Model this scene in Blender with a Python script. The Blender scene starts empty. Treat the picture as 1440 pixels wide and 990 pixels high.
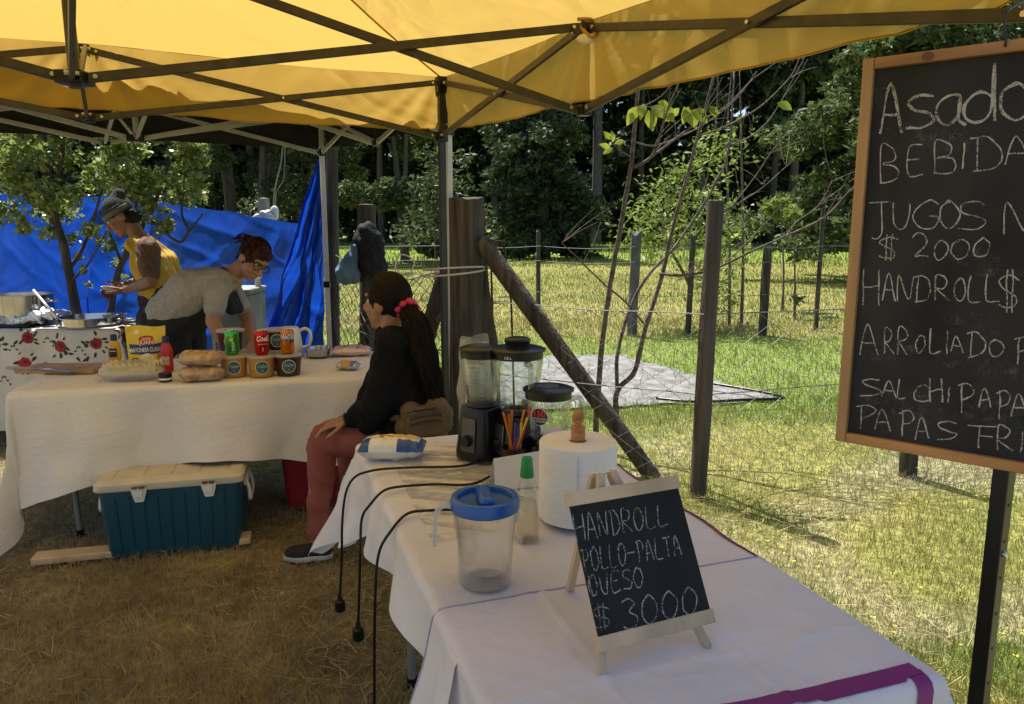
import bpy, bmesh, math, random
import numpy as np
from mathutils import Vector, Matrix, noise
random.seed(7); RNG = np.random.default_rng(7)
R = math.radians
V = Vector
SC = bpy.context.scene
COL = SC.collection

# ------------------------------------------------------------------ camera, world, sun, exposure
FPX, PIT, CH = 1065.0, R(9.6), 1.48
cd = bpy.data.cameras.new('camera'); cam = bpy.data.objects.new('camera', cd); COL.objects.link(cam)
cd.sensor_fit = 'HORIZONTAL'; cd.sensor_width = 36; cd.lens = 36 * FPX / 1440; cd.clip_start = .02; cd.clip_end = 3000
cam.location = (0, 0, CH); cam.rotation_euler = (math.pi / 2 - PIT, 0, 0); SC.camera = cam

SUN_AZ, SUN_EL = R(-35), R(64)                       # measured from +Y towards +X
sv = V((math.sin(SUN_AZ) * math.cos(SUN_EL), math.cos(SUN_AZ) * math.cos(SUN_EL), math.sin(SUN_EL)))
w = bpy.data.worlds.new('World'); SC.world = w; w.use_nodes = True
nt = w.node_tree; bg = nt.nodes['Background']; sk = nt.nodes.new('ShaderNodeTexSky')
sk.sky_type = 'NISHITA'; sk.sun_disc = False; sk.sun_elevation = SUN_EL; sk.sun_rotation = SUN_AZ
nt.links.new(sk.outputs[0], bg.inputs[0]); bg.inputs[1].default_value = .09
sl = bpy.data.lights.new('sun', 'SUN'); sl.energy = 4.8; sl.angle = R(.5); sl.color = (1, .95, .86)
so = bpy.data.objects.new('sun', sl); COL.objects.link(so); so.rotation_euler = sv.to_track_quat('Z', 'Y').to_euler(); so.location = (-5, 8, 20)
SC.view_settings.view_transform = 'Standard'; SC.view_settings.look = 'None'
SC.view_settings.gamma = 1; SC.view_settings.use_curve_mapping = False
SC.view_settings.exposure = .98
SC.render.engine = 'CYCLES'
SC.cycles.use_denoising = True; SC.cycles.max_bounces = 8; SC.cycles.transparent_max_bounces = 24
SC.cycles.diffuse_bounces = 4; SC.cycles.caustics_reflective = False; SC.cycles.caustics_refractive = False
SC.cycles.sample_clamp_indirect = 6

# ------------------------------------------------------------------ where a line of sight meets a depth, a level or a plane
_F = V((0, math.cos(PIT), -math.sin(PIT))); _U = V((0, math.sin(PIT), math.cos(PIT))); _O = V((0, 0, CH))
def ray(px, py): return _F + _U * ((495 - py) / FPX) + V(((px - 720) / FPX, 0, 0))
def U(px, py, D): r = ray(px, py); return _O + r * (D / r.y)
def G(px, py, z=0.): r = ray(px, py); return _O + r * ((z - CH) / r.z)
def onplane(px, py, p, n): r = ray(px, py); return _O + r * ((p - _O).dot(n) / r.dot(n))

# ------------------------------------------------------------------ materials
MATS = {}
def nodes(name):
    m = bpy.data.materials.new(name); m.use_nodes = True; t = m.node_tree
    return m, t, t.nodes['Principled BSDF'], t.nodes['Material Output']
def mat(name, col, rough=.6, metal=0., var=.12, vscale=6., bump=0., bscale=40., trans=0., spec=.5, col2=None, stretch=None, coat=0., detail=4., tcol=None, sheen=0., crease=0., cscale=4.):
    """principled surface: colour varied by noise, optional bump and translucency"""
    if name in MATS: return MATS[name]
    m, t, p, out = nodes(name); N = t.nodes; L = t.links
    tc = N.new('ShaderNodeTexCoord'); mp = N.new('ShaderNodeMapping'); L.new(tc.outputs['Object'], mp.inputs[0])
    if stretch: mp.inputs['Scale'].default_value = stretch
    nz = N.new('ShaderNodeTexNoise'); nz.inputs['Scale'].default_value = vscale; nz.inputs['Detail'].default_value = detail
    L.new(mp.outputs[0], nz.inputs['Vector'])
    mx = N.new('ShaderNodeMix'); mx.data_type = 'RGBA'
    c2 = col2 or tuple(max(0, c * (1 - 2 * var)) for c in col)
    c1 = col if col2 else tuple(c * (1 + var) for c in col)
    mx.inputs[6].default_value = (*c1, 1); mx.inputs[7].default_value = (*c2, 1)
    rp = N.new('ShaderNodeMapRange'); rp.inputs[1].default_value = .35; rp.inputs[2].default_value = .65
    L.new(nz.outputs[0], rp.inputs[0]); L.new(rp.outputs[0], mx.inputs[0])
    L.new(mx.outputs[2], p.inputs['Base Color'])
    p.inputs['Roughness'].default_value = rough; p.inputs['Metallic'].default_value = metal
    p.inputs['Specular IOR Level'].default_value = spec; p.inputs['Coat Weight'].default_value = coat
    p.inputs['Sheen Weight'].default_value = sheen
    if bump:
        n2 = N.new('ShaderNodeTexNoise'); n2.inputs['Scale'].default_value = bscale; n2.inputs['Detail'].default_value = 5
        L.new(mp.outputs[0], n2.inputs['Vector'])
        b = N.new('ShaderNodeBump'); b.inputs['Strength'].default_value = bump; b.inputs['Distance'].default_value = .02
        L.new(n2.outputs[0], b.inputs['Height']); L.new(b.outputs[0], p.inputs['Normal'])
    if crease:                                              # sharp folds: ridged noise
        n3 = N.new('ShaderNodeTexNoise'); n3.inputs['Scale'].default_value = cscale; n3.inputs['Detail'].default_value = 2.5; n3.inputs['Distortion'].default_value = .6; L.new(mp.outputs[0], n3.inputs['Vector'])
        s3 = N.new('ShaderNodeMath'); s3.operation = 'SUBTRACT'; s3.inputs[1].default_value = .5; L.new(n3.outputs[0], s3.inputs[0]); a3 = N.new('ShaderNodeMath'); a3.operation = 'ABSOLUTE'; L.new(s3.outputs[0], a3.inputs[0])
        m3 = N.new('ShaderNodeMapRange'); m3.inputs[1].default_value = 0; m3.inputs[2].default_value = .12; m3.inputs[3].default_value = 1; m3.inputs[4].default_value = 0; L.new(a3.outputs[0], m3.inputs[0])
        b3 = N.new('ShaderNodeBump'); b3.inputs['Strength'].default_value = crease; b3.inputs['Distance'].default_value = .03; L.new(m3.outputs[0], b3.inputs['Height'])
        if bump: L.new(b.outputs[0], b3.inputs['Normal'])
        b = b3; bump = 1; L.new(b.outputs[0], p.inputs['Normal'])
    if trans:
        tr = N.new('ShaderNodeBsdfTranslucent'); ms = N.new('ShaderNodeMixShader'); ms.inputs[0].default_value = trans
        if tcol: tr.inputs[0].default_value = (*tcol, 1)
        else: L.new(mx.outputs[2], tr.inputs[0])
        L.new(p.outputs[0], ms.inputs[1]); L.new(tr.outputs[0], ms.inputs[2]); L.new(ms.outputs[0], out.inputs[0])
        if bump: L.new(b.outputs[0], tr.inputs['Normal'])
    MATS[name] = m; return m
def leafmat(name, c1, c2, c3=None, trans=.4, rough=.5):
    """leaf colour differs from leaf to leaf"""
    if name in MATS: return MATS[name]
    m, t, p, out = nodes(name); N = t.nodes; L = t.links
    g = N.new('ShaderNodeNewGeometry'); cr = N.new('ShaderNodeValToRGB')
    cr.color_ramp.elements[0].color = (*c1, 1); cr.color_ramp.elements[1].color = (*c2, 1)
    if c3: e = cr.color_ramp.elements.new(.92); e.color = (*c3, 1); cr.color_ramp.elements[1].position = .85
    L.new(g.outputs['Random Per Island'], cr.inputs[0]); L.new(cr.outputs[0], p.inputs['Base Color'])
    p.inputs['Roughness'].default_value = rough; p.inputs['Specular IOR Level'].default_value = .35
    tr = N.new('ShaderNodeBsdfTranslucent'); L.new(cr.outputs[0], tr.inputs[0])
    ms = N.new('ShaderNodeMixShader'); ms.inputs[0].default_value = trans
    L.new(p.outputs[0], ms.inputs[1]); L.new(tr.outputs[0], ms.inputs[2]); L.new(ms.outputs[0], out.inputs[0])
    MATS[name] = m; return m
def clear(name, tint=(.95, .96, .95), rough=.03, fres=1.3, base=.04, film=0.):
    """thin clear glass, plastic or film"""
    if name in MATS: return MATS[name]
    m, t, p, out = nodes(name); N = t.nodes; L = t.links; N.remove(p)
    tr = N.new('ShaderNodeBsdfTransparent'); tr.inputs[0].default_value = (*tint, 1)
    gl = N.new('ShaderNodeBsdfGlossy'); gl.inputs['Roughness'].default_value = rough
    fr = N.new('ShaderNodeLayerWeight'); fr.inputs[0].default_value = .5; pw = N.new('ShaderNodeMath'); pw.operation = 'POWER'; pw.inputs[1].default_value = 2.2; L.new(fr.outputs['Facing'], pw.inputs[0])
    ad = N.new('ShaderNodeMath'); ad.operation = 'MULTIPLY_ADD'; ad.inputs[1].default_value = (fres - 1) * .9; ad.inputs[2].default_value = base; ad.use_clamp = True
    L.new(pw.outputs[0], ad.inputs[0])
    ms = N.new('ShaderNodeMixShader'); L.new(ad.outputs[0], ms.inputs[0]); L.new(tr.outputs[0], ms.inputs[1]); L.new(gl.outputs[0], ms.inputs[2])
    last = ms
    if film:
        d = N.new('ShaderNodeBsdfDiffuse'); d.inputs[0].default_value = (.85, .85, .83, 1)
        m2 = N.new('ShaderNodeMixShader'); m2.inputs[0].default_value = film; L.new(ms.outputs[0], m2.inputs[1]); L.new(d.outputs[0], m2.inputs[2]); last = m2
    L.new(last.outputs[0], out.inputs[0]); MATS[name] = m; return m

# ------------------------------------------------------------------ mesh builder
def frame_of(d, up=V((0, 0, 1))):
    d = d.normalized()
    if abs(d.dot(up)) > .98: up = V((1, 0, 0))
    a = d.cross(up).normalized(); return a, a.cross(d).normalized()
class MB:
    def __init__(s): s.v = []; s.f = []; s.mi = []; s.cur = 0
    def add(s, vs, fs, mi=None):
        o = len(s.v); s.v += [tuple(x) for x in vs]; s.f += [tuple(i + o for i in f) for f in fs]
        s.mi += [s.cur if mi is None else mi] * len(fs); return s
    def box(s, c, size, rot=None, mi=None, taper=1.):
        x, y, z = [q / 2 for q in size]; c = V(c); vs = []
        for k in (-1, 1):
            tp = taper if k == 1 else 1
            for a, b in ((-1, -1), (1, -1), (1, 1), (-1, 1)):
                q = V((a * x * tp, b * y * tp, k * z)); vs.append(c + (rot @ q if rot else q))
        return s.add(vs, [(3, 2, 1, 0), (4, 5, 6, 7), (0, 1, 5, 4), (1, 2, 6, 5), (2, 3, 7, 6), (3, 0, 4, 7)], mi)
    def bar(s, p, q, wd, hg, up=V((0, 0, 1)), mi=None):
        p = V(p); q = V(q); a, b = frame_of(q - p, up); vs = []
        for c in (p, q):
            for i, j in ((-1, -1), (1, -1), (1, 1), (-1, 1)): vs.append(c + a * (i * wd / 2) + b * (j * hg / 2))
        return s.add(vs, [(3, 2, 1, 0), (4, 5, 6, 7), (0, 1, 5, 4), (1, 2, 6, 5), (2, 3, 7, 6), (3, 0, 4, 7)], mi)
    def tube(s, pts, rad, n=8, caps=True, mi=None):
        pts = [V(p) for p in pts]; k = len(pts)
        if not hasattr(rad, '__len__'): rad = [rad] * k
        vs = []; fs = []; pa = None
        for i, p in enumerate(pts):
            d = (pts[min(i + 1, k - 1)] - pts[max(i - 1, 0)])
            if d.length < 1e-9: d = V((0, 0, 1))
            d.normalize()
            if pa is None: a, b = frame_of(d)
            else:
                a = pa - d * pa.dot(d)
                if a.length < 1e-6: a, _ = frame_of(d)
                a.normalize(); b = a.cross(d)
            pa = a
            for j in range(n):
                t = 2 * math.pi * j / n; vs.append(p + (a * math.cos(t) + b * math.sin(t)) * rad[i])
        for i in range(k - 1):
            for j in range(n):
                fs.append((i * n + j, i * n + (j + 1) % n, (i + 1) * n + (j + 1) % n, (i + 1) * n + j))
        if caps: fs.append(tuple(range(n - 1, -1, -1))); fs.append(tuple((k - 1) * n + j for j in range(n)))
        return s.add(vs, fs, mi)
    def lathe(s, prof, c=(0, 0, 0), n=32, mi=None, rmod=None, rot=None, caps=False, sx=1., sy=1.):
        c = V(c); vs = []; fs = []; k = len(prof)
        for (r, z) in prof:
            for j in range(n):
                t = 2 * math.pi * j / n; rr = r * (rmod(t, z) if rmod else 1)
                q = V((rr * math.cos(t) * sx, rr * math.sin(t) * sy, z)); vs.append(c + (rot @ q if rot else q))
        for i in range(k - 1):
            for j in range(n):
                fs.append((i * n + j, i * n + (j + 1) % n, (i + 1) * n + (j + 1) % n, (i + 1) * n + j))
        if caps: fs.append(tuple(range(n - 1, -1, -1))); fs.append(tuple((k - 1) * n + j for j in range(n)))
        return s.add(vs, fs, mi)
    def ball(s, c, r, n=12, m=8, rot=None, mi=None):
        if not hasattr(r, '__len__'): r = (r, r, r)
        c = V(c); vs = []; fs = []
        for i in range(m + 1):
            ph = math.pi * i / m
            for j in range(n):
                t = 2 * math.pi * j / n
                q = V((r[0] * math.sin(ph) * math.cos(t), r[1] * math.sin(ph) * math.sin(t), -r[2] * math.cos(ph)))
                vs.append(c + (rot @ q if rot else q))
        for i in range(m):
            for j in range(n): fs.append((i * n + j, i * n + (j + 1) % n, (i + 1) * n + (j + 1) % n, (i + 1) * n + j))
        return s.add(vs, fs, mi)
    def cone(s, p, q, r0, r1, n=12, mi=None):
        """capsule whose radius changes from r0 to r1"""
        p = V(p); q = V(q); d = (q - p); L = d.length or 1e-6; d = d / L; pts = []; rs = []
        for a in (-90, -60, -30, 0): pts.append(p + d * (r0 * math.sin(R(a)))); rs.append(max(1e-4, r0 * math.cos(R(a))))
        for a in (0, 30, 60, 90): pts.append(q + d * (r1 * math.sin(R(a)))); rs.append(max(1e-4, r1 * math.cos(R(a))))
        return s.tube(pts, rs, n, True, mi)
    def grid(s, nu, nv, fn, mi=None, mif=None):
        vs = [fn(i / nu, j / nv) for j in range(nv + 1) for i in range(nu + 1)]
        fs = []; W = nu + 1; ms = []
        for j in range(nv):
            for i in range(nu):
                fs.append((j * W + i, j * W + i + 1, (j + 1) * W + i + 1, (j + 1) * W + i))
                ms.append(mif((i + .5) / nu, (j + .5) / nv) if mif else (s.cur if mi is None else mi))
        o = len(s.v); s.v += [tuple(x) for x in vs]; s.f += [tuple(i + o for i in f) for f in fs]; s.mi += ms; return s
    def prism(s, pts, ext, mi=None):
        n = len(pts); pts = [V(p) for p in pts]; ext = V(ext)
        return s.add(pts + [p + ext for p in pts], [tuple(range(n - 1, -1, -1)), tuple(range(n, 2 * n))] + [(i, (i + 1) % n, n + (i + 1) % n, n + i) for i in range(n)], mi)
    def build(s, name, mats, parent=None, smooth=None, bevel=0., recalc=True, loc=None, sub=0, solid=0.):
        if not isinstance(mats, (list, tuple)): mats = [mats]
        off = V((0, 0, 0)); p = parent
        while p is not None: off += V(p.location); p = p.parent
        if loc is not None: off += V(loc)
        me = bpy.data.meshes.new(name)
        me.from_pydata([(x - off.x, y - off.y, z - off.z) for x, y, z in s.v], [], s.f)
        for m in mats: me.materials.append(m)
        me.polygons.foreach_set('material_index', s.mi)
        if recalc:
            bm = bmesh.new(); bm.from_mesh(me); bmesh.ops.recalc_face_normals(bm, faces=bm.faces); bm.to_mesh(me); bm.free()
        o = bpy.data.objects.new(name, me); COL.objects.link(o); o.parent = parent
        if loc is not None: o.location = loc
        if bevel:
            b = o.modifiers.new('bevel', 'BEVEL'); b.width = bevel; b.segments = 2; b.limit_method = 'ANGLE'; b.angle_limit = R(40)
        if solid:
            q = o.modifiers.new('solid', 'SOLIDIFY'); q.thickness = solid
        if sub:
            q = o.modifiers.new('sub', 'SUBSURF'); q.levels = sub; q.render_levels = sub
        if smooth is None or smooth is True:
            me.polygons.foreach_set('use_smooth', [True] * len(me.polygons))
            if smooth is None: me.set_sharp_from_angle(angle=R(38))
        me.update(); return o
def tag(o, label, cat, group=None, kind=None):
    o['label'] = label; o['category'] = cat
    if group: o['group'] = group
    if kind: o['kind'] = kind
    return o
def thing(name, label, cat, loc=(0, 0, 0), group=None):
    o = bpy.data.objects.new(name, None); COL.objects.link(o); o.location = loc; o.empty_display_size = .1
    return tag(o, label, cat, group)
def kids(o): return [c for c in bpy.data.objects if c.parent == o]
def copy_tree(o, parent=None):
    c = o.copy(); COL.objects.link(c); c.parent = parent
    for ch in kids(o): copy_tree(ch, c)
    return c
def rawmesh(name, verts, faces_n, nper, mats, parent=None, smooth=False, cols=None):
    """many equal faces, each with its own vertices (leaves, blades)"""
    me = bpy.data.meshes.new(name); nv = len(verts)
    me.vertices.add(nv); me.vertices.foreach_set('co', np.ascontiguousarray(verts, dtype=np.float32).ravel())
    me.loops.add(nv); me.loops.foreach_set('vertex_index', np.arange(nv, dtype=np.int32))
    nf = nv // nper; me.polygons.add(nf); me.polygons.foreach_set('loop_start', np.arange(0, nv, nper, dtype=np.int32))
    me.polygons.foreach_set('loop_total', np.full(nf, nper, dtype=np.int32))
    me.update(calc_edges=True)
    for m in (mats if isinstance(mats, (list, tuple)) else [mats]): me.materials.append(m)
    if cols is not None:
        a = me.color_attributes.new('tint', 'FLOAT_COLOR', 'POINT'); a.data.foreach_set('color', np.ascontiguousarray(cols, dtype=np.float32).ravel())
    o = bpy.data.objects.new(name, me); COL.objects.link(o); o.parent = parent
    return o
def text_geo(txt, shear=0., bold=0.):
    """triangulated lettering, unit cap height roughly, centred"""
    c = bpy.data.curves.new('lettering', 'FONT'); c.body = txt; c.align_x = 'CENTER'; c.align_y = 'CENTER'; c.shear = shear; c.offset = bold; c.resolution_u = 3
    o = bpy.data.objects.new('lettering', c); COL.objects.link(o)
    dg = bpy.context.evaluated_depsgraph_get(); me = bpy.data.meshes.new_from_object(o.evaluated_get(dg))
    vs = [V(v.co) for v in me.vertices]; fs = [tuple(p.vertices) for p in me.polygons]
    bpy.data.objects.remove(o); bpy.data.curves.remove(c); bpy.data.meshes.remove(me)
    return vs, fs
def remesh_obj(mb, name, mats, parent, voxel=.008, smooth=6, wrinkle=0., wscale=9.):
    """union of overlapping rounded shapes turned into one continuous skin"""
    t = mb.build('tmp', mats)
    r = t.modifiers.new('r', 'REMESH'); r.mode = 'VOXEL'; r.voxel_size = voxel
    if smooth: q = t.modifiers.new('s', 'SMOOTH'); q.factor = .5; q.iterations = smooth
    dg = bpy.context.evaluated_depsgraph_get(); me = bpy.data.meshes.new_from_object(t.evaluated_get(dg))
    bpy.data.objects.remove(t); me.name = name; me.materials.clear()
    for m in (mats if isinstance(mats, (list, tuple)) else [mats]): me.materials.append(m)
    off = V((0, 0, 0)); p = parent
    while p is not None: off += V(p.location); p = p.parent
    n_ = len(me.vertices); co = np.empty(n_ * 3, np.float32); me.vertices.foreach_get('co', co); co = co.reshape(-1, 3)
    if wrinkle:
        nr = np.empty(n_ * 3, np.float32); me.vertices.foreach_get('normal', nr); nr = nr.reshape(-1, 3); q_ = noise.noise
        am = np.array([q_(V((x * wscale, y * wscale, z * wscale * 1.6))) + .7 - 1.6 * abs(q_(V((x * wscale * 2.2 + z * 9, y * wscale * 2.2, z * wscale)))) for x, y, z in co.tolist()], np.float32)
        co = co + nr * (wrinkle * am)[:, None]
    me.vertices.foreach_set('co', (co - np.array(off, np.float32)).astype(np.float32).ravel())
    me.polygons.foreach_set('use_smooth', [True] * len(me.polygons)); me.update()
    o = bpy.data.objects.new(name, me); COL.objects.link(o); o.parent = parent
    return o
def spline(pts, n=6):
    """smooth curve through points"""
    pts = [V(p) for p in pts]; out = []
    for i in range(len(pts) - 1):
        a = pts[max(i - 1, 0)]; b = pts[i]; c = pts[i + 1]; d = pts[min(i + 2, len(pts) - 1)]
        for k in range(n):
            t = k / n; out.append(.5 * ((2 * b) + (c - a) * t + (2 * a - 5 * b + 4 * c - d) * t * t + (3 * b - a - 3 * c + d) * t ** 3))
    out.append(pts[-1]); return out
def lerp(a, b, t): return a + (b - a) * t

wood_light = mat('light_pine', (.62, .45, .26), .55, var=.12, vscale=8, stretch=(1, 1, .12), bump=.1, bscale=60)
wood_orange = mat('orange_pine', (.42, .235, .095), .5, var=.22, vscale=14, stretch=(1, 1, .1), bump=.12, bscale=50)
post_wood = mat('weathered_wood', (.135, .115, .095), .95, col2=(.045, .036, .03), vscale=30, stretch=(1, 1, .06), bump=1., bscale=55, detail=8, spec=.15)
dark_post_wood = mat('dark_wood', (.085, .068, .052), .9, col2=(.03, .024, .02), vscale=22, stretch=(1, 1, .1), bump=.7, bscale=38)
bark = mat('bark', (.12, .095, .07), .9, col2=(.05, .04, .03), vscale=18, stretch=(1, 1, .3), bump=.6, bscale=30)
bark_grey = mat('grey_bark', (.17, .155, .15), .9, col2=(.08, .07, .07), vscale=14, stretch=(1, 1, .3), bump=.5, bscale=30)
twig_m = mat('twig_bark', (.17, .13, .1), .8, col2=(.07, .05, .04), vscale=30, bump=.3)
wire_m = mat('galvanised_wire', (.13, .12, .11), .55, metal=.0)
metal_dark = mat('dark_tube', (.045, .037, .028), .42, var=.2, vscale=20, bump=.05, bscale=200, spec=.5)
metal_black = mat('black_tube', (.016, .016, .016), .4, var=.2)
metal_grey = mat('grey_tube', (.5, .48, .44), .4, metal=.3, var=.08)
plastic_black = mat('black_plastic', (.007, .007, .0075), .3, var=.1, spec=.35)
steel = mat('steel', (.52, .52, .53), .16, metal=1., var=.10, vscale=9, bump=.03, bscale=30)
white_plastic = mat('white_plastic', (.72, .7, .65), .4, var=.05)
chrome = mat('bolt_steel', (.6, .6, .6), .3, metal=1.)

# ================================================================== the ground
def nz2(x, y, s, o=0.): return noise.noise(V((x * s + o, y * s - o, o * 1.7)))
DRY = np.array((.34, .275, .145)); STRAW = np.array((.36, .285, .135)); GRN = np.array((.17, .21, .05)); YG = np.array((.31, .29, .095)); BARE = np.array((.42, .36, .25)); BROWN = np.array((.245, .19, .10))
LUSH = np.array((.19, .26, .06))
def sm(a, b, x): t = min(1, max(0, (x - a) / (b - a))); return t * t * (3 - 2 * t)
def turf(x, y):
    """colour of the sward by place: trodden and dry under the tents, green outside, straw in the field"""
    n = nz2(x, y, .9) * .6 + nz2(x, y, 2.6, 3) * .4; n2 = nz2(x, y, 5.5, 9)
    edge = x - (1.15 - (y - 1.65) * .5) + .25 * nz2(x, y, 1.4, 5)          # right wall of the tent
    out = sm(-.15, .5, edge) if y < 6.5 else 1.
    if y < 6.5 and x < -1.2: out = 0.
    dry = DRY * (1 + .35 * n) + (BROWN - DRY) * max(0, min(1, .45 + 1.3 * n2)); dry = dry + (np.array((.22, .22, .07)) - dry) * .7 * sm(.08, .45, nz2(x, y, .8, 41) + .4 * nz2(x, y, 3.3, 17))
    g = YG + (GRN - YG) * max(0, min(1, .38 + 1.2 * n))
    b = sm(.0, .4, nz2(x, y, 1.15, 21) + .4 * nz2(x, y, 3.1, 2)); b *= sm(6.2, 4.6, y)
    g = g + (BARE - g) * b * .5
    if y > 5:
        lush = sm(5.2, 6.2, y) * sm(10.6, 9.2, y)
        g = g + (LUSH - g) * lush * .75
        straw = sm(9.6, 11.5, y + .8 * nz2(x, y, .5)) * sm(34, 24, y + 5 * nz2(x, y, .12))
        g = g + (STRAW * np.array((.92, 1.06, .85)) - g) * straw * max(0, (.34 + .6 * nz2(x, y, .45, 8) - .3 * sm(11, 20, y)))
        far = sm(24, 34, y); g = g + (np.array((.25, .32, .07)) * (1 + .25 * nz2(x, y, .15)) - g) * far * .9
    return dry + (g - dry) * out
def axis(a, b, fine, lo, hi):
    o = [a]; 
    mid = list(np.arange(lo, hi + fine / 2, fine)); left = []; st = fine; q = lo
    while q > a: st *= 1.25; q -= st; left.append(max(q, a))
    right = []; st = fine; q = hi
    while q < b: st *= 1.25; q += st; right.append(min(q, b))
    return left[::-1] + mid + right
gx = axis(-400, 400, .14, -9, 11); gy = axis(-60, 500, .14, -2, 14)
W_ = len(gx); gv = []; gc = []
for y in gy:
    for x in gx:
        near = sm(40, 10, abs(y)) * sm(40, 10, abs(x))
        gv.append((x, y, near * (.018 * nz2(x, y, 1.1) + .008 * nz2(x, y, 4)) - .02)); gc.append((*(turf(x, y) * .95), 1))
gf = [(j * W_ + i, j * W_ + i + 1, (j + 1) * W_ + i + 1, (j + 1) * W_ + i) for j in range(len(gy) - 1) for i in range(W_ - 1)]
me = bpy.data.meshes.new('ground'); me.from_pydata(gv, [], gf)
a = me.color_attributes.new('tint', 'FLOAT_COLOR', 'POINT'); a.data.foreach_set('color', np.array(gc, dtype=np.float32).ravel())
m, t, p, out = nodes('soil'); at = t.nodes.new('ShaderNodeVertexColor'); at.layer_name = 'tint'
tc = t.nodes.new('ShaderNodeTexCoord'); n1 = t.nodes.new('ShaderNodeTexNoise'); n1.inputs['Scale'].default_value = 22; n1.inputs['Detail'].default_value = 8; t.links.new(tc.outputs['Object'], n1.inputs['Vector'])
mr = t.nodes.new('ShaderNodeMapRange'); mr.inputs[1].default_value = .3; mr.inputs[2].default_value = .7; mr.inputs[3].default_value = .45; mr.inputs[4].default_value = 1.3; t.links.new(n1.outputs[0], mr.inputs[0])
mu = t.nodes.new('ShaderNodeVectorMath'); mu.operation = 'SCALE'; t.links.new(at.outputs[0], mu.inputs[0]); t.links.new(mr.outputs[0], mu.inputs['Scale']); t.links.new(mu.outputs[0], p.inputs['Base Color'])
bp = t.nodes.new('ShaderNodeBump'); bp.inputs['Strength'].default_value = .8; bp.inputs['Distance'].default_value = .03; t.links.new(n1.outputs[0], bp.inputs['Height']); t.links.new(bp.outputs[0], p.inputs['Normal'])
p.inputs['Roughness'].default_value = .95; p.inputs['Specular IOR Level'].default_value = .1
me.materials.append(m); ground = bpy.data.objects.new('ground', me); COL.objects.link(ground); ground['kind'] = 'structure'
me.polygons.foreach_set('use_smooth', [True] * len(me.polygons))

SHEET = [(2.25, 6.32), (1.22, 8.5), (-.2, 8.4), (-.4, 6.15), (1.1, 6.1)]
def in_poly(x, y, P):
    c = False; j = len(P) - 1
    for i in range(len(P)):
        if (P[i][1] > y) != (P[j][1] > y) and x < (P[j][0] - P[i][0]) * (y - P[i][1]) / (P[j][1] - P[i][1]) + P[i][0]: c = not c
        j = i
    return c
def blades(n, region, hmin, hmax, wd, tone=1., keep=None, colf=None, lean=.7, dpow=0.):
    vs = np.zeros((n, 3, 3), np.float32); cs = np.zeros((n, 3, 4), np.float32); k = 0; tries = 0
    x0, x1, y0, y1 = region
    while k < n and tries < n * 4:
        tries += 1; u = random.random()
        y = y0 * (y1 / y0) ** u if dpow else y0 + (y1 - y0) * u
        xr = (y * .75 + .4); x = random.uniform(max(x0, -xr), min(x1, xr))
        if keep and not keep(x, y): continue
        c = colf(x, y) if colf else turf(x, y)
        h = random.uniform(hmin, hmax) * (.75 + .6 * nz2(x, y, 1.7, 4)); a = random.uniform(0, 6.283); l = random.gauss(0, lean) * h; b = random.uniform(0, 6.283)
        ww = wd * random.uniform(.7, 1.4) * (1 + y * .09)
        dx, dy = math.cos(a) * ww, math.sin(a) * ww
        vs[k] = ((x - dx, y - dy, -.012), (x + dx, y + dy, -.012), (x + math.cos(b) * l, y + math.sin(b) * l, max(.004, h)))
        f = random.uniform(.75, 1.3) * tone; cs[k, :, :3] = c * f; cs[k, :, 3] = 1; k += 1
    return vs[:k].reshape(-1, 3), cs[:k].reshape(-1, 4)
gm, t, p, out = nodes('grass_blades'); at = t.nodes.new('ShaderNodeVertexColor'); at.layer_name = 'tint'
t.links.new(at.outputs[0], p.inputs['Base Color']); p.inputs['Roughness'].default_value = .6; p.inputs['Specular IOR Level'].default_value = .2
tr = t.nodes.new('ShaderNodeBsdfTranslucent'); t.links.new(at.outputs[0], tr.inputs[0]); ms = t.nodes.new('ShaderNodeMixShader'); ms.inputs[0].default_value = .35
t.links.new(p.outputs[0], ms.inputs[1]); t.links.new(tr.outputs[0], ms.inputs[2]); t.links.new(ms.outputs[0], out.inputs[0])
off_sheet = lambda x, y: not in_poly(x, y, SHEET) or random.random() < .05
bl = [blades(80000, (-4, .2, 1.5, 5.2), .015, .06, .0013, 1.25, lambda x, y: random.random() < .85, None, 1.1, 1),
      blades(95000, (.0, 9, 1.3, 6.5), .015, .06, .0014, 1.05, off_sheet, None, .8, 1),
      blades(45000, (-6, 12, 5.5, 12), .04, .12, .0022, 1.05, off_sheet, None, .6, 1),
      blades(60000, (-9, 20, 9.6, 30), .03, .10, .0035, 1., lambda x, y: random.random() < sm(9.5, 11.5, y) * sm(30, 20, y) + .05, None, .35, 1),
      blades(20000, (-30, 45, 26, 58), .12, .3, .006, 1., None, None, .3, 1)]
gv = np.concatenate([b[0] for b in bl]); gc = np.concatenate([b[1] for b in bl])
go = rawmesh('grass', gv, None, 3, gm, cols=gc); tag(go, 'short trodden dry grass under the tents turning green outside', 'grass', kind='stuff')
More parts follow.
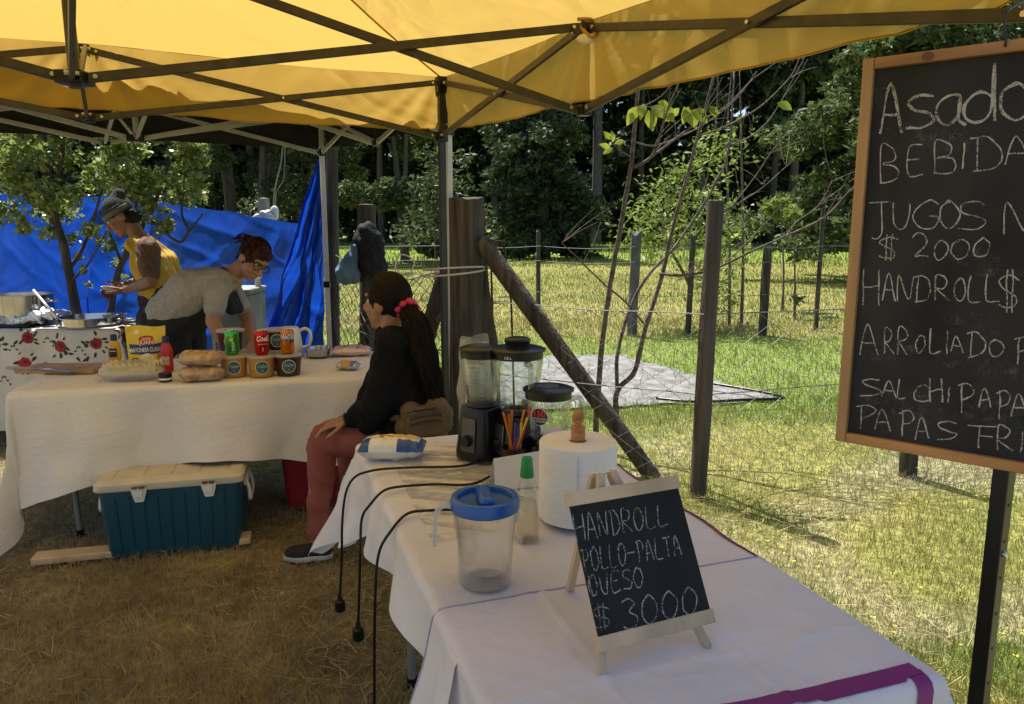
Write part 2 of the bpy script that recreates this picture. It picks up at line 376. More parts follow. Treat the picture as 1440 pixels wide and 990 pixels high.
# flattened straw lying on the trodden ground
def litter():
    q = []; c_ = []
    for i in range(9000):
        y = 1.5 * (5.2 / 1.5) ** random.random(); x = random.uniform(max(-4, -y * .75 - .4), min(1.6, y * .75)); 
        if nz2(x, y, 1.3, 31) < random.uniform(-.6, .25): continue
        a = random.uniform(0, 6.283); L_ = random.uniform(.03, .11); d = V((math.cos(a), math.sin(a), random.uniform(-.05, .12))) * L_; e = V((-d.y, d.x, 0)).normalized() * random.uniform(.0009, .002) * (1 + .1 * y); z = random.uniform(.004, .022); p_ = V((x, y, z))
        q += [p_ - e, p_ + e, p_ + d + e * .4, p_ + d - e * .4]; t_ = random.uniform(.7, 1.35); c_ += [(.46 * t_, .36 * t_, .19 * t_, 1)] * 4
    o = rawmesh('straw_litter', np.array([tuple(v) for v in q]), None, 4, gm, cols=np.array(c_)); tag(o, 'loose dry straw flattened on the trodden ground under the tent', 'straw', kind='stuff')
litter()
# tufts and yellow flowers
def flower_patch():
    q = []; fl = leafmat('yellow_petal', (.75, .6, .03), (.85, .7, .06), trans=.3)
    for i in range(420):
        y = random.uniform(2.3, 7.5); x = random.uniform(1.0, 1.0 + y * .55)
        if in_poly(x, y, SHEET) or nz2(x, y, .9, 13) < -.05: continue
        z = random.uniform(.05, .13); r = random.uniform(.0045, .008)
        for k in range(3):
            a = k * 2.1 + random.random(); d = V((math.cos(a), math.sin(a), .25)) * r; e = V((-d.y, d.x, 0)) * .6
            c = V((x, y, z)); q += [c, c + d + e, c + d * 1.5, c + d - e]
    o = rawmesh('wildflowers', np.array([tuple(v) for v in q]), None, 4, fl); tag(o, 'tiny yellow wildflowers scattered through the sunny grass', 'flowers', kind='stuff')
flower_patch()
# grey ground sheet beyond the fence
def sheet_pt(u, v):
    A, B, C_, D_ = V((0, 0, 0)), V((2.34, 6.28, 0)), V((1.25, 8.6, 0)), V((-.2, 8.5, 0))
    A = V((-.3, 5.95, 0))
    e = .09 * noise.noise(V((u * 6, v * 6, 3))) + .04 * noise.noise(V((u * 19, v * 19, 7)))
    p_ = lerp(lerp(A, B, u), lerp(D_, C_, u), v); p_.x += e; p_.y += e * 1.5
    p_.z = -.004 + .014 * abs(noise.noise(V((p_.x * 2.2, p_.y * 2.2, 1)))) + .012 * noise.noise(V((p_.x * 7, p_.y * 7, 5)))
    return p_
mb = MB().grid(70, 60, sheet_pt)
sheet_m = mat('grey_sheet', (.27, .265, .25), .9, col2=(.135, .13, .12), vscale=7, bump=.9, bscale=45, detail=12)
tag(mb.build('ground_sheet', sheet_m, smooth=True), 'rumpled grey ground sheet spread on the grass beyond the wire fence', 'ground sheet')
hose = spline([(1.2, 6.15, .05), (1.5, 5.98, .06), (1.9, 6.05, .06), (2.25, 6.12, .06), (2.1, 6.4, .06), (1.75, 6.75, .06)], 8)
tag(MB().tube(hose, .012, 6).build('hose', plastic_black, smooth=True), 'thin black hose curving over the grey ground sheet', 'hose')

# ================================================================== woodland
def cloud(n, cen, rad, size, shell=.35, flat=.6, seed=0, droop=0., elong=1.8):
    """n leaf faces through clumps (centres cen with radii rad)"""
    g = np.random.default_rng(seed); cen = np.array(cen, float); rad = np.array(rad, float)
    wgt = rad ** 2; i = g.choice(len(cen), n, p=wgt / wgt.sum())
    d = g.normal(size=(n, 3)); d /= np.linalg.norm(d, axis=1)[:, None]
    rr = (shell + (1 - shell) * g.random(n)) ** .7
    c = cen[i] + d * (rad[i] * rr)[:, None] * np.array([1, 1, flat])
    a = g.normal(size=(n, 3)) * np.array([1, 1, .75]) + d * .12; a[:, 2] -= droop; a /= np.linalg.norm(a, axis=1)[:, None]
    b = np.cross(a, g.normal(size=(n, 3))); b /= np.linalg.norm(b, axis=1)[:, None]
    s = size * (.6 + .8 * g.random(n))[:, None]; a *= s * elong * .5; b *= s * .5
    return np.stack([c - a, c + b * .9 - a * .1, c + a, c - b * .9 - a * .1], 1).reshape(-1, 3)
need_d = leafmat('pine_needles', (.017, .033, .015), (.042, .066, .027), (.085, .12, .045), trans=.25, rough=.6)
need_l = leafmat('bright_needles', (.032, .06, .018), (.07, .11, .03), (.15, .19, .055), trans=.35, rough=.55)
leaf_mid = leafmat('shrub_leaves', (.020, .038, .015), (.048, .074, .025), (.12, .155, .055), trans=.4)
leaf_bright = leafmat('orchard_leaves', (.12, .18, .03), (.25, .31, .065), (.36, .41, .13), trans=.5, rough=.32)
leaf_lime = leafmat('lime_leaves', (.11, .17, .03), (.19, .26, .05), (.28, .34, .08), trans=.5)
def conifer(root, H, Rr, seed, base=.08, n=5200, size=.3, nm=None):
    g = random.Random(seed); tr_ = MB(); pts = [V((g.uniform(-.1, .1) * (k > 0), g.uniform(-.1, .1) * (k > 0), H * k / 7)) for k in range(8)]
    tr_.tube(pts, [lerp(H * .016 + .07, .03, k / 7) for k in range(8)], 9)
    cen = []; rad = []
    z = H * base
    while z < H * .98:
        f = 1 - (z - H * base) / (H * (1 - base)); L = Rr * (f ** .75) * g.uniform(.7, 1.1) + .2
        for k in range(g.randint(4, 6)):
            an = g.uniform(0, 6.283); l2 = L * g.uniform(.55, 1.1)
            for q in (.35, .65, .95):
                cen.append((math.cos(an) * l2 * q, math.sin(an) * l2 * q, z - .25 * l2 * q * q + .1)); rad.append(max(.22, .30 * l2 * (1.15 - .5 * q)))
            tr_.tube([(0, 0, z), (math.cos(an) * l2, math.sin(an) * l2, z - .25 * l2)], [.05 * f + .02, .012], 4, False)
        z += H * g.uniform(.022, .04)
    L0 = root.location.copy(); root.location = (0, 0, 0); tr_.build('trunk', bark, root, smooth=True); root.location = L0
    cr = rawmesh('crown', cloud(n, cen, rad, size, .3, .5, seed, .35, 2.2) + 0, None, 4, nm or need_d, root); return root
def bushy(root, H, Rr, seed, n=4500, size=.16, lm=None, zmin=.12, stems=3):
    g = random.Random(seed); tr_ = MB(); cen = []; rad = []
    for s_ in range(stems):
        an = g.uniform(0, 6.283); top = V((math.cos(an) * Rr * .3, math.sin(an) * Rr * .3, H * .85))
        tr_.tube(spline([(0, 0, 0), (top.x * .3 + g.uniform(-.2, .2), top.y * .3, H * .35), top], 4), [lerp(H * .018 + .02, .012, k / 8) for k in range(9)], 6)
    for k in range(34):
        z = g.uniform(zmin, .97); f = math.sin(math.pi * min(1, (z * .8 + .18))) ** .7; an = g.uniform(0, 6.283); r = Rr * f * math.sqrt(g.random())
        cen.append((math.cos(an) * r, math.sin(an) * r, z * H)); rad.append(Rr * g.uniform(.16, .36))
    L0 = root.location.copy(); root.location = (0, 0, 0); tr_.build('trunk', bark, root, smooth=True); root.location = L0
    rawmesh('crown', cloud(n, cen, rad, size, .35, .75, seed, .1, 1.7), None, 4, lm or leaf_mid, root); return root
GP = 'forest trees behind the field'
def T_(name, label, cat, x, y, grp=None): return thing(name, label, cat, (x, y, -.03), grp)
protos = []
for i in range(4):
    protos.append(conifer(thing('pine_tree', 'tall dark pine in the forest wall behind the green field', 'tree', (0, 0, 0), GP), 24 + 2 * i, 3.6 + .4 * i, 50 + i, .13, 15000, .24))
k = 0
for row, (D, step) in enumerate(((60, 5.0), (67, 5.6))):
    x = -50
    while x < 56:
        o = protos[k % 4] if k < 4 else copy_tree(protos[k % 4])
        o.location = (x + random.uniform(-1.2, 1.2), D + random.uniform(-2, 2.5), -.05); o.rotation_euler.z = random.uniform(0, 6.28)
        o.scale = (1, 1, 1) if k < 4 else (random.uniform(.85, 1.2),) * 3
        if abs(o.location.x - 6.3) < 1.6 and row == 0: o.location.x += 3.2
        x += step; k += 1
bp_ = []
for i in range(3):
    bp_.append(bushy(thing('forest_bush', 'leafy understorey bush along the shady edge of the forest', 'bush', (0, 0, 0), 'bushes along the forest edge'), 5.5 + i, 2.5 + .3 * i, 90 + i, 8000, .14, [need_d, leaf_mid, need_d][i], .03))
x = -46; k = 0
while x < 50:
    o = bp_[k % 3] if k < 3 else copy_tree(bp_[k % 3])
    o.location = (x, 57.5 + random.uniform(-.6, 2.5), -.05); o.rotation_euler.z = random.uniform(0, 6.28)
    if k >= 3: o.scale = (random.uniform(.6, 1.2),) * 3
    if abs(x - 6.3) < 2: o.location.y += 4
    x += random.uniform(3.4, 7.4); k += 1
# the wood behind reads as one mass
g = np.random.default_rng(3); cc = np.stack([g.uniform(-70, 75, 420), g.uniform(73, 86, 420), g.uniform(0, 30, 420)], 1)
o = rawmesh('distant_wood', cloud(42000, cc, np.full(420, 3.6), .75, .1, 1., 3, .3, 1.8), None, 4, need_d); tag(o, 'dense dark wood behind the front row of pines', 'wood', kind='stuff')
cc = np.stack([g.uniform(-70, 75, 300), g.uniform(70, 74, 300), g.uniform(0, 9, 300)], 1)
o = rawmesh('forest_undergrowth', cloud(20000, cc, np.full(300, 2.6), .6, .1, 1., 4, .1, 1.6), None, 4, need_d); tag(o, 'shady undergrowth between the forest trunks', 'undergrowth', kind='stuff')
# grey trunk
rt = T_('bare_trunk_tree', 'tall straight tree with a thick bare grey trunk at the field edge', 'tree', U(837, 345, 56).x, 56)
tb = MB().tube([(rt.location.x + .08 * math.sin(k), 56, 26 * k / 8 - .1) for k in range(9)], [lerp(.42, .16, k / 8) for k in range(9)], 14); tb.build('trunk', bark_grey, rt, smooth=True)
rawmesh('crown', cloud(5200, [(random.uniform(-2, 2), random.uniform(-2, 2), random.uniform(14, 27)) for _ in range(30)], [1.5] * 30, .34, .3, .6, 8, .3, 2), None, 4, need_d, rt)
for i, (px, D, wd, lab) in enumerate(((716, 50, .2, 'slim dark trunk standing behind the leafy tree by the leaning fence brace'), (1113, 52, .28, 'dark forest trunk seen left of the big chalkboard'), (325, 30, .24, 'dark trunk seen above the blue tarp right of the orchard leaves'))):
    p0 = U(px, 345, D); rt = T_('forest_tree', lab, 'tree', p0.x, D)
    MB().tube([(p0.x + .1 * math.sin(2 * k), D, 20 * k / 8 - .1) for k in range(9)], [lerp(wd, .07, k / 8) for k in range(9)], 10).build('trunk', bark, rt, smooth=True)
    rawmesh('crown', cloud(4200, [(random.uniform(-1.8, 1.8), random.uniform(-1.8, 1.8), random.uniform(7.5, 20)) for _ in range(26)], [1.2] * 26, .3, .3, .6, 18 + i, .3, 2), None, 4, need_d, rt)
tr_spots = [(-14, 55), (-9.5, 56), (-5.2, 54.5), (-1.2, 56), (2.6, 55), (9.4, 56.5), (13.2, 54), (15.2, 57), (18.6, 55), (20.4, 56.5), (23.6, 54.5), (26, 57)]
rt = thing('forest_trunk_tree', 'straight dark trunked pine standing along the front of the forest', 'tree', (tr_spots[0][0], tr_spots[0][1], -.05), 'front row pine trunks')
MB().tube([(rt.location.x + .09 * math.sin(1.7 * k), rt.location.y, 25 * k / 8 - .1) for k in range(9)], [lerp(.26, .08, k / 8) for k in range(9)], 10).build('trunk', bark, rt, smooth=True)
rawmesh('crown', cloud(6000, [(random.uniform(-2, 2), random.uniform(-2, 2), random.uniform(6.5, 25)) for _ in range(36)], [1.3] * 36, .26, .1, .55, 28, .3, 2), None, 4, need_d, rt)
for x, y in tr_spots[1:]: o = copy_tree(rt); o.location = (x, y, -.05); o.rotation_euler.z = random.uniform(0, 6.28); o.scale = (1, 1, random.uniform(.9, 1.15))
# near and middle trees
bt = T_('evergreen_tree', 'big feathery evergreen tree rising behind the large chalkboard', 'tree', 9.9, 20.5)
conifer(bt, 11.5, 3.6, 61, .1, 52000, .10, need_l)
bt = T_('evergreen_tree', 'dense olive green tree spreading behind the right side of the chalkboard', 'tree', 15.2, 23.5)
bushy(bt, 13, 4.6, 64, 34000, .13, leaf_mid, .05)
bt = T_('evergreen_tree', 'shaggy green tree beside the thin metal tent leg by the old post', 'tree', -4.2, 30)
bushy(bt, 9.5, 2.4, 65, 20000, .12, need_l, .03)
bt = T_('leafy_tree', 'dark dense conifer between the wooden post and the grey trunk', 'tree', 1.4, 33)
conifer(bt, 13.5, 3.2, 66, .04, 30000, .13, need_d)
bt = T_('leafy_tree', 'tall leafy tree behind the blue sheeting and the white tent pole', 'tree', -9.5, 29)
bushy(bt, 12, 3.7, 67, 24000, .12, leaf_mid, .05)
bt = T_('leafy_tree', 'broad dim tree at the far left above the dark tarp', 'tree', -17.5, 27)
bushy(bt, 12, 4.6, 68, 24000, .13, leaf_mid, .05)
# light green thin shrub behind the post
def airy(name, label, px0, D, pts_px, stems, n, size, lm, seed, flat=.5, rad=.22):
    b = U(px0, 430, D); rt = T_(name, label, 'shrub', b.x, b.y); mb = MB(); cen = []
    for st in stems: mb.tube(spline([U(x, y, D + dz) for x, y, dz in st], 5), [lerp(.028, .006, i / (5 * (len(st) - 1))) for i in range(5 * (len(st) - 1) + 1)], 6)
    mb.build('trunk', twig_m, rt, smooth=True)
    for (x, y) in pts_px: c = U(x, y, D + random.uniform(-.6, .6)) - V(rt.location); cen.append(tuple(c))
    rawmesh('crown', cloud(n, cen, [rad * random.uniform(.6, 1.3) for _ in cen], size, .1, flat, seed, .1, 2.4), None, 4, lm, rt)
random.seed(21)
airy('young_ash', 'light green young tree with feathery leaves behind the grey fence post', 965, 11,
     [(x, y) for x, y in [(905, 300), (920, 275), (940, 255), (960, 262), (985, 250), (1000, 280), (975, 300), (950, 300), (925, 320), (910, 345), (935, 345), (1005, 225), (985, 210), (1020, 200), (960, 235), (900, 330), (945, 330), (1010, 300), (1020, 330), (975, 335), (1000, 350), (985, 400), (1010, 380), (1020, 420), (930, 285)]],
     [[(968, 470, 0), (970, 400, 0), (985, 300, 0), (1005, 190, 0), (1010, 100, 0)], [(1025, 480, .2), (1026, 350, .2), (1022, 200, .2), (1030, 90, .2)], [(1042, 470, .1), (1045, 350, .1), (1042, 180, .1), (1040, 100, .1)], [(970, 400, 0), (930, 330, 0), (905, 300, .2)], [(985, 300, 0), (940, 260, .2)]], 2700, .040, leaf_lime, 4, .8, .46)
airy('lime_bush', 'small lime green sprig of a bush left of the chalkboard frame', 1100, 13,
     [(1085, 290), (1098, 283), (1108, 292), (1095, 300), (1115, 300)], [[(1100, 440, 0), (1102, 380, 0), (1098, 290, 0)]], 900, .055, leaf_lime, 5, .5, .18)
airy('sapling', 'tiny thin leafy sapling standing in the dry field left of the chalkboard', 1118, 12, [(1110, 340), (1125, 335), (1118, 360), (1115, 395), (1122, 420)], [[(1117, 455, 0), (1118, 400, 0), (1116, 335, 0)]], 90, .06, leaf_mid, 6, .6, .12)
airy('yellow_shrub', 'sunlit yellow green shrub behind the thin dark tent leg', 600, 16, [(600, 215), (615, 240), (590, 260), (640, 260), (610, 285), (590, 300), (630, 300), (600, 325), (650, 225), (575, 330), (640, 330), (680, 300), (690, 320)], [[(610, 440, 0), (612, 350, 0), (605, 220, 0)]], 1500, .055, leaf_mid, 9, .7, .40)
# bare sapling by the fence: stems followed one by one
def bare_tree():
    b = G(858, 612, 0); b = U(858, 600, 4.75); rt = T_('bare_sapling', 'bare many stemmed sapling with a few yellow green leaves beside the wooden brace', 'tree', b.x, b.y)
    mb = MB(); D0 = 4.75
    lines = [([(840, 640, 0), (838, 600, 0), (845, 500, .0), (858, 400, 0), (876, 300, 0), (890, 210, -.05), (897, 125, -.1), (905, 60, -.15)], .021, .010),
             ([(862, 640, .05), (866, 590, .05), (868, 550, .05), (893, 520, .05), (908, 460, .05), (930, 390, .1), (946, 320, .1), (966, 250, .1), (985, 175, .1), (1003, 110, .1), (1012, 60, .1)], .021, .007),
             ([(868, 555, .05), (868, 500, .1), (880, 450, .15), (905, 395, .2), (945, 352, .25), (975, 310, .3), (1005, 260, .3), (1026, 205, .3), (1032, 100, .35)], .014, .006),
             ([(928, 385, .1), (965, 387, .0), (1010, 376, -.1), (1060, 352, -.2), (1110, 330, -.25), (1160, 305, -.3), (1197, 266, -.35)], .010, .004),
             ([(1105, 333, -.25), (1120, 312, -.2), (1150, 290, -.2), (1170, 255, -.2)], .005, .002),
             ([(905, 455, .05), (880, 425, .1), (850, 400, .1), (820, 370, .1), (790, 342, .1)], .007, .0035),
             ([(891, 235, -.05), (915, 222, -.2), (927, 195, -.3), (937, 160, -.4), (955, 115, -.5)], .010, .004),
             ([(915, 222, -.2), (950, 195, -.2), (985, 170, -.2), (1020, 150, -.2), (1060, 110, -.2)], .008, .003),
             ([(893, 200, -.05), (920, 205, .1), (950, 195, .2), (990, 175, .3), (1035, 140, .3), (1065, 100, .3)], .006, .003),
             ([(985, 190, .1), (1015, 180, .1), (1045, 165, .1), (1075, 145, .1), (1110, 110, .1), (1125, 80, .1)], .006, .003),
             ([(1026, 205, .3), (1055, 192, .3), (1080, 170, .3), (1100, 140, .3), (1130, 85, .3)], .006, .0025),
             ([(1000, 330, .3), (1030, 290, .3), (1060, 250, .3), (1085, 215, .3), (1105, 190, .3), (1120, 160, .3)], .005, .002),
             ([(1005, 300, .3), (1040, 285, .3), (1075, 262, .3), (1105, 235, .3)], .005, .002),
             ([(885, 220, 0), (870, 210, -.1), (863, 203, -.1)], .004, .002),
             ([(895, 155, -.1), (930, 135, -.2), (950, 110, -.3)], .005, .003),
             ([(1045, 350, .1), (1000, 280, .15), (985, 220, .2)], .004, .002), ([(1060, 330, .1), (1035, 240, .2), (1050, 150, .2)], .004, .002),
             ([(940, 345, .2), (932, 300, .3), (940, 260, .3), (928, 210, .3)], .004, .002), ([(1020, 370, -.1), (1070, 320, 0), (1120, 262, 0)], .004, .0015)]
    for pts, r0, r1 in lines:
        sp = spline([U(x, y, D0 + d) for x, y, d in pts], 5); n = len(sp)
        sp = [p + V((noise.noise(p * 9), noise.noise(p * 9 + V((5, 0, 0))), 0)) * .006 for p in sp]
        mb.tube(sp, [lerp(r0, r1, i / (n - 1)) * (1 + .15 * noise.noise(V((i * .9, r0 * 90, 0)))) for i in range(n)], 7)
    random.seed(5)
    for _ in range(70):                                    # fine twigs
        pts, r0, r1 = random.choice(lines[1:13]); i = random.randrange(1, len(pts)); x, y, d = pts[i]
        p = U(x, y, D0 + d); dr = V((random.uniform(-.4, 1), random.uniform(-.5, .5), random.uniform(.1, 1))).normalized() * random.uniform(.12, .4)
        mb.tube(spline([p, p + dr * .5 + V((random.uniform(-.02, .02), 0, .01)), p + dr], 4), [.0025, .0022, .002, .002, .0018, .0016, .0014, .0012, .001], 4)
    mb.build('trunk', twig_m, rt, smooth=True)
    lf = MB()
    def leaf(px, py, d, L, ang, wd=.5):
        c = U(px, py, D0 + d); a = V((math.cos(ang), random.uniform(-.3, .3), math.sin(ang))).normalized(); b = a.cross(V((random.uniform(-.3, .3), 1, random.uniform(-.4, .4)))).normalized(); n = a.cross(b)
        P = []
        for t, wv, up in ((0, .03, 0), (.2, .34, .05), (.45, .5, .08), (.75, .3, .04), (1, .0, -.08)):
            P.append([c + a * L * t + b * L * wd * wv + n * L * (up + .1 * wv), c + a * L * t + n * L * up, c + a * L * t - b * L * wd * wv + n * L * (up + .1 * wv)])
        o = len(lf.v); lf.v += [tuple(q) for r in P for q in r]
        for i in range(4):
            for j in range(2): lf.f.append((o + i * 3 + j, o + i * 3 + j + 1, o + i * 3 + j + 4, o + i * 3 + j + 3)); lf.mi.append(0)
    for (x, y, ang) in ((905, 146, -1.8), (912, 155, -1.3), (915, 150, -.6), (897, 150, -2.2), (925, 144, -.3), (930, 148, -.9), (940, 150, -1.5), (945, 152, -2), (962, 150, -1.4), (966, 158, -1.0), (972, 155, -.6), (955, 152, -2.4), (980, 153, -.7), (998, 150, -.8), (1000, 149, -1.2), (1093, 145, -.4), (890, 158, -2.0), (968, 150, -1.8)):
        leaf(x, y, -.2, random.uniform(.07, .125), ang, .62)
    for (x, y, ang) in ((862, 200, 1.7), (860, 196, 2.4), (864, 202, .3), (862, 208, -2.6), (858, 207, 2.9)): leaf(x, y, -.1, .07, ang, .5)
    lf.build('leaves', leafmat('lemon_leaves', (.26, .31, .035), (.36, .4, .06), trans=.55), rt, smooth=True)
bare_tree()

# ================================================================== fences
def rough_post(name, label, base, top, r, m, grp=None, n=14, taper=.92, seed=1, cat='fence post', topcut=.0):
    rt = thing(name, label, cat, tuple(base), grp); base = V(base); top = V(top); mb = MB(); k = 14
    vs = []; a, b = frame_of(top - base)
    for i in range(k + 1):
        c = lerp(base, top, i / k)
        for j in range(n):
            t = 2 * math.pi * j / n; rr = r * lerp(1, taper, i / k) * (1 + .16 * noise.noise(V((math.cos(t) * 1.6, math.sin(t) * 1.6, i * .12 + seed * 7))) + .06 * noise.noise(V((math.cos(t) * 5, math.sin(t) * 5, i * .3 + seed))))
            q = c + (a * math.cos(t) + b * math.sin(t)) * rr
            if i == k: q += (top - base).normalized() * topcut * r * (math.cos(t * 2 + seed) + .5 * math.sin(5 * t))
            vs.append(q)
    fs = [(i * n + j, i * n + (j + 1) % n, (i + 1) * n + (j + 1) % n, (i + 1) * n + j) for i in range(k) for j in range(n)]
    vs.append(top + (top - base).normalized() * r * .12); fs += [(k * n + j, k * n + (j + 1) % n, len(vs) - 1) for j in range(n)]
    mb.add(vs, fs); mb.build('post_shaft', m, rt); return rt
P_BIG = V((-.285, 4.66, 0)); P_RT = G(981, 694, 0); P_RT.z = -.05
big = rough_post('wooden_post', 'thick weathered wooden post tied with cord to the dark tent leg', P_BIG - V((0, 0, .1)), U(656, 280, 4.66), .104, post_wood, None, 22, .98, 3, topcut=.09)
MB().tube(spline([P_BIG + V((.12, .1, -.05)), P_BIG + V((.14, .05, .6)), P_BIG + V((.1, .03, 1.0)), P_BIG + V((.09, .05, 1.35))], 4), [.09, .085, .08, .075, .07, .07, .065, .06, .06, .05, .045, .04, .03], 10).build('split_slab', dark_post_wood, big)
rough_post('fence_post', 'round grey post holding the wire mesh next to the bare sapling', P_RT, U(1006, 283, 4.07), .045, mat('grey_post', (.115, .095, .08), .85, col2=(.05, .042, .036), vscale=16, stretch=(1, 1, .1), bump=.5), None, 16, 1.0, 9)
rough_post('wooden_brace', 'round dark pole leaning from the thick post down to the grass', G(922, 676, -.03), U(676, 338, 4.6), .049, post_wood, None, 14, 1.0, 5, 'fence brace')
rough_post('wooden_brace', 'short dark pole leaning left of the dark tent leg behind the seated woman', U(585, 520, 5.0), U(628, 385, 4.85), .06, dark_post_wood, None, 12, 1.0, 6, 'fence brace')
P_LF = G(518, 575, 0); P_LF = V((U(518, 500, 6.0).x, 6.0, -.05))
rough_post('fence_post', 'dark post hung with a black jacket and a blue bag', P_LF, U(515, 288, 6.0), .075, dark_post_wood, None, 14, .95, 11)
P_STUMP = G(1277, 664, 0); rough_post('fence_post', 'short dark fence stump showing below the big chalkboard', P_STUMP - V((0, 0, .05)), P_STUMP + V((-.02, 0, .98)), .05, dark_post_wood, None, 12, .9, 13)
pd = V((U(468, 480, 6.6).x, 6.6, -.05)); rough_post('fence_post', 'dark post standing right behind the white tent pole', pd, U(467, 200, 6.6), .05, dark_post_wood, None, 12, .95, 14)
far_posts = [(757, 445, 757, 325, 10.6, .035, 'thin straight far fence post right of the leaning brace'), (888, 470, 895, 328, 10.2, .075, 'gnarled lichen covered far fence post behind the sapling stems'), (967, 472, 975, 330, 10.2, .04, 'crooked far fence post left of the grey post'),
             (1072, 470, 1080, 350, 10.2, .062, 'black charred far fence post right of the young tree'), (1147, 462, 1158, 292, 10.7, .033, 'slim leaning far fence post nearest the chalkboard frame'), (640, 450, 640, 330, 10.8, .04, 'far fence post half hidden behind the thick wooden post')]
fp_pts = []
for i, (x0, y0, x1, y1, D, r, lab) in enumerate(far_posts):
    b = U(x0, y0, D); b.z = -.05; tp = U(x1, y1, D); rough_post('fence_post', lab, b, tp, r, dark_post_wood if i != 1 else bark_grey, 'posts of the far field fence', 10, .9, 20 + i, topcut=.5); fp_pts.append((b, tp))
fw = thing('wire_fence', 'strands of thin wire strung along the far field posts', 'wire fence', (2, 10.5, 0))
order = sorted(fp_pts, key=lambda q: q[0].x); order = [(order[0][0] + V((-6, .6, 0)), order[0][1] + V((-6, .6, 0)))] + order + [(order[-1][0] + V((5, .4, 0)), order[-1][1] + V((5, .4, 0)))]
for z in (1.18, .98, .55):
    pts = []
    for i in range(len(order) - 1):
        a = order[i][0].copy(); b = order[i + 1][0].copy(); a.z = b.z = z; a.y -= .08; b.y -= .08
        for k in range(4): q = lerp(a, b, k / 4); q.z -= .03 * math.sin(math.pi * k / 4); pts.append(q)
    MB().tube(pts, .0035, 4).build('wire', wire_m, fw)
def chain(name, label, A, B, z0, z1, cell=.085, rw=.0017, sagtop=0., wave=.02, seed=1):
    A = V((A.x, A.y, 0)); B = V((B.x, B.y, 0)); L = (B - A).length; d = (B - A) / L; nrm = V((-d.y, d.x, 0)); rt = thing(name, label, 'wire fence', tuple(lerp(A, B, .5)))
    mb = MB(); n = int(L / cell); rows = int((z1 - z0) / (cell * .62))
    def P(s, z):
        top = z1 - sagtop * math.sin(math.pi * min(1, max(0, s / L))) ** 1.0; zz = z0 + (z - z0) / (z1 - z0) * (top - z0)
        q = A + d * s + nrm * (wave * noise.noise(V((s * 1.5, z * 2, seed)))); q.z = zz + .01 * noise.noise(V((s * 2, z * 3, seed + 4))); return q
    for i in range(n + 1):
        pts = []
        for k in range(rows + 1):
            s = min(L, max(0, i * cell + (cell * .5 if (k + i) % 2 else -cell * .5))); q = P(s, lerp(z0, z1, k / rows)) + nrm * (.002 if (k + i) % 2 else -.002); pts.append(q)
        mb.tube(pts, rw, 5, False)
    mb.build('chain_mesh', wire_m, rt)
    for zz in (z1, lerp(z0, z1, .55)):
        MB().tube([P(L * k / 16, zz) for k in range(17)], rw * 1.4, 4, False).build('tension_wire', wire_m, rt)
    return rt
chain('chain_link_fence', 'wire mesh fence between the thick wooden post and the grey post', P_BIG + V((.1, 0, 0)), P_RT, .02, 1.0, .095, .0022, seed=1)
chain('chain_link_fence', 'wire mesh fence running from the grey post behind the big chalkboard', P_RT, P_STUMP + V((1.2, .5, 0)), .02, 1.0, .095, .0022, seed=2)
chain('chain_link_fence', 'sagging wire mesh fence behind the seated woman', V((U(470, 400, 6.3).x, 6.4, 0)), P_BIG + V((-.1, 0.05, 0)), .05, 1.22, .085, .0034, .14, .05, 3)
# hook rod behind the blenders
hk = [U(698, 520, 5.1), U(692, 420, 5.1), U(691, 365, 5.1), U(694, 345, 5.1), U(701, 339, 5.1), U(708, 345, 5.1), U(713, 375, 5.1), U(719, 430, 5.1), U(724, 520, 5.1)]
for i in (0, 8): hk[i].z = .0
tag(MB().tube(spline(hk, 6), .008, 6).build('hooked_rod', dark_post_wood, smooth=True), 'thin dark bent rod sticking up behind the blenders', 'rod')
# cord round the post and tent leg
cord_m = mat('cord', (.5, .46, .4), .8, var=.1)
c0 = P_BIG.copy(); cords = MB()
for k, zz in enumerate((1.19, 1.215)):
    pts = []
    for j in range(25):
        t = 2 * math.pi * j / 24; pts.append(V((-.35 + .185 * math.cos(t), 4.58 + .2 * math.sin(t), zz + .018 * math.cos(t + k))))
    cords.tube(pts, .006, 6, False)
pts = spline([V((-.53, 4.5, 1.19)), V((-.6, 4.42, 1.12)), V((-.68, 4.45, 1.18)), V((-.66, 4.46, 1.3)), V((-.57, 4.45, 1.26)), V((-.63, 4.43, 1.14)), V((-.7, 4.42, 1.04))], 6); cords.tube(pts, .005, 6)
tag(cords.build('cord', cord_m, smooth=True), 'pale cord wrapped round the thick post and the tent leg', 'cord')
# jacket and bag on the post
pj = U(518, 350, 5.85); jm = mat('black_cloth', (.012, .012, .015), .9, bump=.3, bscale=60)
jb = MB(); jb.cone(U(516, 325, 5.86), U(520, 375, 5.84), .07, .1); jb.cone(U(507, 335, 5.86), U(508, 385, 5.86), .05, .06); jb.cone(U(530, 335, 5.86), U(531, 380, 5.86), .05, .06)
tag(remesh_obj(jb, 'jacket', jm, None, .012, 6, .02), 'black jacket hanging on the dark post behind the seated woman', 'jacket')
bb = MB(); bb.cone(U(498, 350, 5.8), U(488, 385, 5.8), .03, .085); bb.cone(U(497, 350, 5.8), U(497, 388, 5.8), .03, .06)
bag = remesh_obj(bb, 'hanging_bag', mat('slate_cloth', (.1, .17, .25), .8, var=.15, bump=.3), None, .01, 5, .015); tag(bag, 'slate blue cloth bag hanging left of the black jacket', 'bag')
MB().tube(spline([U(497, 348, 5.8), U(508, 325, 5.82), U(524, 316, 5.84)], 6), .008, 6).build('strap', mat('blue_strap', (.06, .12, .3), .7), bag)

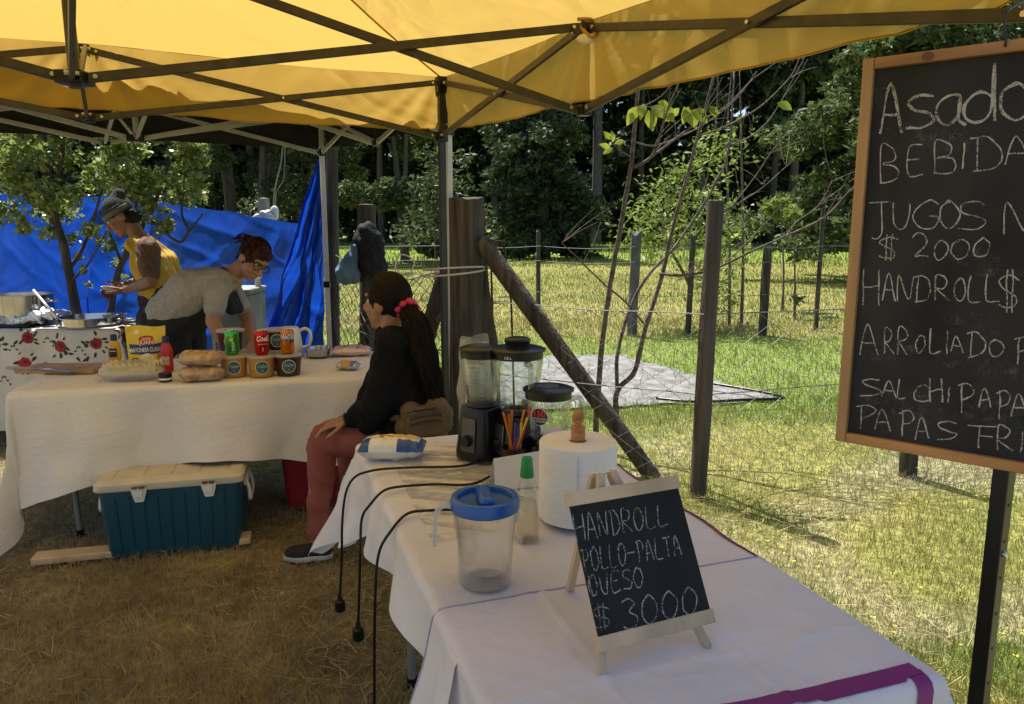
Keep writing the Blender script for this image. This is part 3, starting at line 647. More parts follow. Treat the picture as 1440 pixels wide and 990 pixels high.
# ================================================================== tents
yel = mat('yellow_fabric', (.62, .40, .07), .75, var=.06, vscale=2.5, bump=.06, bscale=260, trans=.5, tcol=(.59, .395, .095), spec=.2, crease=.35, cscale=1.6)
blk = mat('black_fabric', (.012, .012, .013), .8, var=.1, bump=.1, bscale=200)
def gazebo(rt, corners, mids, center, zt, d, peak, fabric, tube_m, val=.3, legm=None, bw=.027, bh=.015, hubz=None, top_over=.02, leg_w=.036, skip=(), holes=()):
    """pop-up tent: corners and mids as (x, y) in order round the square, each with its own eave height"""
    C_ = V(center); cor = [V((c[0], c[1], 0)) for c in corners]; mid = [V((c[0], c[1], 0)) for c in mids]
    zc = [c[2] for c in corners]; zm = [c[2] for c in mids]
    def edge(i, s):                                 # eave line of side i
        j = (i + 1) % 4
        a, b, c = V((*cor[i].xy, zc[i])), V((*mid[i].xy, zm[i])), V((*cor[j].xy, zc[j]))
        p = lerp(a, b, s * 2) if s < .5 else lerp(b, c, s * 2 - 1)
        p.z -= .012 * abs(math.sin(2 * math.pi * s)); return p
    pk = V((C_.x, C_.y, peak)); mb = MB()
    anchors = [V((*cor[i].xy, zc[i])) for i in range(4)] + [V((*mid[i].xy, zm[i])) for i in range(4)]
    for i in range(4):
        outw = (lerp(cor[i], cor[(i + 1) % 4], .5) - V((C_.x, C_.y, 0))).normalized()
        def roof(u, v, i=i, outw=outw):
            e = edge(i, u); e += (e - V((C_.x, C_.y, e.z))) * (top_over / 1.5) + V((0, 0, .02)); p = lerp(e, pk, v); p.z -= .10 * math.sin(math.pi * v) * (1 - .2 * math.sin(math.pi * u))
            for a in anchors:
                q = p - a; r = q.length
                if r < 1.3: p.z += min(1, u * 9, (1 - u) * 9) * min(1, v * 9) * 2.1 * .014 * math.exp(-r / .45) * min(1, r / .08) * math.cos(17 * math.atan2(q.x * outw.y - q.y * outw.x, q.dot(-outw) + .02) + 2 * noise.noise(p * 2))
            p.z += .006 * noise.noise(V((p.x * 2.3, p.y * 2.3, 1))); return p
        mb.grid(72, 34, roof)
    mb.build('canopy', fabric, rt, smooth=True)
    for i in range(4):
        outw = (lerp(cor[i], cor[(i + 1) % 4], .5) - V((C_.x, C_.y, 0))).normalized(); vb = MB()
        def flap(u, v, i=i, outw=outw):
            p = edge(i, u); p += (p - V((C_.x, C_.y, p.z))) * ((top_over + .001) / 1.5) + V((0, 0, .021 - v * val)); s = p.x * outw.y - p.y * outw.x
            m_ = abs(((u * 2) % 1) - .5) * 2                     # 1 near an anchor
            p += outw * (v * (.02 * noise.noise(V((s * 3.5, v * .6, i))) + .01 * math.sin(s * 31 + 3 * noise.noise(V((s * 3, 0, i)))) * (.3 + m_) + .012))
            ang = (u * 2 % 1); ang = min(ang, 1 - ang); p += outw * (.024 * math.cos(64 * ang / (v + .22)) * math.exp(-ang * 8) * min(1, v * 1.5))
            p.z += .012 * v * noise.noise(V((s * 4, 2, i))); return p
        vb.grid(220, 10, flap); vo = vb.build('valance', fabric, rt, smooth=True); MB().tube([flap(k / 110, .985) for k in range(111)], .0026, 5, False).build('hem', fabric, vo, smooth=True)
        MB().tube([lerp(V((*cor[i].xy, zc[i])), pk, k / 20) + V((0, 0, .012 - .10 * math.sin(math.pi * k / 20))) for k in range(21)], .005, 5, False).build('seam', fabric, rt, smooth=True)
    lm = legm or tube_m
    for i in range(4):
        if i in skip: continue
        c = cor[i]; a = (mid[i] - c).normalized(); rot = Matrix(((a.x, -a.y, 0), (a.y, a.x, 0), (0, 0, 1)))
        lg = MB().box((c.x, c.y, zc[i] * .5 - .01), (leg_w, leg_w, zc[i] + .02), rot).build('leg', lm, rt, bevel=.003)
        MB().box((c.x, c.y, .012), (.11, .11, .012), rot).build('foot_plate', lm, lg)
        for k in range(9 if i in holes else 0):
            for q0, q1 in ((V((0, -leg_w / 2 - .001, 0)), V((0, -leg_w / 2 - .0018, 0))), (V((-leg_w / 2 - .001, 0, 0)), V((-leg_w / 2 - .0018, 0, 0)))):
                MB().tube([c + rot @ q0 + V((0, 0, .12 + k * .09)), c + rot @ q1 + V((0, 0, .12 + k * .09))], .004, 8).build('pin_hole', plastic_black, lg)
        MB().ball(c + rot @ V((-leg_w / 2, 0, .72)), .008).build('push_button', chrome, lg)
        MB().box((c.x, c.y, zc[i] - .03), (leg_w + .02, leg_w + .02, .09), rot).build('top_bracket', plastic_black, rt, bevel=.004)
        MB().box((c.x, c.y, zc[i] - d), (leg_w + .022, leg_w + .022, .055), rot).build('slider', plastic_black, rt, bevel=.004)
    class bolts:
        tube = staticmethod(lambda pts, r, n: MB().tube(pts, r, n).build('bolt', chrome, rt, smooth=False))
    def tbar(p, q, off=V((0, 0, 0))):
        MB().bar(p + off, q + off, bw, bh, V((q - p).cross(V((0, 0, 1))))).build('truss_bar', tube_m, rt, bevel=.002)
        for e in (p, q):
            dd = (q - p).normalized(); c = e + off + (dd if e is p else -dd) * .03; n_ = dd.cross(V((0, 0, 1))).normalized(); bolts.tube([c - n_ * .02, c + n_ * .02], .007, 8)
    for i in range(4):
        j = (i + 1) % 4; mt = V((*mid[i].xy, zm[i] - .01)); ml = V((*mid[i].xy, zm[i] - d))
        for c, z in ((cor[i], zc[i]), (cor[j], zc[j])):
            top = V((c.x, c.y, z - .02)); lo = V((c.x, c.y, z - d)); s = (mid[i] - c).normalized(); n_ = V((-s.y, s.x, 0)) * .009
            tbar(top + s * .03, ml - s * .02, n_); tbar(lo + s * .03, mt - s * .02, -n_)
            x_ = lerp(lerp(top, lo, .5), lerp(mt, ml, .5), .5); bolts.tube([x_ - n_ * 3, x_ + n_ * 3], .006, 8)
        hz = hubz if hubz else zt - d * .9
        hu = V((C_.x, C_.y, hz + .42)); hl = V((C_.x, C_.y, hz)); s = (mid[i] - V((C_.x, C_.y, 0))).normalized(); n_ = V((-s.y, s.x, 0)) * .009
        tbar(ml - s * .03, hu + s * .03, n_); tbar(mt - s * .03, hl + s * .03, -n_)
        for q in (mt, ml): MB().box(q, (.05, .05, .04), Matrix(((s.x, -s.y, 0), (s.y, s.x, 0), (0, 0, 1)))).build('truss_joint', plastic_black, rt, bevel=.004)
    hz = hubz if hubz else zt - d * .9
    MB().tube([(C_.x, C_.y, hz - .03), (C_.x, C_.y, peak - .03)], .017, 10).build('center_pole', tube_m, rt)
    for z in (hz, hz + .42): MB().box((C_.x, C_.y, z), (.085, .085, .04)).build('hub', plastic_black, rt, bevel=.005)
    return rt
# yellow tent: joints where they stand
c1 = U(620, 112, 4.43); cm = U(823, 36, 3.04); c4 = U(1394, 825, 1.68); cf = U(117, 66, 3.62); cc = U(105, 110, 2.42)
zt = 2.25
K1 = (c1.x, 4.43, c1.z); K4 = (c4.x, c4.y, 2.23); KM = (cm.x, 3.04, cm.z); KF = (cf.x, 3.62, cf.z)
K2 = (2 * cf.x - c1.x, 2 * 3.62 - 4.43, 2.25); K3 = (K2[0] + K4[0] - K1[0], K2[1] + K4[1] - K1[1], 2.25)
KR = ((K3[0] + K4[0]) / 2, (K3[1] + K4[1]) / 2, 2.25); KL = ((K2[0] + K3[0]) / 2, (K2[1] + K3[1]) / 2, 2.25)
yt = thing('yellow_tent', 'yellow pop-up tent with dark scissor frame overhead', 'tent', (cc.x, cc.y, 0))
gazebo(yt, [K1, K2, K3, K4], [KF, KL, KR, KM], (cc.x, cc.y, 0), zt, .31, 3.1, yel, metal_dark, .29, metal_black, .03, .016, cc.z, holes=(3,))
# white tie at the side joint
tie = MB(); q = V((KM[0], KM[1], KM[2])); tie.tube(spline([q + V((-.02, -.02, -.01)), q + V((.02, -.04, -.05)), q + V((.05, -.02, -.02)), q + V((.03, .0, .02)), q + V((-.03, -.03, .015))], 5), .008, 6)
tie.build('tie_strap', mat('orange_strap', (.5, .25, .03), .7), yt)
MB().ball(q + V((0, -.03, -.055)), (.035, .012, .02)).build('velcro_tab', white_plastic, yt)
# black tent
b1 = U(632, 300, 4.69); b2 = U(458, 350, 6.1); bd = V((b2.x - b1.x, b2.y - b1.y, 0)); bl_ = V((-bd.y, bd.x, 0)); 
B1 = V((b1.x, b1.y, 0)); B2 = V((b2.x, b2.y, 0)); fm = U(147, 183, 5.35)
Ld = (V((fm.x, fm.y, 0)) - B2); B3 = B2 + Ld * 2; B4 = B1 + Ld * 2
zb = 2.33
L3 = lambda a: (a.x, a.y, zb)
bt = thing('black_tent', 'black pop-up tent with pale grey frame over the cooking corner', 'tent', tuple(lerp(B1, B3, .5)))
cB = lerp(B1, B3, .5)
gazebo(bt, [L3(B1), L3(B2), L3(B3), L3(B4)], [L3(lerp(B1, B2, .5)), L3(lerp(B2, B3, .5)), L3(lerp(B3, B4, .5)), L3(lerp(B4, B1, .5))], (cB.x, cB.y, 0), zb, .3, 3.1, blk, metal_grey, .28, mat('pale_tube', (.62, .6, .55), .45, var=.06), .03, .016, 1.98, leg_w=.034)
lg = [o for o in kids(bt) if o.name.startswith('leg')][1]
MB().box((B2.x, B2.y, 1.0), (.05, .05, .05)).build('clamp', plastic_black, lg, bevel=.005)

# ================================================================== blue tarpaulins
tarp = mat('blue_tarp', (.013, .085, .46), .36, col2=(.007, .038, .25), vscale=1.3, bump=.2, bscale=9, trans=.4, tcol=(.012, .09, .62), spec=.5, crease=.3, cscale=1.8)
def tarp_sheet(name, label, tops, bots, nu, nv, seed, amp=.05):
    """tops, bots: (px, py, D) along the upper and lower hem"""
    tp = spline([U(*a) for a in tops], 8); bt_ = spline([U(*a) for a in bots], 8)
    for q in bt_: q.z = max(q.z, .02)
    def fn(u, v):
        a = tp[min(len(tp) - 1, int(u * (len(tp) - 1)))]; i = u * (len(tp) - 1); k = min(len(tp) - 2, int(i)); a = lerp(tp[k], tp[k + 1], i - k)
        i = u * (len(bt_) - 1); k = min(len(bt_) - 2, int(i)); b = lerp(bt_[k], bt_[k + 1], i - k); p = lerp(a, b, v)
        n = noise.noise(V((u * 7, v * 1.6, seed))); n2 = noise.noise(V((u * 5 + v * 4, v * 5 - u * 3, seed + 8))); n3 = 1 - abs(noise.noise(V((u * 9 - v * 5, v * 7 + u * 4, seed + 3)))) * 2
        n4 = max(0, 1 - 4 * abs(noise.noise(V((u * 7 + v * 2.5, v * 1.3 - u * 1.2, seed + 6))))) + .7 * max(0, 1 - 5 * abs(noise.noise(V((u * 4 - v * 5, v * 1.5 + u * 1.2, seed + 7))))); p.y += amp * (.9 * n + .4 * n2 + .55 * n4) * min(1, v * 8 + .15); p.x += amp * .6 * n2 * min(1, v * 5); p.z += amp * .3 * noise.noise(V((u * 14, v, seed + 2))); return p
    o = MB().grid(nu, nv, fn).build(name, tarp, smooth=True); return tag(o, label, 'tarp')
tarp_sheet('blue_tarp', 'dark shaded blue tarp wall at the left behind the pots', [(-120, 250, 6.5), (-20, 258, 6.6), (40, 282, 6.75), (90, 292, 6.9), (125, 300, 7.0)], [(-120, 600, 6.4), (0, 600, 6.5), (60, 600, 6.6), (110, 600, 6.8), (130, 600, 6.9)], 70, 60, 2, .03)
tarp_sheet('blue_tarp', 'bright sunlit blue tarp stretched behind the two cooks', [(100, 278, 7.3), (150, 276, 7.35), (200, 280, 7.4), (245, 287, 7.2), (320, 298, 7.0), (385, 309, 6.8), (425, 316, 6.6)], [(95, 620, 7.2), (150, 620, 7.2), (200, 620, 7.2), (250, 620, 7.1), (320, 620, 6.9), (390, 620, 6.7), (430, 620, 6.6)], 150, 80, 5, .055)
tarp_sheet('blue_tarp', 'deep blue tarp corner tied high on the white tent pole', [(452, 208, 6.2), (453, 209, 6.2), (454, 210, 6.18), (456, 211, 6.16)], [(352, 540, 6.45), (385, 560, 6.3), (420, 570, 6.25), (456, 570, 6.2)], 70, 90, 9, .07)

# ================================================================== leafy orchard trees in front of the tarp
def orchard(label, D, stems, clumps, n, seed, size=.075):
    b = U(stems[0][0][0], stems[0][0][1], D); rt = T_('orchard_tree', label, 'tree', b.x, b.y); mb = MB(); random.seed(seed)
    for st in stems:
        r0, r1 = st[-1]; pts = st[:-1]; sp = spline([U(x, y, D + (dz if isinstance(dz, float) else 0.)) for x, y, dz in pts], 6)
        if st is stems[0]: sp = [V((sp[0].x + .05, sp[0].y, -.03))] + sp
        k = len(sp); mb.tube([q + V((noise.noise(q * 7), noise.noise(q * 7 + V((3, 3, 3))), 0)) * .012 for q in sp], [lerp(r0, r1, i / (k - 1)) for i in range(k)], 8)
    mb.build('trunk', bark, rt, smooth=True); cen = []; rad = []
    for (x, y, r) in clumps: c = U(x, y, D + random.uniform(-.35, .35)) - V(rt.location); cen.append(tuple(c)); rad.append(r / FPX * D)
    rawmesh('crown', cloud(n, cen, rad, size, .0, .9, seed, .1, 1.7), None, 4, leaf_bright, rt); return rt
random.seed(8)
cl1 = [(random.uniform(-70, 175), 300 - 190 * random.random() ** .8, random.uniform(14, 34)) for _ in range(64)] + [(random.uniform(20, 150), random.uniform(280, 345), random.uniform(7, 15)) for _ in range(16)] + [(118, 380, 7), (125, 400, 6), (110, 360, 8), (150, 350, 9), (135, 330, 9)]
orchard('leafy orchard tree with a crooked grey trunk behind the cooking pots', 6.25, [[(112, 470, 0.), (105, 420, 0.), (97, 380, 0.), (82, 320, 0.), (70, 270, 0.), (62, 200, 0.), (55, 140, 0.), (.045, .02)], [(82, 320, 0.), (60, 280, 0.1), (45, 220, .2), (.025, .008)], [(72, 280, 0.), (85, 230, -.1), (95, 170, -.2), (.025, .008)], [(97, 380, 0.), (120, 340, .1), (140, 280, .1), (150, 220, .1), (.02, .006)], [(100, 395, 0.), (125, 370, -.1), (150, 325, -.1), (.012, .005)]], cl1, 8200, 31, .036)
cl2 = [(random.uniform(165, 300), 285 - 170 * random.random() ** .8, random.uniform(9, 24)) for _ in range(50)] + [(random.uniform(190, 250), random.uniform(270, 330), random.uniform(6, 12)) for _ in range(16)] + [(165, 370, 8), (172, 390, 7), (180, 350, 8), (160, 350, 7)]
orchard('slender leafy tree with forking branches behind the woman in the beanie', 6.45, [[(152, 470, 0.), (158, 420, 0.), (172, 370, 0.), (195, 330, 0.), (215, 290, 0.), (235, 240, 0.), (250, 190, 0.), (.034, .010)], [(195, 330, 0.), (190, 280, 0.), (180, 220, 0.), (.022, .006)], [(215, 310, -.1), (250, 340, -.1), (265, 325, -.1), (285, 300, -.1), (.016, .006)], [(265, 325, -.1), (256, 300, -.1), (258, 270, -.1), (260, 210, -.1), (.012, .004)], [(172, 370, 0.), (155, 330, 0.), (140, 295, 0.), (.014, .005)]], cl2, 4600, 32, .035)
wp = V((U(371, 330, 8).x, 8, -.05)); rough_post('fence_post', 'grey weathered post top showing above the blue tarp', wp, U(371, 279, 8), .06, mat('pale_post', (.3, .27, .24), .9, bump=.4), None, 12, 1, 31)
wb = MB(); wb.ball(U(378, 303, 7.6), (.09, .05, .05)); wb.ball(U(366, 306, 7.6), (.07, .05, .03)); wb.ball(U(386, 297, 7.6), (.035, .04, .05)); wb.cone(U(372, 309, 7.6), U(372, 340, 7.6), .03, .03)
tag(remesh_obj(wb, 'plastic_bag', mat('white_bag', (.7, .7, .7), .5, var=.05), None, .01, 3, .02), 'white plastic bag caught on the tarp beside the grey post', 'bag')
dv = MB().tube(spline([U(398, 200, 7.8), U(395, 230, 7.8), U(386, 270, 7.8), U(384, 320, 7.8)], 6), .007, 6); dv.tube(spline([U(401, 200, 7.75), U(399, 250, 7.75), U(388, 275, 7.8), U(390, 330, 7.8)], 6), .005, 5)
tag(dv.build('dry_vine', mat('dry_vine_bark', (.26, .23, .19), .8), smooth=True), 'pale dry vine stems hanging above the white plastic bag', 'vine')

# ================================================================== tables and cloths
def drape_fn(A, ux, uy, L, W, z, ov, flare=.05, cflare=.3, rip=.05, kf=14., seed=0, wr=.004, creases=()):
    """ov = overhang at s<0, s>L, t<0, t>W; returns a function of cloth coordinates (s, t)"""
    A = V(A); ux = V(ux).normalized(); uy = V(uy).normalized(); rb = .02
    def fn(s, t, lift=0.):
        cs = min(L, max(0, s)); ct = min(W, max(0, t)); ds = s - cs; dt = t - ct; r = math.hypot(ds, dt)
        n1 = noise.noise(V((s * 5, t * 5, seed))); n2 = 1 - abs(noise.noise(V((s * 4.5 + t * 2, t * 6 - s, seed + 5)))) * 2
        x, y, zz = cs, ct, z + lift
        if r < 1e-6: zz += sum(hh * math.exp(-(((s if ax_ else t) - pos - .006 * n1) / .009) ** 2) for ax_, pos, hh in creases) + wr * (n1 * .4 + max(0, n2 - .75) * 1.6) * min(1, min(s + .05, L - s + .05, t + .05, W - t + .05) * 8 if True else 1)
        else:
            ox, oy = ds / r, dt / r; corner = min(abs(ds), abs(dt)) / (r * .7072 + 1e-9)
            if r < rb * 1.5708: h = rb * math.sin(r / rb); d = rb * (1 - math.cos(r / rb))
            else:
                q = r - rb * 1.5708; f = flare + (cflare - flare) * corner; h = rb + q * f; d = rb + q * math.sqrt(max(.1, 1 - f * f))
            along = s if abs(dt) > abs(ds) else t
            h += (rip * d * (math.sin(along * kf + seed + 1.5 * noise.noise(V((along * 2, seed, 0)))) + .6 * noise.noise(V((along * 6, d * 2, seed)))) + .012 * noise.noise(V((s * 7, t * 7, seed + 2))) * min(1, d * 8)) * (1 - .5 * corner)
            h = max(h, .003); x += ox * (h + lift); y += oy * (h + lift); zz = z - d + lift * .3
            if zz < .008: zz = .008 + .003 * n1; x += ox * .02; y += oy * .02
        p = A + ux * x + uy * y; return V((p.x, p.y, zz))
    return fn
def cloth(name, label, fn, s0, s1, t0, t1, m, ns, nt_, hemf=None, grp=None):
    def g(u, v):
        s = lerp(s0, s1, u); t = lerp(t0, t1, v)
        if hemf: s, t = hemf(s, t)
        return fn(s, t)
    o = MB().grid(ns, nt_, g).build(name, m, smooth=True, recalc=False); tag(o, label, 'tablecloth', grp); return o
def folding_table(label, A, ux, uy, L, W, z, legs):
    A = V(A); ux = V(ux).normalized(); uy = V(uy).normalized(); rot = Matrix((ux, uy, V((0, 0, 1)))).transposed()
    c = A + ux * L / 2 + uy * W / 2; rt = thing('folding_table', label, 'table', (c.x, c.y, 0))
    MB().box((c.x, c.y, z - .03), (L - .012, W - .012, .044), rot).build('tabletop', white_plastic, rt, bevel=.008)
    tm = mat('table_tube', (.28, .27, .25), .4, metal=.4)
    for s in legs:
        for t in (.1, W - .1):
            p = A + ux * s + uy * t; q = A + ux * (s + (.10 if s < L / 2 else -.10)) + uy * t
            lg = MB().tube(spline([(q.x, q.y, z - .05), (lerp(q.x, p.x, .3), lerp(q.y, p.y, .3), z - .16), (p.x, p.y, z - .34), (p.x, p.y, .02)], 5), .0135, 10).build('leg', tm, rt)
            MB().tube([(p.x, p.y, .035), (p.x, p.y, 0)], .017, 10).build('foot_cap', plastic_black, lg)
    return rt
UX, UY = V((-.321, .947, 0)).normalized(), V((.947, .321, 0)).normalized()
FA = V((.7, 1.15, 0)) - UY * .72; FL, FW, FZ = 1.66, .72, .742
folding_table('long folding table under white cloths in the foreground', FA, UX, UY, FL, FW, .736, (.28, 1.36))
cloth_w = mat('white_cloth', (.78, .755, .82), .85, var=.045, vscale=2.2, bump=.12, bscale=130, sheen=.2, trans=.12, crease=.16, cscale=3.2)
fnF = drape_fn(FA, UX, UY, FL, FW, FZ, None, .08, .42, .14, 15, 3, .006, ((0, .24, .0035), (0, .49, .003), (1, .95, .003)))
fnN = drape_fn(FA, UX, UY, FL, FW, FZ + .004, None, .13, .32, .13, 12, 8, .006, ((0, .20, .0035), (0, .45, .0035), (1, .16, .003)))
def hem_far(s, t):
    if t < 0: t *= (.48 + .52 * sm(1.25, 1.7, s)) * (1 + .14 * noise.noise(V((s * 3, 1, 1))))
    return s, t
cf_ = cloth('tablecloth', 'cream lit white cloth over the far half of the front table under the blenders', fnF, .30, FL + .35, -.37, FW + .035, cloth_w, 240, 170, hem_far)
cn_ = cloth('tablecloth', 'smooth white cloth with purple trim over the near half of the front table', fnN, -.34, .468, -.33, FW + .16, cloth_w, 150, 190)
purple = mat('purple_trim', (.22, .018, .17), .6, var=.06, bump=.1, bscale=150)
def trim_pt(u, v): q = FA + UX * lerp(.40, 1.2, u) + UY * (FW + lerp(-.004, .020, v) * min(1, 6 * u, 6 * (1 - u)) + .004 * math.sin(u * 21)); return V((q.x, q.y, FZ + .0045 - .016 * v * v))
MB().grid(60, 4, trim_pt).build('trim', purple, cf_, smooth=True)
bd_ = MB().grid(60, 3, lambda u, v: fnN(lerp(.032, .001, v) - .012 * math.sin(u * 2.2) + .010, lerp(.26, FW - .02, u), .0028))
bd_.grid(3, 24, lambda u, v: fnN(lerp(.012, -.30, v), FW - lerp(.018, .050, u) - .03 * v, .0034)); bd_.build('trim', purple, cn_, smooth=True)
# stitched hem of the near cloth
hp = [fnN(.468, lerp(-.33, FW + .16, i / 60), .001) for i in range(61)]; MB().tube(hp, .0018, 5, False).build('hem', mat('lilac_hem', (.42, .38, .52), .8), cn_)
# back table
BX, BY = V((.974, .227, 0)).normalized(), V((-.227, .974, 0)).normalized(); BA = V((-2.235, 3.3, 0)); BL, BW, BZ = 1.68, .74, .742
folding_table('long folding table under a quilted cream cloth behind the cooler', BA + V((.0, .0, 0)), BX, BY, BL, BW, .736, (.19, 1.5))
m, t, p, out = nodes('quilted_cloth'); tc = t.nodes.new('ShaderNodeTexCoord'); bk = t.nodes.new('ShaderNodeTexBrick'); bk.inputs['Scale'].default_value = 7; bk.inputs['Mortar Size'].default_value = .012; bk.inputs['Mortar Smooth'].default_value = .6
mp = t.nodes.new('ShaderNodeMapping'); mp.inputs['Rotation'].default_value = (R(90), R(20), R(8)); t.links.new(tc.outputs['Object'], mp.inputs[0]); t.links.new(mp.outputs[0], bk.inputs['Vector'])
n1 = t.nodes.new('ShaderNodeTexNoise'); n1.inputs['Scale'].default_value = 90; t.links.new(tc.outputs['Object'], n1.inputs['Vector'])
ad = t.nodes.new('ShaderNodeMath'); ad.operation = 'MULTIPLY_ADD'; ad.inputs[1].default_value = -1.; t.links.new(bk.outputs['Fac'], ad.inputs[0]); t.links.new(n1.outputs[0], ad.inputs[2])
bp = t.nodes.new('ShaderNodeBump'); bp.inputs['Strength'].default_value = .42; bp.inputs['Distance'].default_value = .006; t.links.new(ad.outputs[0], bp.inputs['Height']); t.links.new(bp.outputs[0], p.inputs['Normal'])
p.inputs['Base Color'].default_value = (.74, .70, .66, 1); p.inputs['Roughness'].default_value = .9; quilt = m
fnB = drape_fn(BA, BX, BY, BL, BW, BZ, None, .07, .20, .17, 9, 6, .003)
def hem_b(s, t):
    if t < 0: t *= .88 + .72 * min(1, max(0, 1 - (s + .30) / 1.05)) ** 1.1 + .10 * noise.noise(V((s * 2.2, 4, 1))) + .22 * sm(.75, 1.3, s)
    return s, t
cb_ = cloth('tablecloth', 'cream quilted cloth hanging from the back table over the blue cooler', fnB, -.42, BL + .22, -.40, BW + .6, quilt, 150, 90, hem_b)  # unseen rear overhang is lengthened to darken the ground under the table
# cooking table
KX, KY = V((1, .03, 0)).normalized(), V((-.03, 1, 0)).normalized(); KA = V((U(168, 462, 5.05).x - 1.75, 5.0, 0)); KL, KW, KZ = 1.75, .62, .785
folding_table('cooking table under a rose patterned cloth at the far left', KA, KX, KY, KL, KW, .779, (.2, 1.5))
floral = mat('floral_ground', (.66, .62, .56), .8, var=.03, bump=.1, bscale=120)
fnK = drape_fn(KA, KX, KY, KL, KW, KZ, None, .05, .28, .06, 8, 14, .003)
ck = MB(); ck.grid(120, 70, lambda u, v: fnK(lerp(-.2, KL + .25, u), lerp(-.70, KW + .5, v)))  # front skirt lengthened out of view to block light from under the back table
random.seed(14)
def print_blob(s, t, r, n, jag, mi, sq=1., rot=0.):
    pts = []
    for k in range(n):
        a = 2 * math.pi * k / n; rr = r * (1 + jag * math.cos(a * 5 + s * 40) * .5 + jag * random.uniform(-.4, .4)); x, y = rr * math.cos(a), rr * math.sin(a) * sq
        pts.append(fnK(s + x * math.cos(rot) - y * math.sin(rot), t + x * math.sin(rot) + y * math.cos(rot), .003 + mi * .0006))
    c = fnK(s, t, .003 + mi * .0006); ck.add([c] + pts, [(0, k + 1, (k + 1) % n + 1) for k in range(n)], mi)
for (s, t) in [(.93, -.12), (1.15, -.07), (1.36, -.13), (1.6, -.11), (1.12, -.24), (.72, -.2), (1.5, -.27), (.5, -.1), (.3, -.2), (.85, -.33), (1.75, .05), (1.82, -.02), (1.3, -.34)]:
    for k in range(10): a = random.uniform(0, 6.28); d = random.uniform(.045, .085); print_blob(s + d * math.cos(a), t + d * math.sin(a), random.uniform(.012, .022), 8, .2, 2, .45, a + random.uniform(-.5, .5))
    for k in range(7): a = k * .9; print_blob(s + .022 * math.cos(a), t + .022 * math.sin(a), .019, 9, .4, 1)
    print_blob(s, t, .026, 12, .5, 1)
    for k in range(4): a = random.uniform(0, 6.28); print_blob(s + .012 * math.cos(a), t + .012 * math.sin(a), .010, 8, .4, 3)
    for k in range(5): print_blob(s + .1 + k * .016, t + .03 * math.sin(k) - .03, .010, 7, .3, 2, .5, k)
o = ck.build('tablecloth', [floral, mat('rose_red', (.36, .02, .03), .8), mat('rose_leaf', (.03, .045, .03), .8), mat('rose_deep', (.16, .008, .015), .8)], smooth=True, recalc=False); tag(o, 'white cloth printed with red roses on the cooking table', 'tablecloth')

# ================================================================== pots and pans on the cooking table
def on(fn_z, px, py): return G(px, py, fn_z)
p0 = U(36, 449, 5.28); p0.z = KZ
pot = thing('cooking_pot', 'big shiny steel cooking pot steaming at the far left', 'pot', tuple(p0))
def lath(prof, c, n=40, **k): return MB().lathe(prof, c, n, **k)
lath([(.0, .004), (.172, .004), (.182, .012), (.185, .205), (.196, .208), (.196, .213), (.180, .213), (.178, .02), (0, .018)], p0).build('pot_body', steel, pot, smooth=None)
for s in (-1, 1): MB().tube(spline([p0 + V((s * .183, -.05, .165)), p0 + V((s * .225, -.045, .168)), p0 + V((s * .235, 0, .168)), p0 + V((s * .225, .045, .168)), p0 + V((s * .183, .05, .165))], 5), .007, 8).build('handle', steel, pot, smooth=True)
lath([(0, .18), (.176, .18)], p0).build('rice', mat('rice', (.7, .66, .55), .8, bump=.8, bscale=120), pot)
ld = MB().tube([U(47, 408, 5.2), U(80, 447, 5.08)], .009, 8); tag(ld.build('ladle', mat('pale_steel', (.75, .75, .75), .35, metal=.6), smooth=True), 'long white handled spoon leaning on the steel pot', 'spoon')
p1 = U(127, 446, 5.2); p1.z = KZ
pan = thing('steel_pan', 'low round steel pan in front of the cook', 'pan', tuple(p1))
lath([(0, .003), (.180, .003), (.19, .012), (.196, .062), (.206, .064), (.206, .067), (.19, .067), (.183, .014), (0, .012)], p1).build('pan_body', steel, pan)
for s in (-1, 1): MB().tube(spline([p1 + V((s * .195, -.04, .05)), p1 + V((s * .225, -.03, .052)), p1 + V((s * .225, .03, .052)), p1 + V((s * .195, .04, .05))], 5), .005, 6).build('handle', steel, pan, smooth=True)
cl_ = MB(); c = U(86, 436, 5.3)
for dx, dy, dz, r in ((-.06, 0, .03, .05), (0, .02, .05, .045), (.05, 0, .03, .04), (.0, -.04, .02, .04)): cl_.ball((c.x + dx, c.y + dy, KZ + dz), (r, r * .8, r * .8))
tag(remesh_obj(cl_, 'dish_cloth', mat('blue_check', (.55, .6, .7), .9, col2=(.08, .14, .4), vscale=24), None, .008, 3, .03), 'crumpled blue and white dish cloth between pot and pan', 'dish cloth')
fo = MB(); c = U(30, 440, 5.12)
for k in range(5): fo.cone((c.x - .16 + k * .07, 5.1 + .01 * k, KZ + .035 + .012 * k), (c.x - .1 + k * .07, 5.12, KZ + .04 + .013 * k), .03, .028)
tag(remesh_obj(fo, 'foil_parcel', mat('foil', (.72, .73, .75), .28, metal=1., bump=1., bscale=50), None, .007, 1, .03), 'crumpled foil parcel lying in front of the steel pot', 'foil')
c = U(8, 455, 5.06); tr_ = MB().box((c.x, 5.16, KZ + .014), (.3, .2, .02)); tag(tr_.build('griddle', plastic_black, bevel=.008), 'flat black griddle at the edge of the rose cloth', 'griddle')
c = U(80, 456, 5.1); a0 = G(38, 457, KZ + .006); ps = MB().grid(10, 6, lambda u, v: V((lerp(-2.95, -2.42, u) - .25, 5.02 + v * .17, KZ + .006 + .004 * noise.noise(V((u * 5, v * 5, 2)))))); tag(ps.build('paper_sheet', mat('white_paper', (.78, .77, .74), .9, var=.02), smooth=True, solid=.001), 'white paper sheet in front of the low steel pan', 'paper')
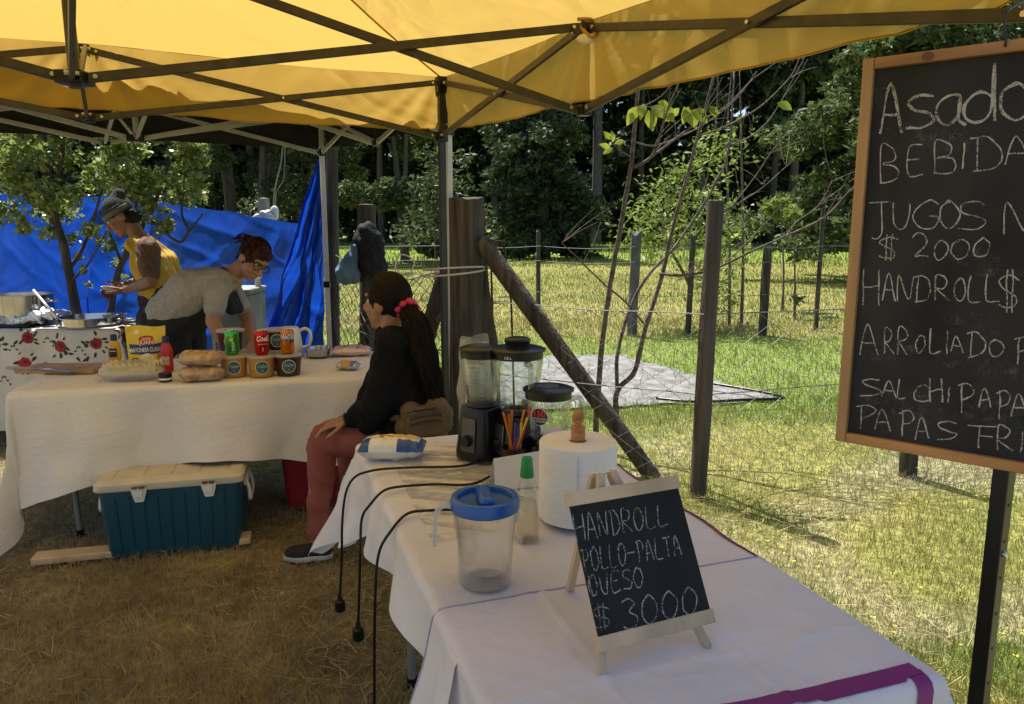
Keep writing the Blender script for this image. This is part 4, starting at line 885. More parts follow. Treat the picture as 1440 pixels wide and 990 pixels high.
def food_box(name, label, c, rz, food=True):
    rt = thing(name, label, 'food container', tuple(c)); r_ = Matrix.Rotation(rz, 3, 'Z'); mb = MB(); vs = []
    for (a, b, z) in ((.055, .04, 0), (.075, .055, .05), (.079, .059, .052), (.071, .051, .049), (.052, .037, .004)):
        for k in range(24):
            an = 2 * math.pi * k / 24; e = .55; x = a * math.copysign(abs(math.cos(an)) ** e, math.cos(an)); y = b * math.copysign(abs(math.sin(an)) ** e, math.sin(an)); vs.append(V(c) + r_ @ V((x, y, z)))
    fs = [(i * 24 + k, i * 24 + (k + 1) % 24, (i + 1) * 24 + (k + 1) % 24, (i + 1) * 24 + k) for i in range(4) for k in range(24)] + [tuple(range(23, -1, -1)), tuple(range(96, 120))]
    mb.add(vs, fs); mb.build('tub', white_plastic, rt)
    fb = MB()
    for k in range(26): fb.ball(V(c) + r_ @ V((random.uniform(-.055, .055), random.uniform(-.04, .04), .042 + random.uniform(0, .012))), (.013, .009, .006), 6, 4, Matrix.Rotation(random.uniform(0, 3), 3, 'Z'))
    fb.build('salad', leafmat('salad_bits', (.5, .5, .16), (.75, .7, .42), (.6, .25, .12), trans=.1), rt, smooth=True)
    return rt
food_box('food_tray', 'white tray of salad standing behind the low steel pan', (U(158, 436, 5.4).x, 5.42, KZ + .003), .1)

# ================================================================== things on the back table
TZ = BZ + .004
def label_disc(mb, c, rad, a0, r, mi, zc, n=20, lift=.0006):
    """disc wrapped on a cylinder of radius rad round c, facing angle a0"""
    def q(x, z): an = a0 + x / rad; return V((c[0] + (rad + lift) * math.cos(an), c[1] + (rad + lift) * math.sin(an), c[2] + zc + z))
    mb.add([q(0, 0)] + [q(r * math.cos(2 * math.pi * k / n), r * math.sin(2 * math.pi * k / n)) for k in range(n)], [(0, k + 1, (k + 1) % n + 1) for k in range(n)], mi)
def wrap_text(mb, txt, c, radf, a0, size, zc, mi, shear=0., lift=.0012, sx=1., vertical=False, bold=.0):
    vs, fs = text_geo(txt, shear, bold); out_ = []
    for v in vs:
        x, z = v.x * size * sx, v.y * size
        if vertical: x, z = -z, x
        rad = radf(zc + z) if callable(radf) else radf; an = a0 + x / rad; out_.append(V((c[0] + (rad + lift) * math.cos(an), c[1] + (rad + lift) * math.sin(an), c[2] + zc + z)))
    mb.add(out_, fs, mi)
def face_cam(c): return math.atan2(-c[1], -c[0])
ink_w = mat('white_ink', (.8, .8, .78), .5, var=.02); ink_k = mat('black_ink', (.012, .012, .014), .5); ink_y = mat('yellow_ink', (.75, .5, .04), .5); ink_r = mat('red_ink', (.5, .02, .02), .5); ink_b = mat('blue_ink', (.02, .05, .22), .5); ink_t = mat('teal_ink', (.03, .13, .17), .5)
lid_clear = clear('cloudy_lid', (.85, .85, .83), .2, 1.4, .06, .35)
def tub(name, label, c, food, grp=None, text=True):
    rt = thing(name, label, 'sauce tub', tuple(c), grp); rf = lambda z: .056 + .010 * z / .1
    lath([(0, .001), (.054, .001), (.056, .004), (.0655, .095), (0, .095)], c, 36).build('tub_body', food, rt)
    lath([(.0665, .092), (.0695, .095), (.0695, .101), (.066, .104), (0, .104)], c, 36).build('lid', lid_clear, rt)
    a0 = face_cam(c) + random.uniform(-.08, .1); mb = MB()
    for r, mi, lf in ((.034, 0, .0012), (.030, 1, .0018)):
        def q(x, z, lf=lf): rr = rf(.05 + z) + lf; an = a0 + x / rr; return V((c[0] + rr * math.cos(an), c[1] + rr * math.sin(an), c[2] + .05 + z))
        mb.add([q(0, 0)] + [q(r * math.cos(2 * math.pi * k / 28), r * math.sin(2 * math.pi * k / 28)) for k in range(28)], [(0, k + 1, (k + 1) % 28 + 1) for k in range(28)], mi)
    wrap_text(mb, 'Calita', c, rf, a0, .019, .056, 0, .25, .0026)
    wrap_text(mb, 'la', c, rf, a0, .016, .034, 2, .1, .0026)
    mb.add([], [])
    for k in range(3): wrap_text(mb, '-', c, rf, a0 + .1 - .1 * k, .012, .045 + .003 * k, 0, 0, .0026)
    mb.build('label', [mat('cream_label', (.72, .66, .5), .6), ink_t, ink_y], rt, smooth=True, recalc=False); return rt
must_t = mat('caramel_sauce', (.50, .25, .055), .35, var=.08); dark_t = mat('dark_jam', (.055, .012, .010), .3, var=.1)
def can(label, c, body, paint):
    rt = thing('drink_can', label, 'drink can', tuple(c))
    lath([(0, .006), (.022, .004), (.025, .001), (.027, .004), (.033, .012), (.033, .108), (.0325, .110), (.027, .1195), (.0272, .122), (.0262, .122), (.025, .1185), (0, .1185)], c, 36, mi=0).build('can_body', [body], rt)
    lath([(.0273, .1185), (.0276, .1225), (.0262, .1228), (.025, .119), (0, .1189)], c, 30).build('can_rim', steel, rt)
    mb = MB(); a0 = face_cam(c); paint(mb, c, a0); mb.build('print', [ink_w, ink_y, ink_k, ink_b, mat('dark_green_ink', (.01, .07, .025), .4)], rt, smooth=True, recalc=False); return rt
def canpaint(name, col): return mat(name, col, .25, metal=.55, var=.04)
def p_lime(mb, c, a0):
    for k in range(5):
        for j in range(3): 
            an = a0 + .25 + .28 * j - .02; z0 = .018 + .018 * k
            q = lambda x, z: V((c[0] + .0336 * math.cos(an + x), c[1] + .0336 * math.sin(an + x), c[2] + z)); mb.add([q(-.09, z0), q(.09, z0 + .009), q(.09, z0 + .014), q(-.09, z0 + .005)], [(0, 1, 2, 3)], 4)
    label_disc(mb, c, .033, a0 - .1, .009, 1, .078, lift=.0012); wrap_text(mb, 'LIMON', c, .033, a0 - .45, .024, .058, 4, 0, .0012, vertical=True, bold=.02); wrap_text(mb, 'SODA', c, .033, a0 + .15, .016, .045, 0, 0, .0015, vertical=True, bold=.02)
def p_cola(mb, c, a0):
    wrap_text(mb, 'Coca', c, .033, a0 + .05, .036, .082, 0, .35, .0012, sx=.72, bold=.02); wrap_text(mb, '-Cola', c, .033, a0 + 1.2, .036, .082, 0, .35, .0012, sx=.72, bold=.02)
    wrap_text(mb, 'SABOR ORIGINAL', c, .033, a0 + .2, .006, .055, 0); wrap_text(mb, 'I', c, .033, a0 + .1, .025, .03, 0, .1)
def p_fanta(mb, c, a0):
    def q(x, z): return V((c[0] + .0337 * math.cos(a0 + x), c[1] + .0337 * math.sin(a0 + x), c[2] + z))
    mb.add([q(-1.1 + 2.2 * i / 12, .07 + .006 * math.sin(i)) for i in range(13)] + [q(1.1 - 2.2 * i / 12, .098 + .004 * math.cos(i)) for i in range(13)], [(i, i + 1, 24 - i, 25 - i) for i in range(12)], 3)
    wrap_text(mb, 'FANTA', c, .033, a0, .034, .085, 0, 0, .0018, sx=.62, bold=.03); label_disc(mb, c, .033, a0 + .7, .012, 4, .066, lift=.0016)
specs = [(325, 531, must_t, 'caramel coloured sauce tub under the green can', 'green', (.07, .42, .07), p_lime, 'green lemon soda can standing on a caramel tub'),
         (364, 531, must_t, 'caramel coloured sauce tub under the red can', 'red', (.55, .012, .014), p_cola, 'red cola can standing on the middle tub'),
         (402, 529, dark_t, 'dark brown jam tub under the orange can', 'orange', (.75, .19, .015), p_fanta, 'orange soda can standing on the dark tub')]
random.seed(3)
for px, py, fm_, lab, cn, cc_, pf, lab2 in specs:
    b = G(px, py, TZ); b.y += .05; b.z = TZ; tub('sauce_tub', lab, b, fm_, 'tubs with round labels on the back table')
    t_ = b.copy(); t_.z = TZ + .1045; t_.x += {'green': -.004, 'red': .006, 'orange': .0}[cn]; can(lab2, t_, canpaint('can_' + cn, cc_), pf)
    if cn != 'red':
        r_ = b + BY * .165 + BX * (-.03 if cn == 'green' else -.055); r_.z = TZ; tub('sauce_tub', 'tub at the bottom of the rear stack behind the %s can' % cn, r_, must_t if cn == 'green' else dark_t, 'tubs with round labels on the back table')
        r2 = r_.copy(); r2.z += .1045; tub('sauce_tub', 'dark tub topping the rear stack behind the %s can' % cn, r2, dark_t, 'tubs with round labels on the back table')
# mayonnaise pouch
def pouch():
    c = G(201, 523, TZ); c.y += .06; c.z = TZ; rt = thing('sauce_pouch', 'yellow stand-up mayonnaise pouch with blue band', 'pouch', tuple(c)); a = face_cam(c); f = V((math.cos(a), math.sin(a), 0)); l = V((-f.y, f.x, 0)); l = -l if l.x < 0 else l
    Wd, H = .185, .225
    def thick(u, v): return (.032 * (1 - v) ** .8 * math.sin(math.pi * min(1, max(0, u))) ** .6 + .004) if v < .86 else .0025
    def P(u, v, sd): w_ = Wd * (.9 + .1 * v) * (1 - .0 * v); return c + l * (w_ * (u - .5)) + f * (sd * thick(u, v) + .004 * noise.noise(V((u * 5, v * 7, sd)))) + V((0, 0, H * v + .006 * math.sin(u * 6) * (v > .95)))
    mb = MB().grid(20, 24, lambda u, v: P(u, v, 1)).grid(20, 24, lambda u, v: P(u, v, -1))
    mb.grid(20, 1, lambda u, v: P(u, 0, 1 - 2 * v)); mb.build('pouch_body', mat('pouch_yellow', (.72, .53, .03), .35, var=.04), rt, smooth=True)
    pr = MB()
    def patch(u0, u1, v0, v1, mi, wob=0, lift=.0015): pr.grid(14, 6, lambda u, v: P(lerp(u0, u1, u), lerp(v0, v1, v) + wob * math.sin(u * math.pi), 1) + f * lift, mi)
    patch(.06, .94, .40, .62, 0, -.03); patch(.32, .68, .56, .76, 1, .03, .0028)
    def disc(u, v, r, mi, lift=.0022): pr.add([P(u, v, 1) + f * lift] + [P(u + r / Wd * math.cos(k * .3142), v + r / H * math.sin(k * .3142), 1) + f * lift for k in range(20)], [(0, k + 1, (k + 1) % 20 + 1) for k in range(20)], mi)
    disc(.5, .24, .035, 2); disc(.5, .24, .027, 3, .003); disc(.84, .33, .016, 4); disc(.86, .16, .014, 4); disc(.14, .26, .011, 6); disc(.2, .27, .01, 6); disc(.28, .88, .012, 2)
    def txt(s, u, v, sz, mi, lift=.004, sx=1.):
        vs, fs = text_geo(s, 0, .02); pr.add([P(u + q.x * sz * sx / Wd, v + q.y * sz / H, 1) + f * lift for q in vs], fs, mi)
    txt('DON', .5, .715, .018, 2); txt('JUAN', .5, .635, .026, 2); txt('MAYONESA CLASICA', .5, .47, .030, 2, sx=.58)
    pr.build('print', [ink_b, ink_r, mat('cream_ink', (.8, .74, .58), .5), mat('mayo_ink', (.75, .6, .3), .5), mat('egg_ink', (.5, .22, .05), .5), ink_k, mat('olive_ink', (.12, .12, .03), .5)], rt, smooth=True, recalc=False)
pouch()
def bottle(name, label, c, prof, body, capprof, capm, lab_m, s=1., txt='', cat='bottle', sy=.7):
    rt = thing(name, label, cat, tuple(c)); lath([(r * s, z * s) for r, z in prof], c, 32, sy=sy).build('bottle_body', body, rt); lath([(r * s, z * s) for r, z in capprof], c, 24, sy=sy).build('cap', capm, rt)
    mb = MB(); a0 = -math.pi / 2
    def q(x, z): rr = .0312 * s; return V((c[0] + rr * math.sin(x), c[1] - rr * sy * math.cos(x) - .001, c[2] + z * s))
    mb.grid(14, 4, lambda u, v: q(lerp(-.7, .7, u), lerp(.035, .078, v)), 0)
    if txt: vs, fs = text_geo(txt, 0, .01); mb.add([q(v.x * .35, .066 + v.y * .011) + V((0, -.0015, 0)) for v in vs], fs, 1)
    mb.build('label', [lab_m, ink_w, ink_r], rt, smooth=True, recalc=False); return rt
bp_m = [(0, .001), (.027, .001), (.03, .006), (.031, .08), (.027, .098), (.016, .115), (.014, .122), (0, .122)]
cp_m = [(.0155, .112), (.0165, .114), (.016, .142), (.008, .146), (0, .146)]
c = G(160, 512, TZ); c.z = TZ; c.y += .02; bottle('mustard_bottle', 'squat yellow mustard bottle with blue cap left of the pouch', c, bp_m, mat('mustard', (.62, .36, .03), .4, var=.03), cp_m, mat('navy_cap', (.02, .03, .12), .4), ink_k, 1.08, 'mostaza')
c = G(236, 522, TZ); c.z = TZ; bp2 = [(r, z * 1.25) for r, z in bp_m]; cp2 = [(r, z + .03) for r, z in cp_m]
bottle('ketchup_bottle', 'red ketchup bottle with navy cap between pouch and bread', c, bp2, mat('ketchup', (.45, .02, .012), .35, var=.03), cp2, MATS['navy_cap'], mat('pale_label', (.5, .38, .28), .5), 1.02, 'KETCHUP')
c = G(233, 536, TZ); c.z = TZ; rt = thing('spice_jar', 'short dark jar with black lid in front of the ketchup bottle', 'jar', tuple(c))
lath([(0, 0), (.027, 0), (.029, .004), (.029, .022), (0, .022)], c, 28).build('jar_body', mat('dark_glass', (.05, .04, .03), .15), rt); lath([(.030, .022), (.030, .038), (.028, .040), (0, .040)], c, 28).build('lid', plastic_black, rt)
lath([(.0295, .010), (.0295, .018)], c, 28).build('label_band', ink_w, rt)
# bread in bags
crust = mat('bread_crust', (.42, .22, .09), .7, col2=(.62, .42, .22), vscale=30, bump=.5, bscale=50)
film = clear('clear_film', (.97, .97, .96), .12, 1.3, .05, .06)
def bread(label, c, sc=1., rz=0., seed=0):
    rt = thing('bread_loaf', label, 'bread', tuple(c)); mb = MB(); r_ = Matrix.Rotation(rz, 3, 'Z'); random.seed(seed)
    for k in range(4): mb.ball(V(c) + r_ @ V(((-.05 + .033 * k) * sc, random.uniform(-.008, .008), .036 * sc)), (.05 * sc, .055 * sc, .034 * sc), 14, 8, r_)
    b_ = remesh_obj(mb, 'loaf', crust, rt, .006, 3, .006, 20)
    fb = MB(); fb.ball(V(c) + V((0, 0, .037 * sc)), (.112 * sc, .07 * sc, .039 * sc), 40, 24, r_)
    fb.v = [tuple(V(q) + V((noise.noise(V(q) * 26), noise.noise(V(q) * 26 + V((3, 0, 0))), noise.noise(V(q) * 30 + V((0, 3, 0))))) * .007) for q in fb.v]; fb.v = [(x, y, max(z, c[2] + .0005)) for x, y, z in fb.v]
    fb.build('wrap', film, rt, smooth=True)
b0 = G(279, 538, TZ); b0.y += .05; b0.z = TZ
bread('flat bread loaf in a clear bag at the bottom of the bread stack', b0, 1.0, .2, 1); b1_ = b0 + V((-.008, .01, .070)); bread('browner bread loaf in a clear bag on top of the other loaf', b1_, 1.0, .15, 2)
# egg carton in a bag
ec = G(176, 537, TZ); ec.z = TZ; ec.y += .07; rt = thing('egg_carton', 'pale moulded egg carton in a clear plastic bag', 'egg carton', tuple(ec))
r_ = Matrix.Rotation(.12, 3, 'Z')
def eggf(u, v): x = (u - .5) * .24; y = (v - .5) * .13; z = .075 + .012 * math.cos(x * 2 * math.pi / .030) * math.cos(y * 2 * math.pi / .045); return V(ec) + r_ @ V((x + .01, y, z))
mb = MB().grid(80, 36, eggf); mb.grid(80, 6, lambda u, v: V(((eggf(u, 0)).x, (eggf(u, 0)).y - .004 * v, lerp(eggf(u, 0).z, ec.z + .035 + .006 * math.cos(u * 50), v)))); mb.build('carton_tray', mat('moulded_pulp', (.62, .53, .36), .9, bump=.3, bscale=120), rt, smooth=True)
fb = MB(); fb.ball(V(ec) + V((0, 0, .04)), (.155, .1, .047), 44, 24); fb.v = [tuple(V(q) + V((noise.noise(V(q) * 20), noise.noise(V(q) * 20 + V((3, 0, 0))), noise.noise(V(q) * 24 + V((0, 3, 0))))) * .012) for q in fb.v]; fb.v = [(x, y, max(z, TZ + .001)) for x, y, z in fb.v]
fb.build('wrap', clear('milky_film', (.95, .95, .93), .16, 1.35, .06, .13), rt, smooth=True)
# cutting board and knife
a = G(20, 526, TZ); b = G(132, 526, TZ); rt = MB(); d = (b - a).normalized(); n_ = V((-d.y, d.x, 0)); rt.bar(a + n_ * .1 + V((0, 0, .01)), b + n_ * .1 + V((0, 0, .01)), .2, .018)
tag(rt.build('cutting_board', wood_orange, bevel=.004), 'wooden cutting board at the left end of the back table', 'cutting board')
k0 = G(10, 517, TZ + .025); k1 = G(48, 518, TZ + .025); k2 = G(112, 521, TZ + .025); kz = TZ + .0235
for q in (k0, k1, k2): q.z = kz
kn = thing('kitchen_knife', 'long kitchen knife lying across the cutting board', 'knife', tuple(k1)); MB().bar(k0, k1, .024, .014).build('handle', mat('knife_grip', (.35, .3, .26), .5), kn, bevel=.004)
d = (k2 - k1).normalized(); n_ = V((-d.y, d.x, 0)); MB().prism([k1 + n_ * .012, k1 - n_ * .014, lerp(k1, k2, .8) - n_ * .014, k2 + n_ * .010, lerp(k1, k2, .9) + n_ * .013], (0, 0, .0025)).build('blade', steel, kn)
# white kettle, metal bowl, packets
kc = V((U(408, 494, 4.2).x, 4.2, TZ)); kt = thing('kettle', 'white kettle with a looped handle behind the orange can', 'kettle', tuple(kc))
lath([(0, .002), (.07, .002), (.075, .01), (.06, .15), (.05, .165), (0, .17)], kc, 32).build('kettle_body', white_plastic, kt)
MB().tube(spline([kc + V((.058, 0, .145)), kc + V((.09, 0, .157)), kc + V((.115, 0, .14)), kc + V((.12, 0, .1)), kc + V((.105, 0, .06)), kc + V((.07, 0, .05))], 6), [.009] * 31, 8).build('handle', white_plastic, kt, smooth=True)
bc = G(443, 505, TZ); bc.z = TZ; bc.y += .07; lath([(0, .002), (.05, .002), (.062, .01), (.071, .05), (.074, .052), (.074, .054), (.069, .053), (.058, .012), (0, .007)], bc, 36).build('x', steel); o = bpy.data.objects['x']; o.name = 'metal_bowl'; tag(o, 'small steel bowl near the seated woman on the back table', 'bowl')
def packet(name, label, c, L, W, H, rz, mats, mif, seed, cat='packet', rx=0.):
    r_ = Matrix.Rotation(rz, 3, 'Z'); mb = MB()
    def top(u, v, sd): 
        e = (max(0, 1 - abs(2 * u - 1) ** 3.2) * max(0, 1 - abs(2 * v - 1) ** 3)) ** .55; z = H * .5 + sd * H * .5 * e + .006 * e * noise.noise(V((u * 6, v * 6, seed + sd))) + .004 * noise.noise(V((u * 15, v * 12, seed)))
        return V(c) + r_ @ V(((u - .5) * L, (v - .5) * W, max(.001, z)))
    mb.grid(40, 22, lambda u, v: top(u, v, 1), mif=lambda u, v: mif(u, v)).grid(40, 22, lambda u, v: top(u, v, -1))
    o = mb.build(name, mats, smooth=True); return tag(o, label, cat)
mc = G(490, 503, TZ); mc.z = TZ; mc.y += .09; packet('meat_packet', 'plastic packet of striped red sliced meat beside the steel bowl', mc, .22, .15, .055, .15, [mat('pink_film', (.62, .46, .42), .25, var=.08, coat=.4), mat('meat', (.34, .09, .07), .3, col2=(.6, .34, .27), vscale=40, stretch=(1, 6, 1), coat=.5)], lambda u, v: 1 if .18 < u < .9 and .15 < v < .9 else 0, 4)
sc_ = G(488, 521, TZ); sc_.z = TZ; sc_.y += .03; packet('snack_packet', 'small shiny colourful snack packet in front of the meat', sc_, .11, .075, .045, -.2, [mat('silver_film', (.5, .5, .5), .25, metal=.6, bump=.5, bscale=60), mat('orange_print', (.6, .24, .05), .35), mat('blue_print', (.06, .12, .4), .35)], lambda u, v: 1 if abs(u - .5) < .2 else (2 if abs(u - .8) < .1 else 0), 7)

# ================================================================== coolers, plank, box
ca = G(147, 789, 0); cbp = G(342, 770, 0); dx_ = (cbp - ca); cw = dx_.length; ax = dx_.normalized(); ay = V((-ax.y, ax.x, 0)); rotc = Matrix((ax, ay, V((0, 0, 1)))).transposed()
cl0 = ca + ax * cw / 2 + ay * .205; H_ = .318
cool = thing('cooler', 'large teal cooler with a cream lid under the back table', 'cooler', (cl0.x, cl0.y, 0))
bodyb = MB(); vs = []
def rr_ring(a, b, z, rad=.03, n=6):
    o = []
    for sx, sy, s0 in ((1, 1, 0), (-1, 1, 90), (-1, -1, 180), (1, -1, 270)):
        for k in range(n + 1): an = R(s0 + 90 * k / n); o.append((sx * (a - rad) + rad * math.cos(an), sy * (b - rad) + rad * math.sin(an), z))
    return o
def loft(rings, c, rot, mb, mi=0):
    n = len(rings[0]); vs = [V(c) + rot @ V(q) for r in rings for q in r]
    fs = [(i * n + k, i * n + (k + 1) % n, (i + 1) * n + (k + 1) % n, (i + 1) * n + k) for i in range(len(rings) - 1) for k in range(n)] + [tuple(range(n - 1, -1, -1)), tuple((len(rings) - 1) * n + k for k in range(n))]
    mb.add(vs, fs, mi)
hw, hd = cw / 2 + .006, .205
teal = mat('teal_plastic', (.008, .072, .11), .42, var=.05, bump=.08, bscale=180); cream_p = mat('cream_plastic', (.60, .54, .42), .45, var=.05, vscale=9, bump=.06, bscale=160)
loft([rr_ring(hw - .028, hd - .02, 0), rr_ring(hw - .02, hd - .014, .01), rr_ring(hw, hd, H_)], cl0, rotc, bodyb); bodyb.build('cooler_body', teal, cool)
rb_ = MB()
for k in range(9):
    x = lerp(-hw + .07, hw - .07, k / 8); rb_.bar(cl0 + rotc @ V((x * .96, -hd + .0125, .03)), cl0 + rotc @ V((x, -hd - .0015, H_ - .03)),   .004, .0035)
ro = rb_.build('ribs', mat('teal_rib', (.006, .045, .075), .45), cool)
lidb = MB(); loft([rr_ring(hw + .012, hd + .014, H_ + .001), rr_ring(hw + .016, hd + .018, H_ + .008), rr_ring(hw + .014, hd + .016, H_ + .032), rr_ring(hw - .0, hd + .0, H_ + .045), rr_ring(hw - .05, hd - .05, H_ + .046), rr_ring(hw - .055, hd - .055, H_ + .040)], cl0, rotc, lidb); ld_ = lidb.build('lid', cream_p, cool)
pn = MB()
for k in range(4): x0 = lerp(-hw + .06, hw - .06, k / 4); x1 = lerp(-hw + .06, hw - .06, (k + 1) / 4); pn.box(cl0 + rotc @ V(((x0 + x1) / 2, 0, H_ + .0405)), (x1 - x0 - .008, 2 * hd - .13, .006), rotc)
pn.build('lid_panels', cream_p, cool, bevel=.002)
for x in (-hw * .42, hw * .55):
    la = MB(); la.prism([cl0 + rotc @ V((x + a_, -hd - .021, z)) for a_, z in ((-.032, H_ + .012), (.032, H_ + .012), (.03, H_ - .01), (.018, H_ - .052), (-.018, H_ - .052), (-.03, H_ - .01))], rotc @ V((0, .018, 0))); la.box(cl0 + rotc @ V((x, -hd - .022, H_ - .014)), (.034, .012, .03), rotc); lo_ = la.build('latch', white_plastic, cool, bevel=.003)
    for s in (-1, 1): MB().box(cl0 + rotc @ V((x + s * .015, -hd - .022, H_ + .018)), (.022, .016, .012), rotc).build('hinge', steel, lo_)
for s in (-1, 1):
    hb = MB().tube(spline([cl0 + rotc @ V((s * (hw + .008), -.07, H_ - .03)), cl0 + rotc @ V((s * (hw + .022), -.075, H_ - .08)), cl0 + rotc @ V((s * (hw + .024), -.07, H_ - .13)), cl0 + rotc @ V((s * (hw + .024), .07, H_ - .13)), cl0 + rotc @ V((s * (hw + .022), .075, H_ - .08)), cl0 + rotc @ V((s * (hw + .008), .07, H_ - .03))], 5), .009, 8); hb.build('handle', white_plastic, cool, smooth=True)
    MB().box(cl0 + rotc @ V((s * (hw + .008), 0, H_ - .035)), (.02, .17, .05), rotc).build('handle_mount', white_plastic, cool, bevel=.005)
pa, pb = G(42, 795, .0), G(350, 764, .0); MBp = MB().bar(pa + V((0, .03, .017)), pb + V((0, .03, .017)), .09, .03); tag(MBp.build('plank', wood_light, bevel=.003), 'pale wooden plank lying on the grass under the teal cooler', 'plank')
rc = G(428, 722, 0); rc.y += .2; rot0 = Matrix.Rotation(.2, 3, 'Z'); red = thing('cooler', 'small red cooler with a white lid beside the seated woman', 'cooler', (rc.x, rc.y, 0)); mb = MB()
loft([rr_ring(.13, .12, 0), rr_ring(.15, .14, .28)], rc, rot0, mb); mb.build('cooler_body', mat('red_plastic', (.32, .012, .018), .4, var=.05), red); mb = MB(); loft([rr_ring(.156, .146, .281), rr_ring(.158, .148, .31), rr_ring(.14, .13, .325)], rc, rot0, mb); mb.build('lid', white_plastic, red)
MB().box(rc + rot0 @ V((.05, -.133, .06)), (.03, .02, .03), rot0).build('drain_plug', white_plastic, red, bevel=.004)
gb = V((U(338, 470, 5.6).x, 5.6, 0)); st = thing('storage_box', 'tall pale grey box behind the bending woman', 'box', tuple(gb)); MB().box((gb.x, gb.y, .5), (.30, .35, .96)).build('box_body', mat('pale_grey_plastic', (.3, .32, .29), .5), st, bevel=.02); MB().box((gb.x, gb.y, 1.0), (.32, .37, .04)).build('lid', mat('pale_grey_plastic', (.3, .32, .29), .5), st, bevel=.012)
for s in (-1, 1): MB().tube([(gb.x + s * .13, gb.y - .18, .45), (gb.x + s * .13, gb.y - .18, .8)], .012, 8).build('handle', white_plastic, st)
gp = V((U(365, 440, 5.7).x, 5.7, 0)); gpo = thing('umbrella_pole', 'pale grey pole with a white clip between the bending woman and the tarp', 'pole', tuple(gp)); MB().tube([gp, gp + V((0, 0, 1.12))], .022, 10).build('shaft', metal_grey, gpo); MB().box(gp + V((0, 0, 1.12)), (.055, .055, .09)).build('clip', white_plastic, gpo, bevel=.008); MB().tube([gp, gp + V((0, 0, .02))], .16, 20).build('base', metal_grey, gpo)

# ================================================================== chalkboards
GLY = {'A': [[(0, 0), (.46, 1), (1, 0)], [(.16, .38), (.86, .38)]], 'B': [[(.05, 0), (.1, 1), (.62, .97), (.85, .8), (.72, .6), (.15, .5), (.78, .46), (1, .25), (.8, .06), (.05, 0)]],
 'C': [[(1, .85), (.6, 1), (.2, .8), (0, .45), (.2, .1), (.6, 0), (1, .14)]], 'D': [[(.2, 0), (.25, 1)], [(0, .98), (.5, 1), (.9, .75), (1, .45), (.75, .1), (.1, 0)]], 'E': [[(1, 1), (.15, .93), (.05, .0), (.95, .05)], [(.1, .52), (.75, .55)]],
 'F': [[(0, 1), (1, 1)], [(.42, 1), (.36, 0)], [(.4, .5), (.85, .52)]], 'G': [[(1, .85), (.65, 1), (.2, .8), (0, .4), (.3, .02), (.8, .06), (1, .4), (.6, .42)]], 'H': [[(0, 0), (.05, 1)], [(.95, 0), (1, 1)], [(.02, .48), (.98, .55)]],
 'I': [[(.4, 0), (.6, 1)]], 'J': [[(0, .96), (1, 1)], [(.6, .98), (.62, .3), (.5, 0), (.2, .02)]], 'L': [[(.2, 1), (.05, .05), (1, .02)]], 'N': [[(0, 0), (.12, 1), (.75, .05), (1, 1)]],
 'O': [[(.55, 1), (.15, .8), (0, .4), (.25, .03), (.65, .04), (1, .45), (.85, .88), (.5, 1), (.3, .93)]], 'P': [[(.2, 0), (.28, 1)], [(0, .92), (.6, 1), (1, .8), (.8, .55), (.26, .45)]], 'Q': [[(.55, 1), (.1, .75), (0, .35), (.3, 0), (.75, .1), (.95, .5), (.75, .95), (.5, 1)], [(.15, 1), (.2, .35), (.45, .05)]],
 'R': [[(.05, 0), (.12, 1), (.7, .97), (.9, .75), (.6, .52), (.14, .48), (1, 0)]], 'S': [[(.95, .9), (.6, 1), (.15, .85), (.25, .6), (.75, .45), (1, .25), (.7, .04), (0, .06)]], 'T': [[(0, .95), (1, 1)], [(.5, .97), (.48, 0)]], 'U': [[(0, 1), (.05, .3), (.35, 0), (.75, .15), (.95, 1)]],
 'a': [[(.85, .92), (.45, 1), (.08, .65), (.12, .15), (.45, 0), (.8, .4), (.85, .95), (.8, .2), (1, 0)]], 's': [[(1, .95), (.6, 1), (.15, .8), (.3, .58), (.85, .45), (.95, .18), (.55, .0), (0, .02)]], 'd': [[(.8, .42), (.5, .5), (.1, .35), (.05, .1), (.35, 0), (.75, .2), (.9, 1), (.95, .02)]], 'o': [[(.55, 1), (.1, .75), (.05, .25), (.4, 0), (.85, .15), (1, .6), (.6, 1), (.3, .9)]],
 '$': [[(1, .75), (.5, .88), (.05, .7), (.35, .52), (.85, .38), (.8, .15), (.3, .1), (0, .2)], [(.35, 0), (.42, 1)], [(.62, 0), (.7, 1)]], '2': [[(.0, .8), (.4, 1), (.85, .85), (.75, .5), (.1, .03), (.5, .1), (1, .03)]], '0': [[(.6, 1), (.15, .75), (.05, .25), (.4, 0), (.85, .2), (1, .65), (.65, 1), (.35, .92)]], '3': [[(.1, .9), (.55, 1), (.9, .8), (.5, .55), (.95, .35), (.8, .05), (.3, 0), (0, .12)]], '-': [[(0, .5), (1, .52)]]}
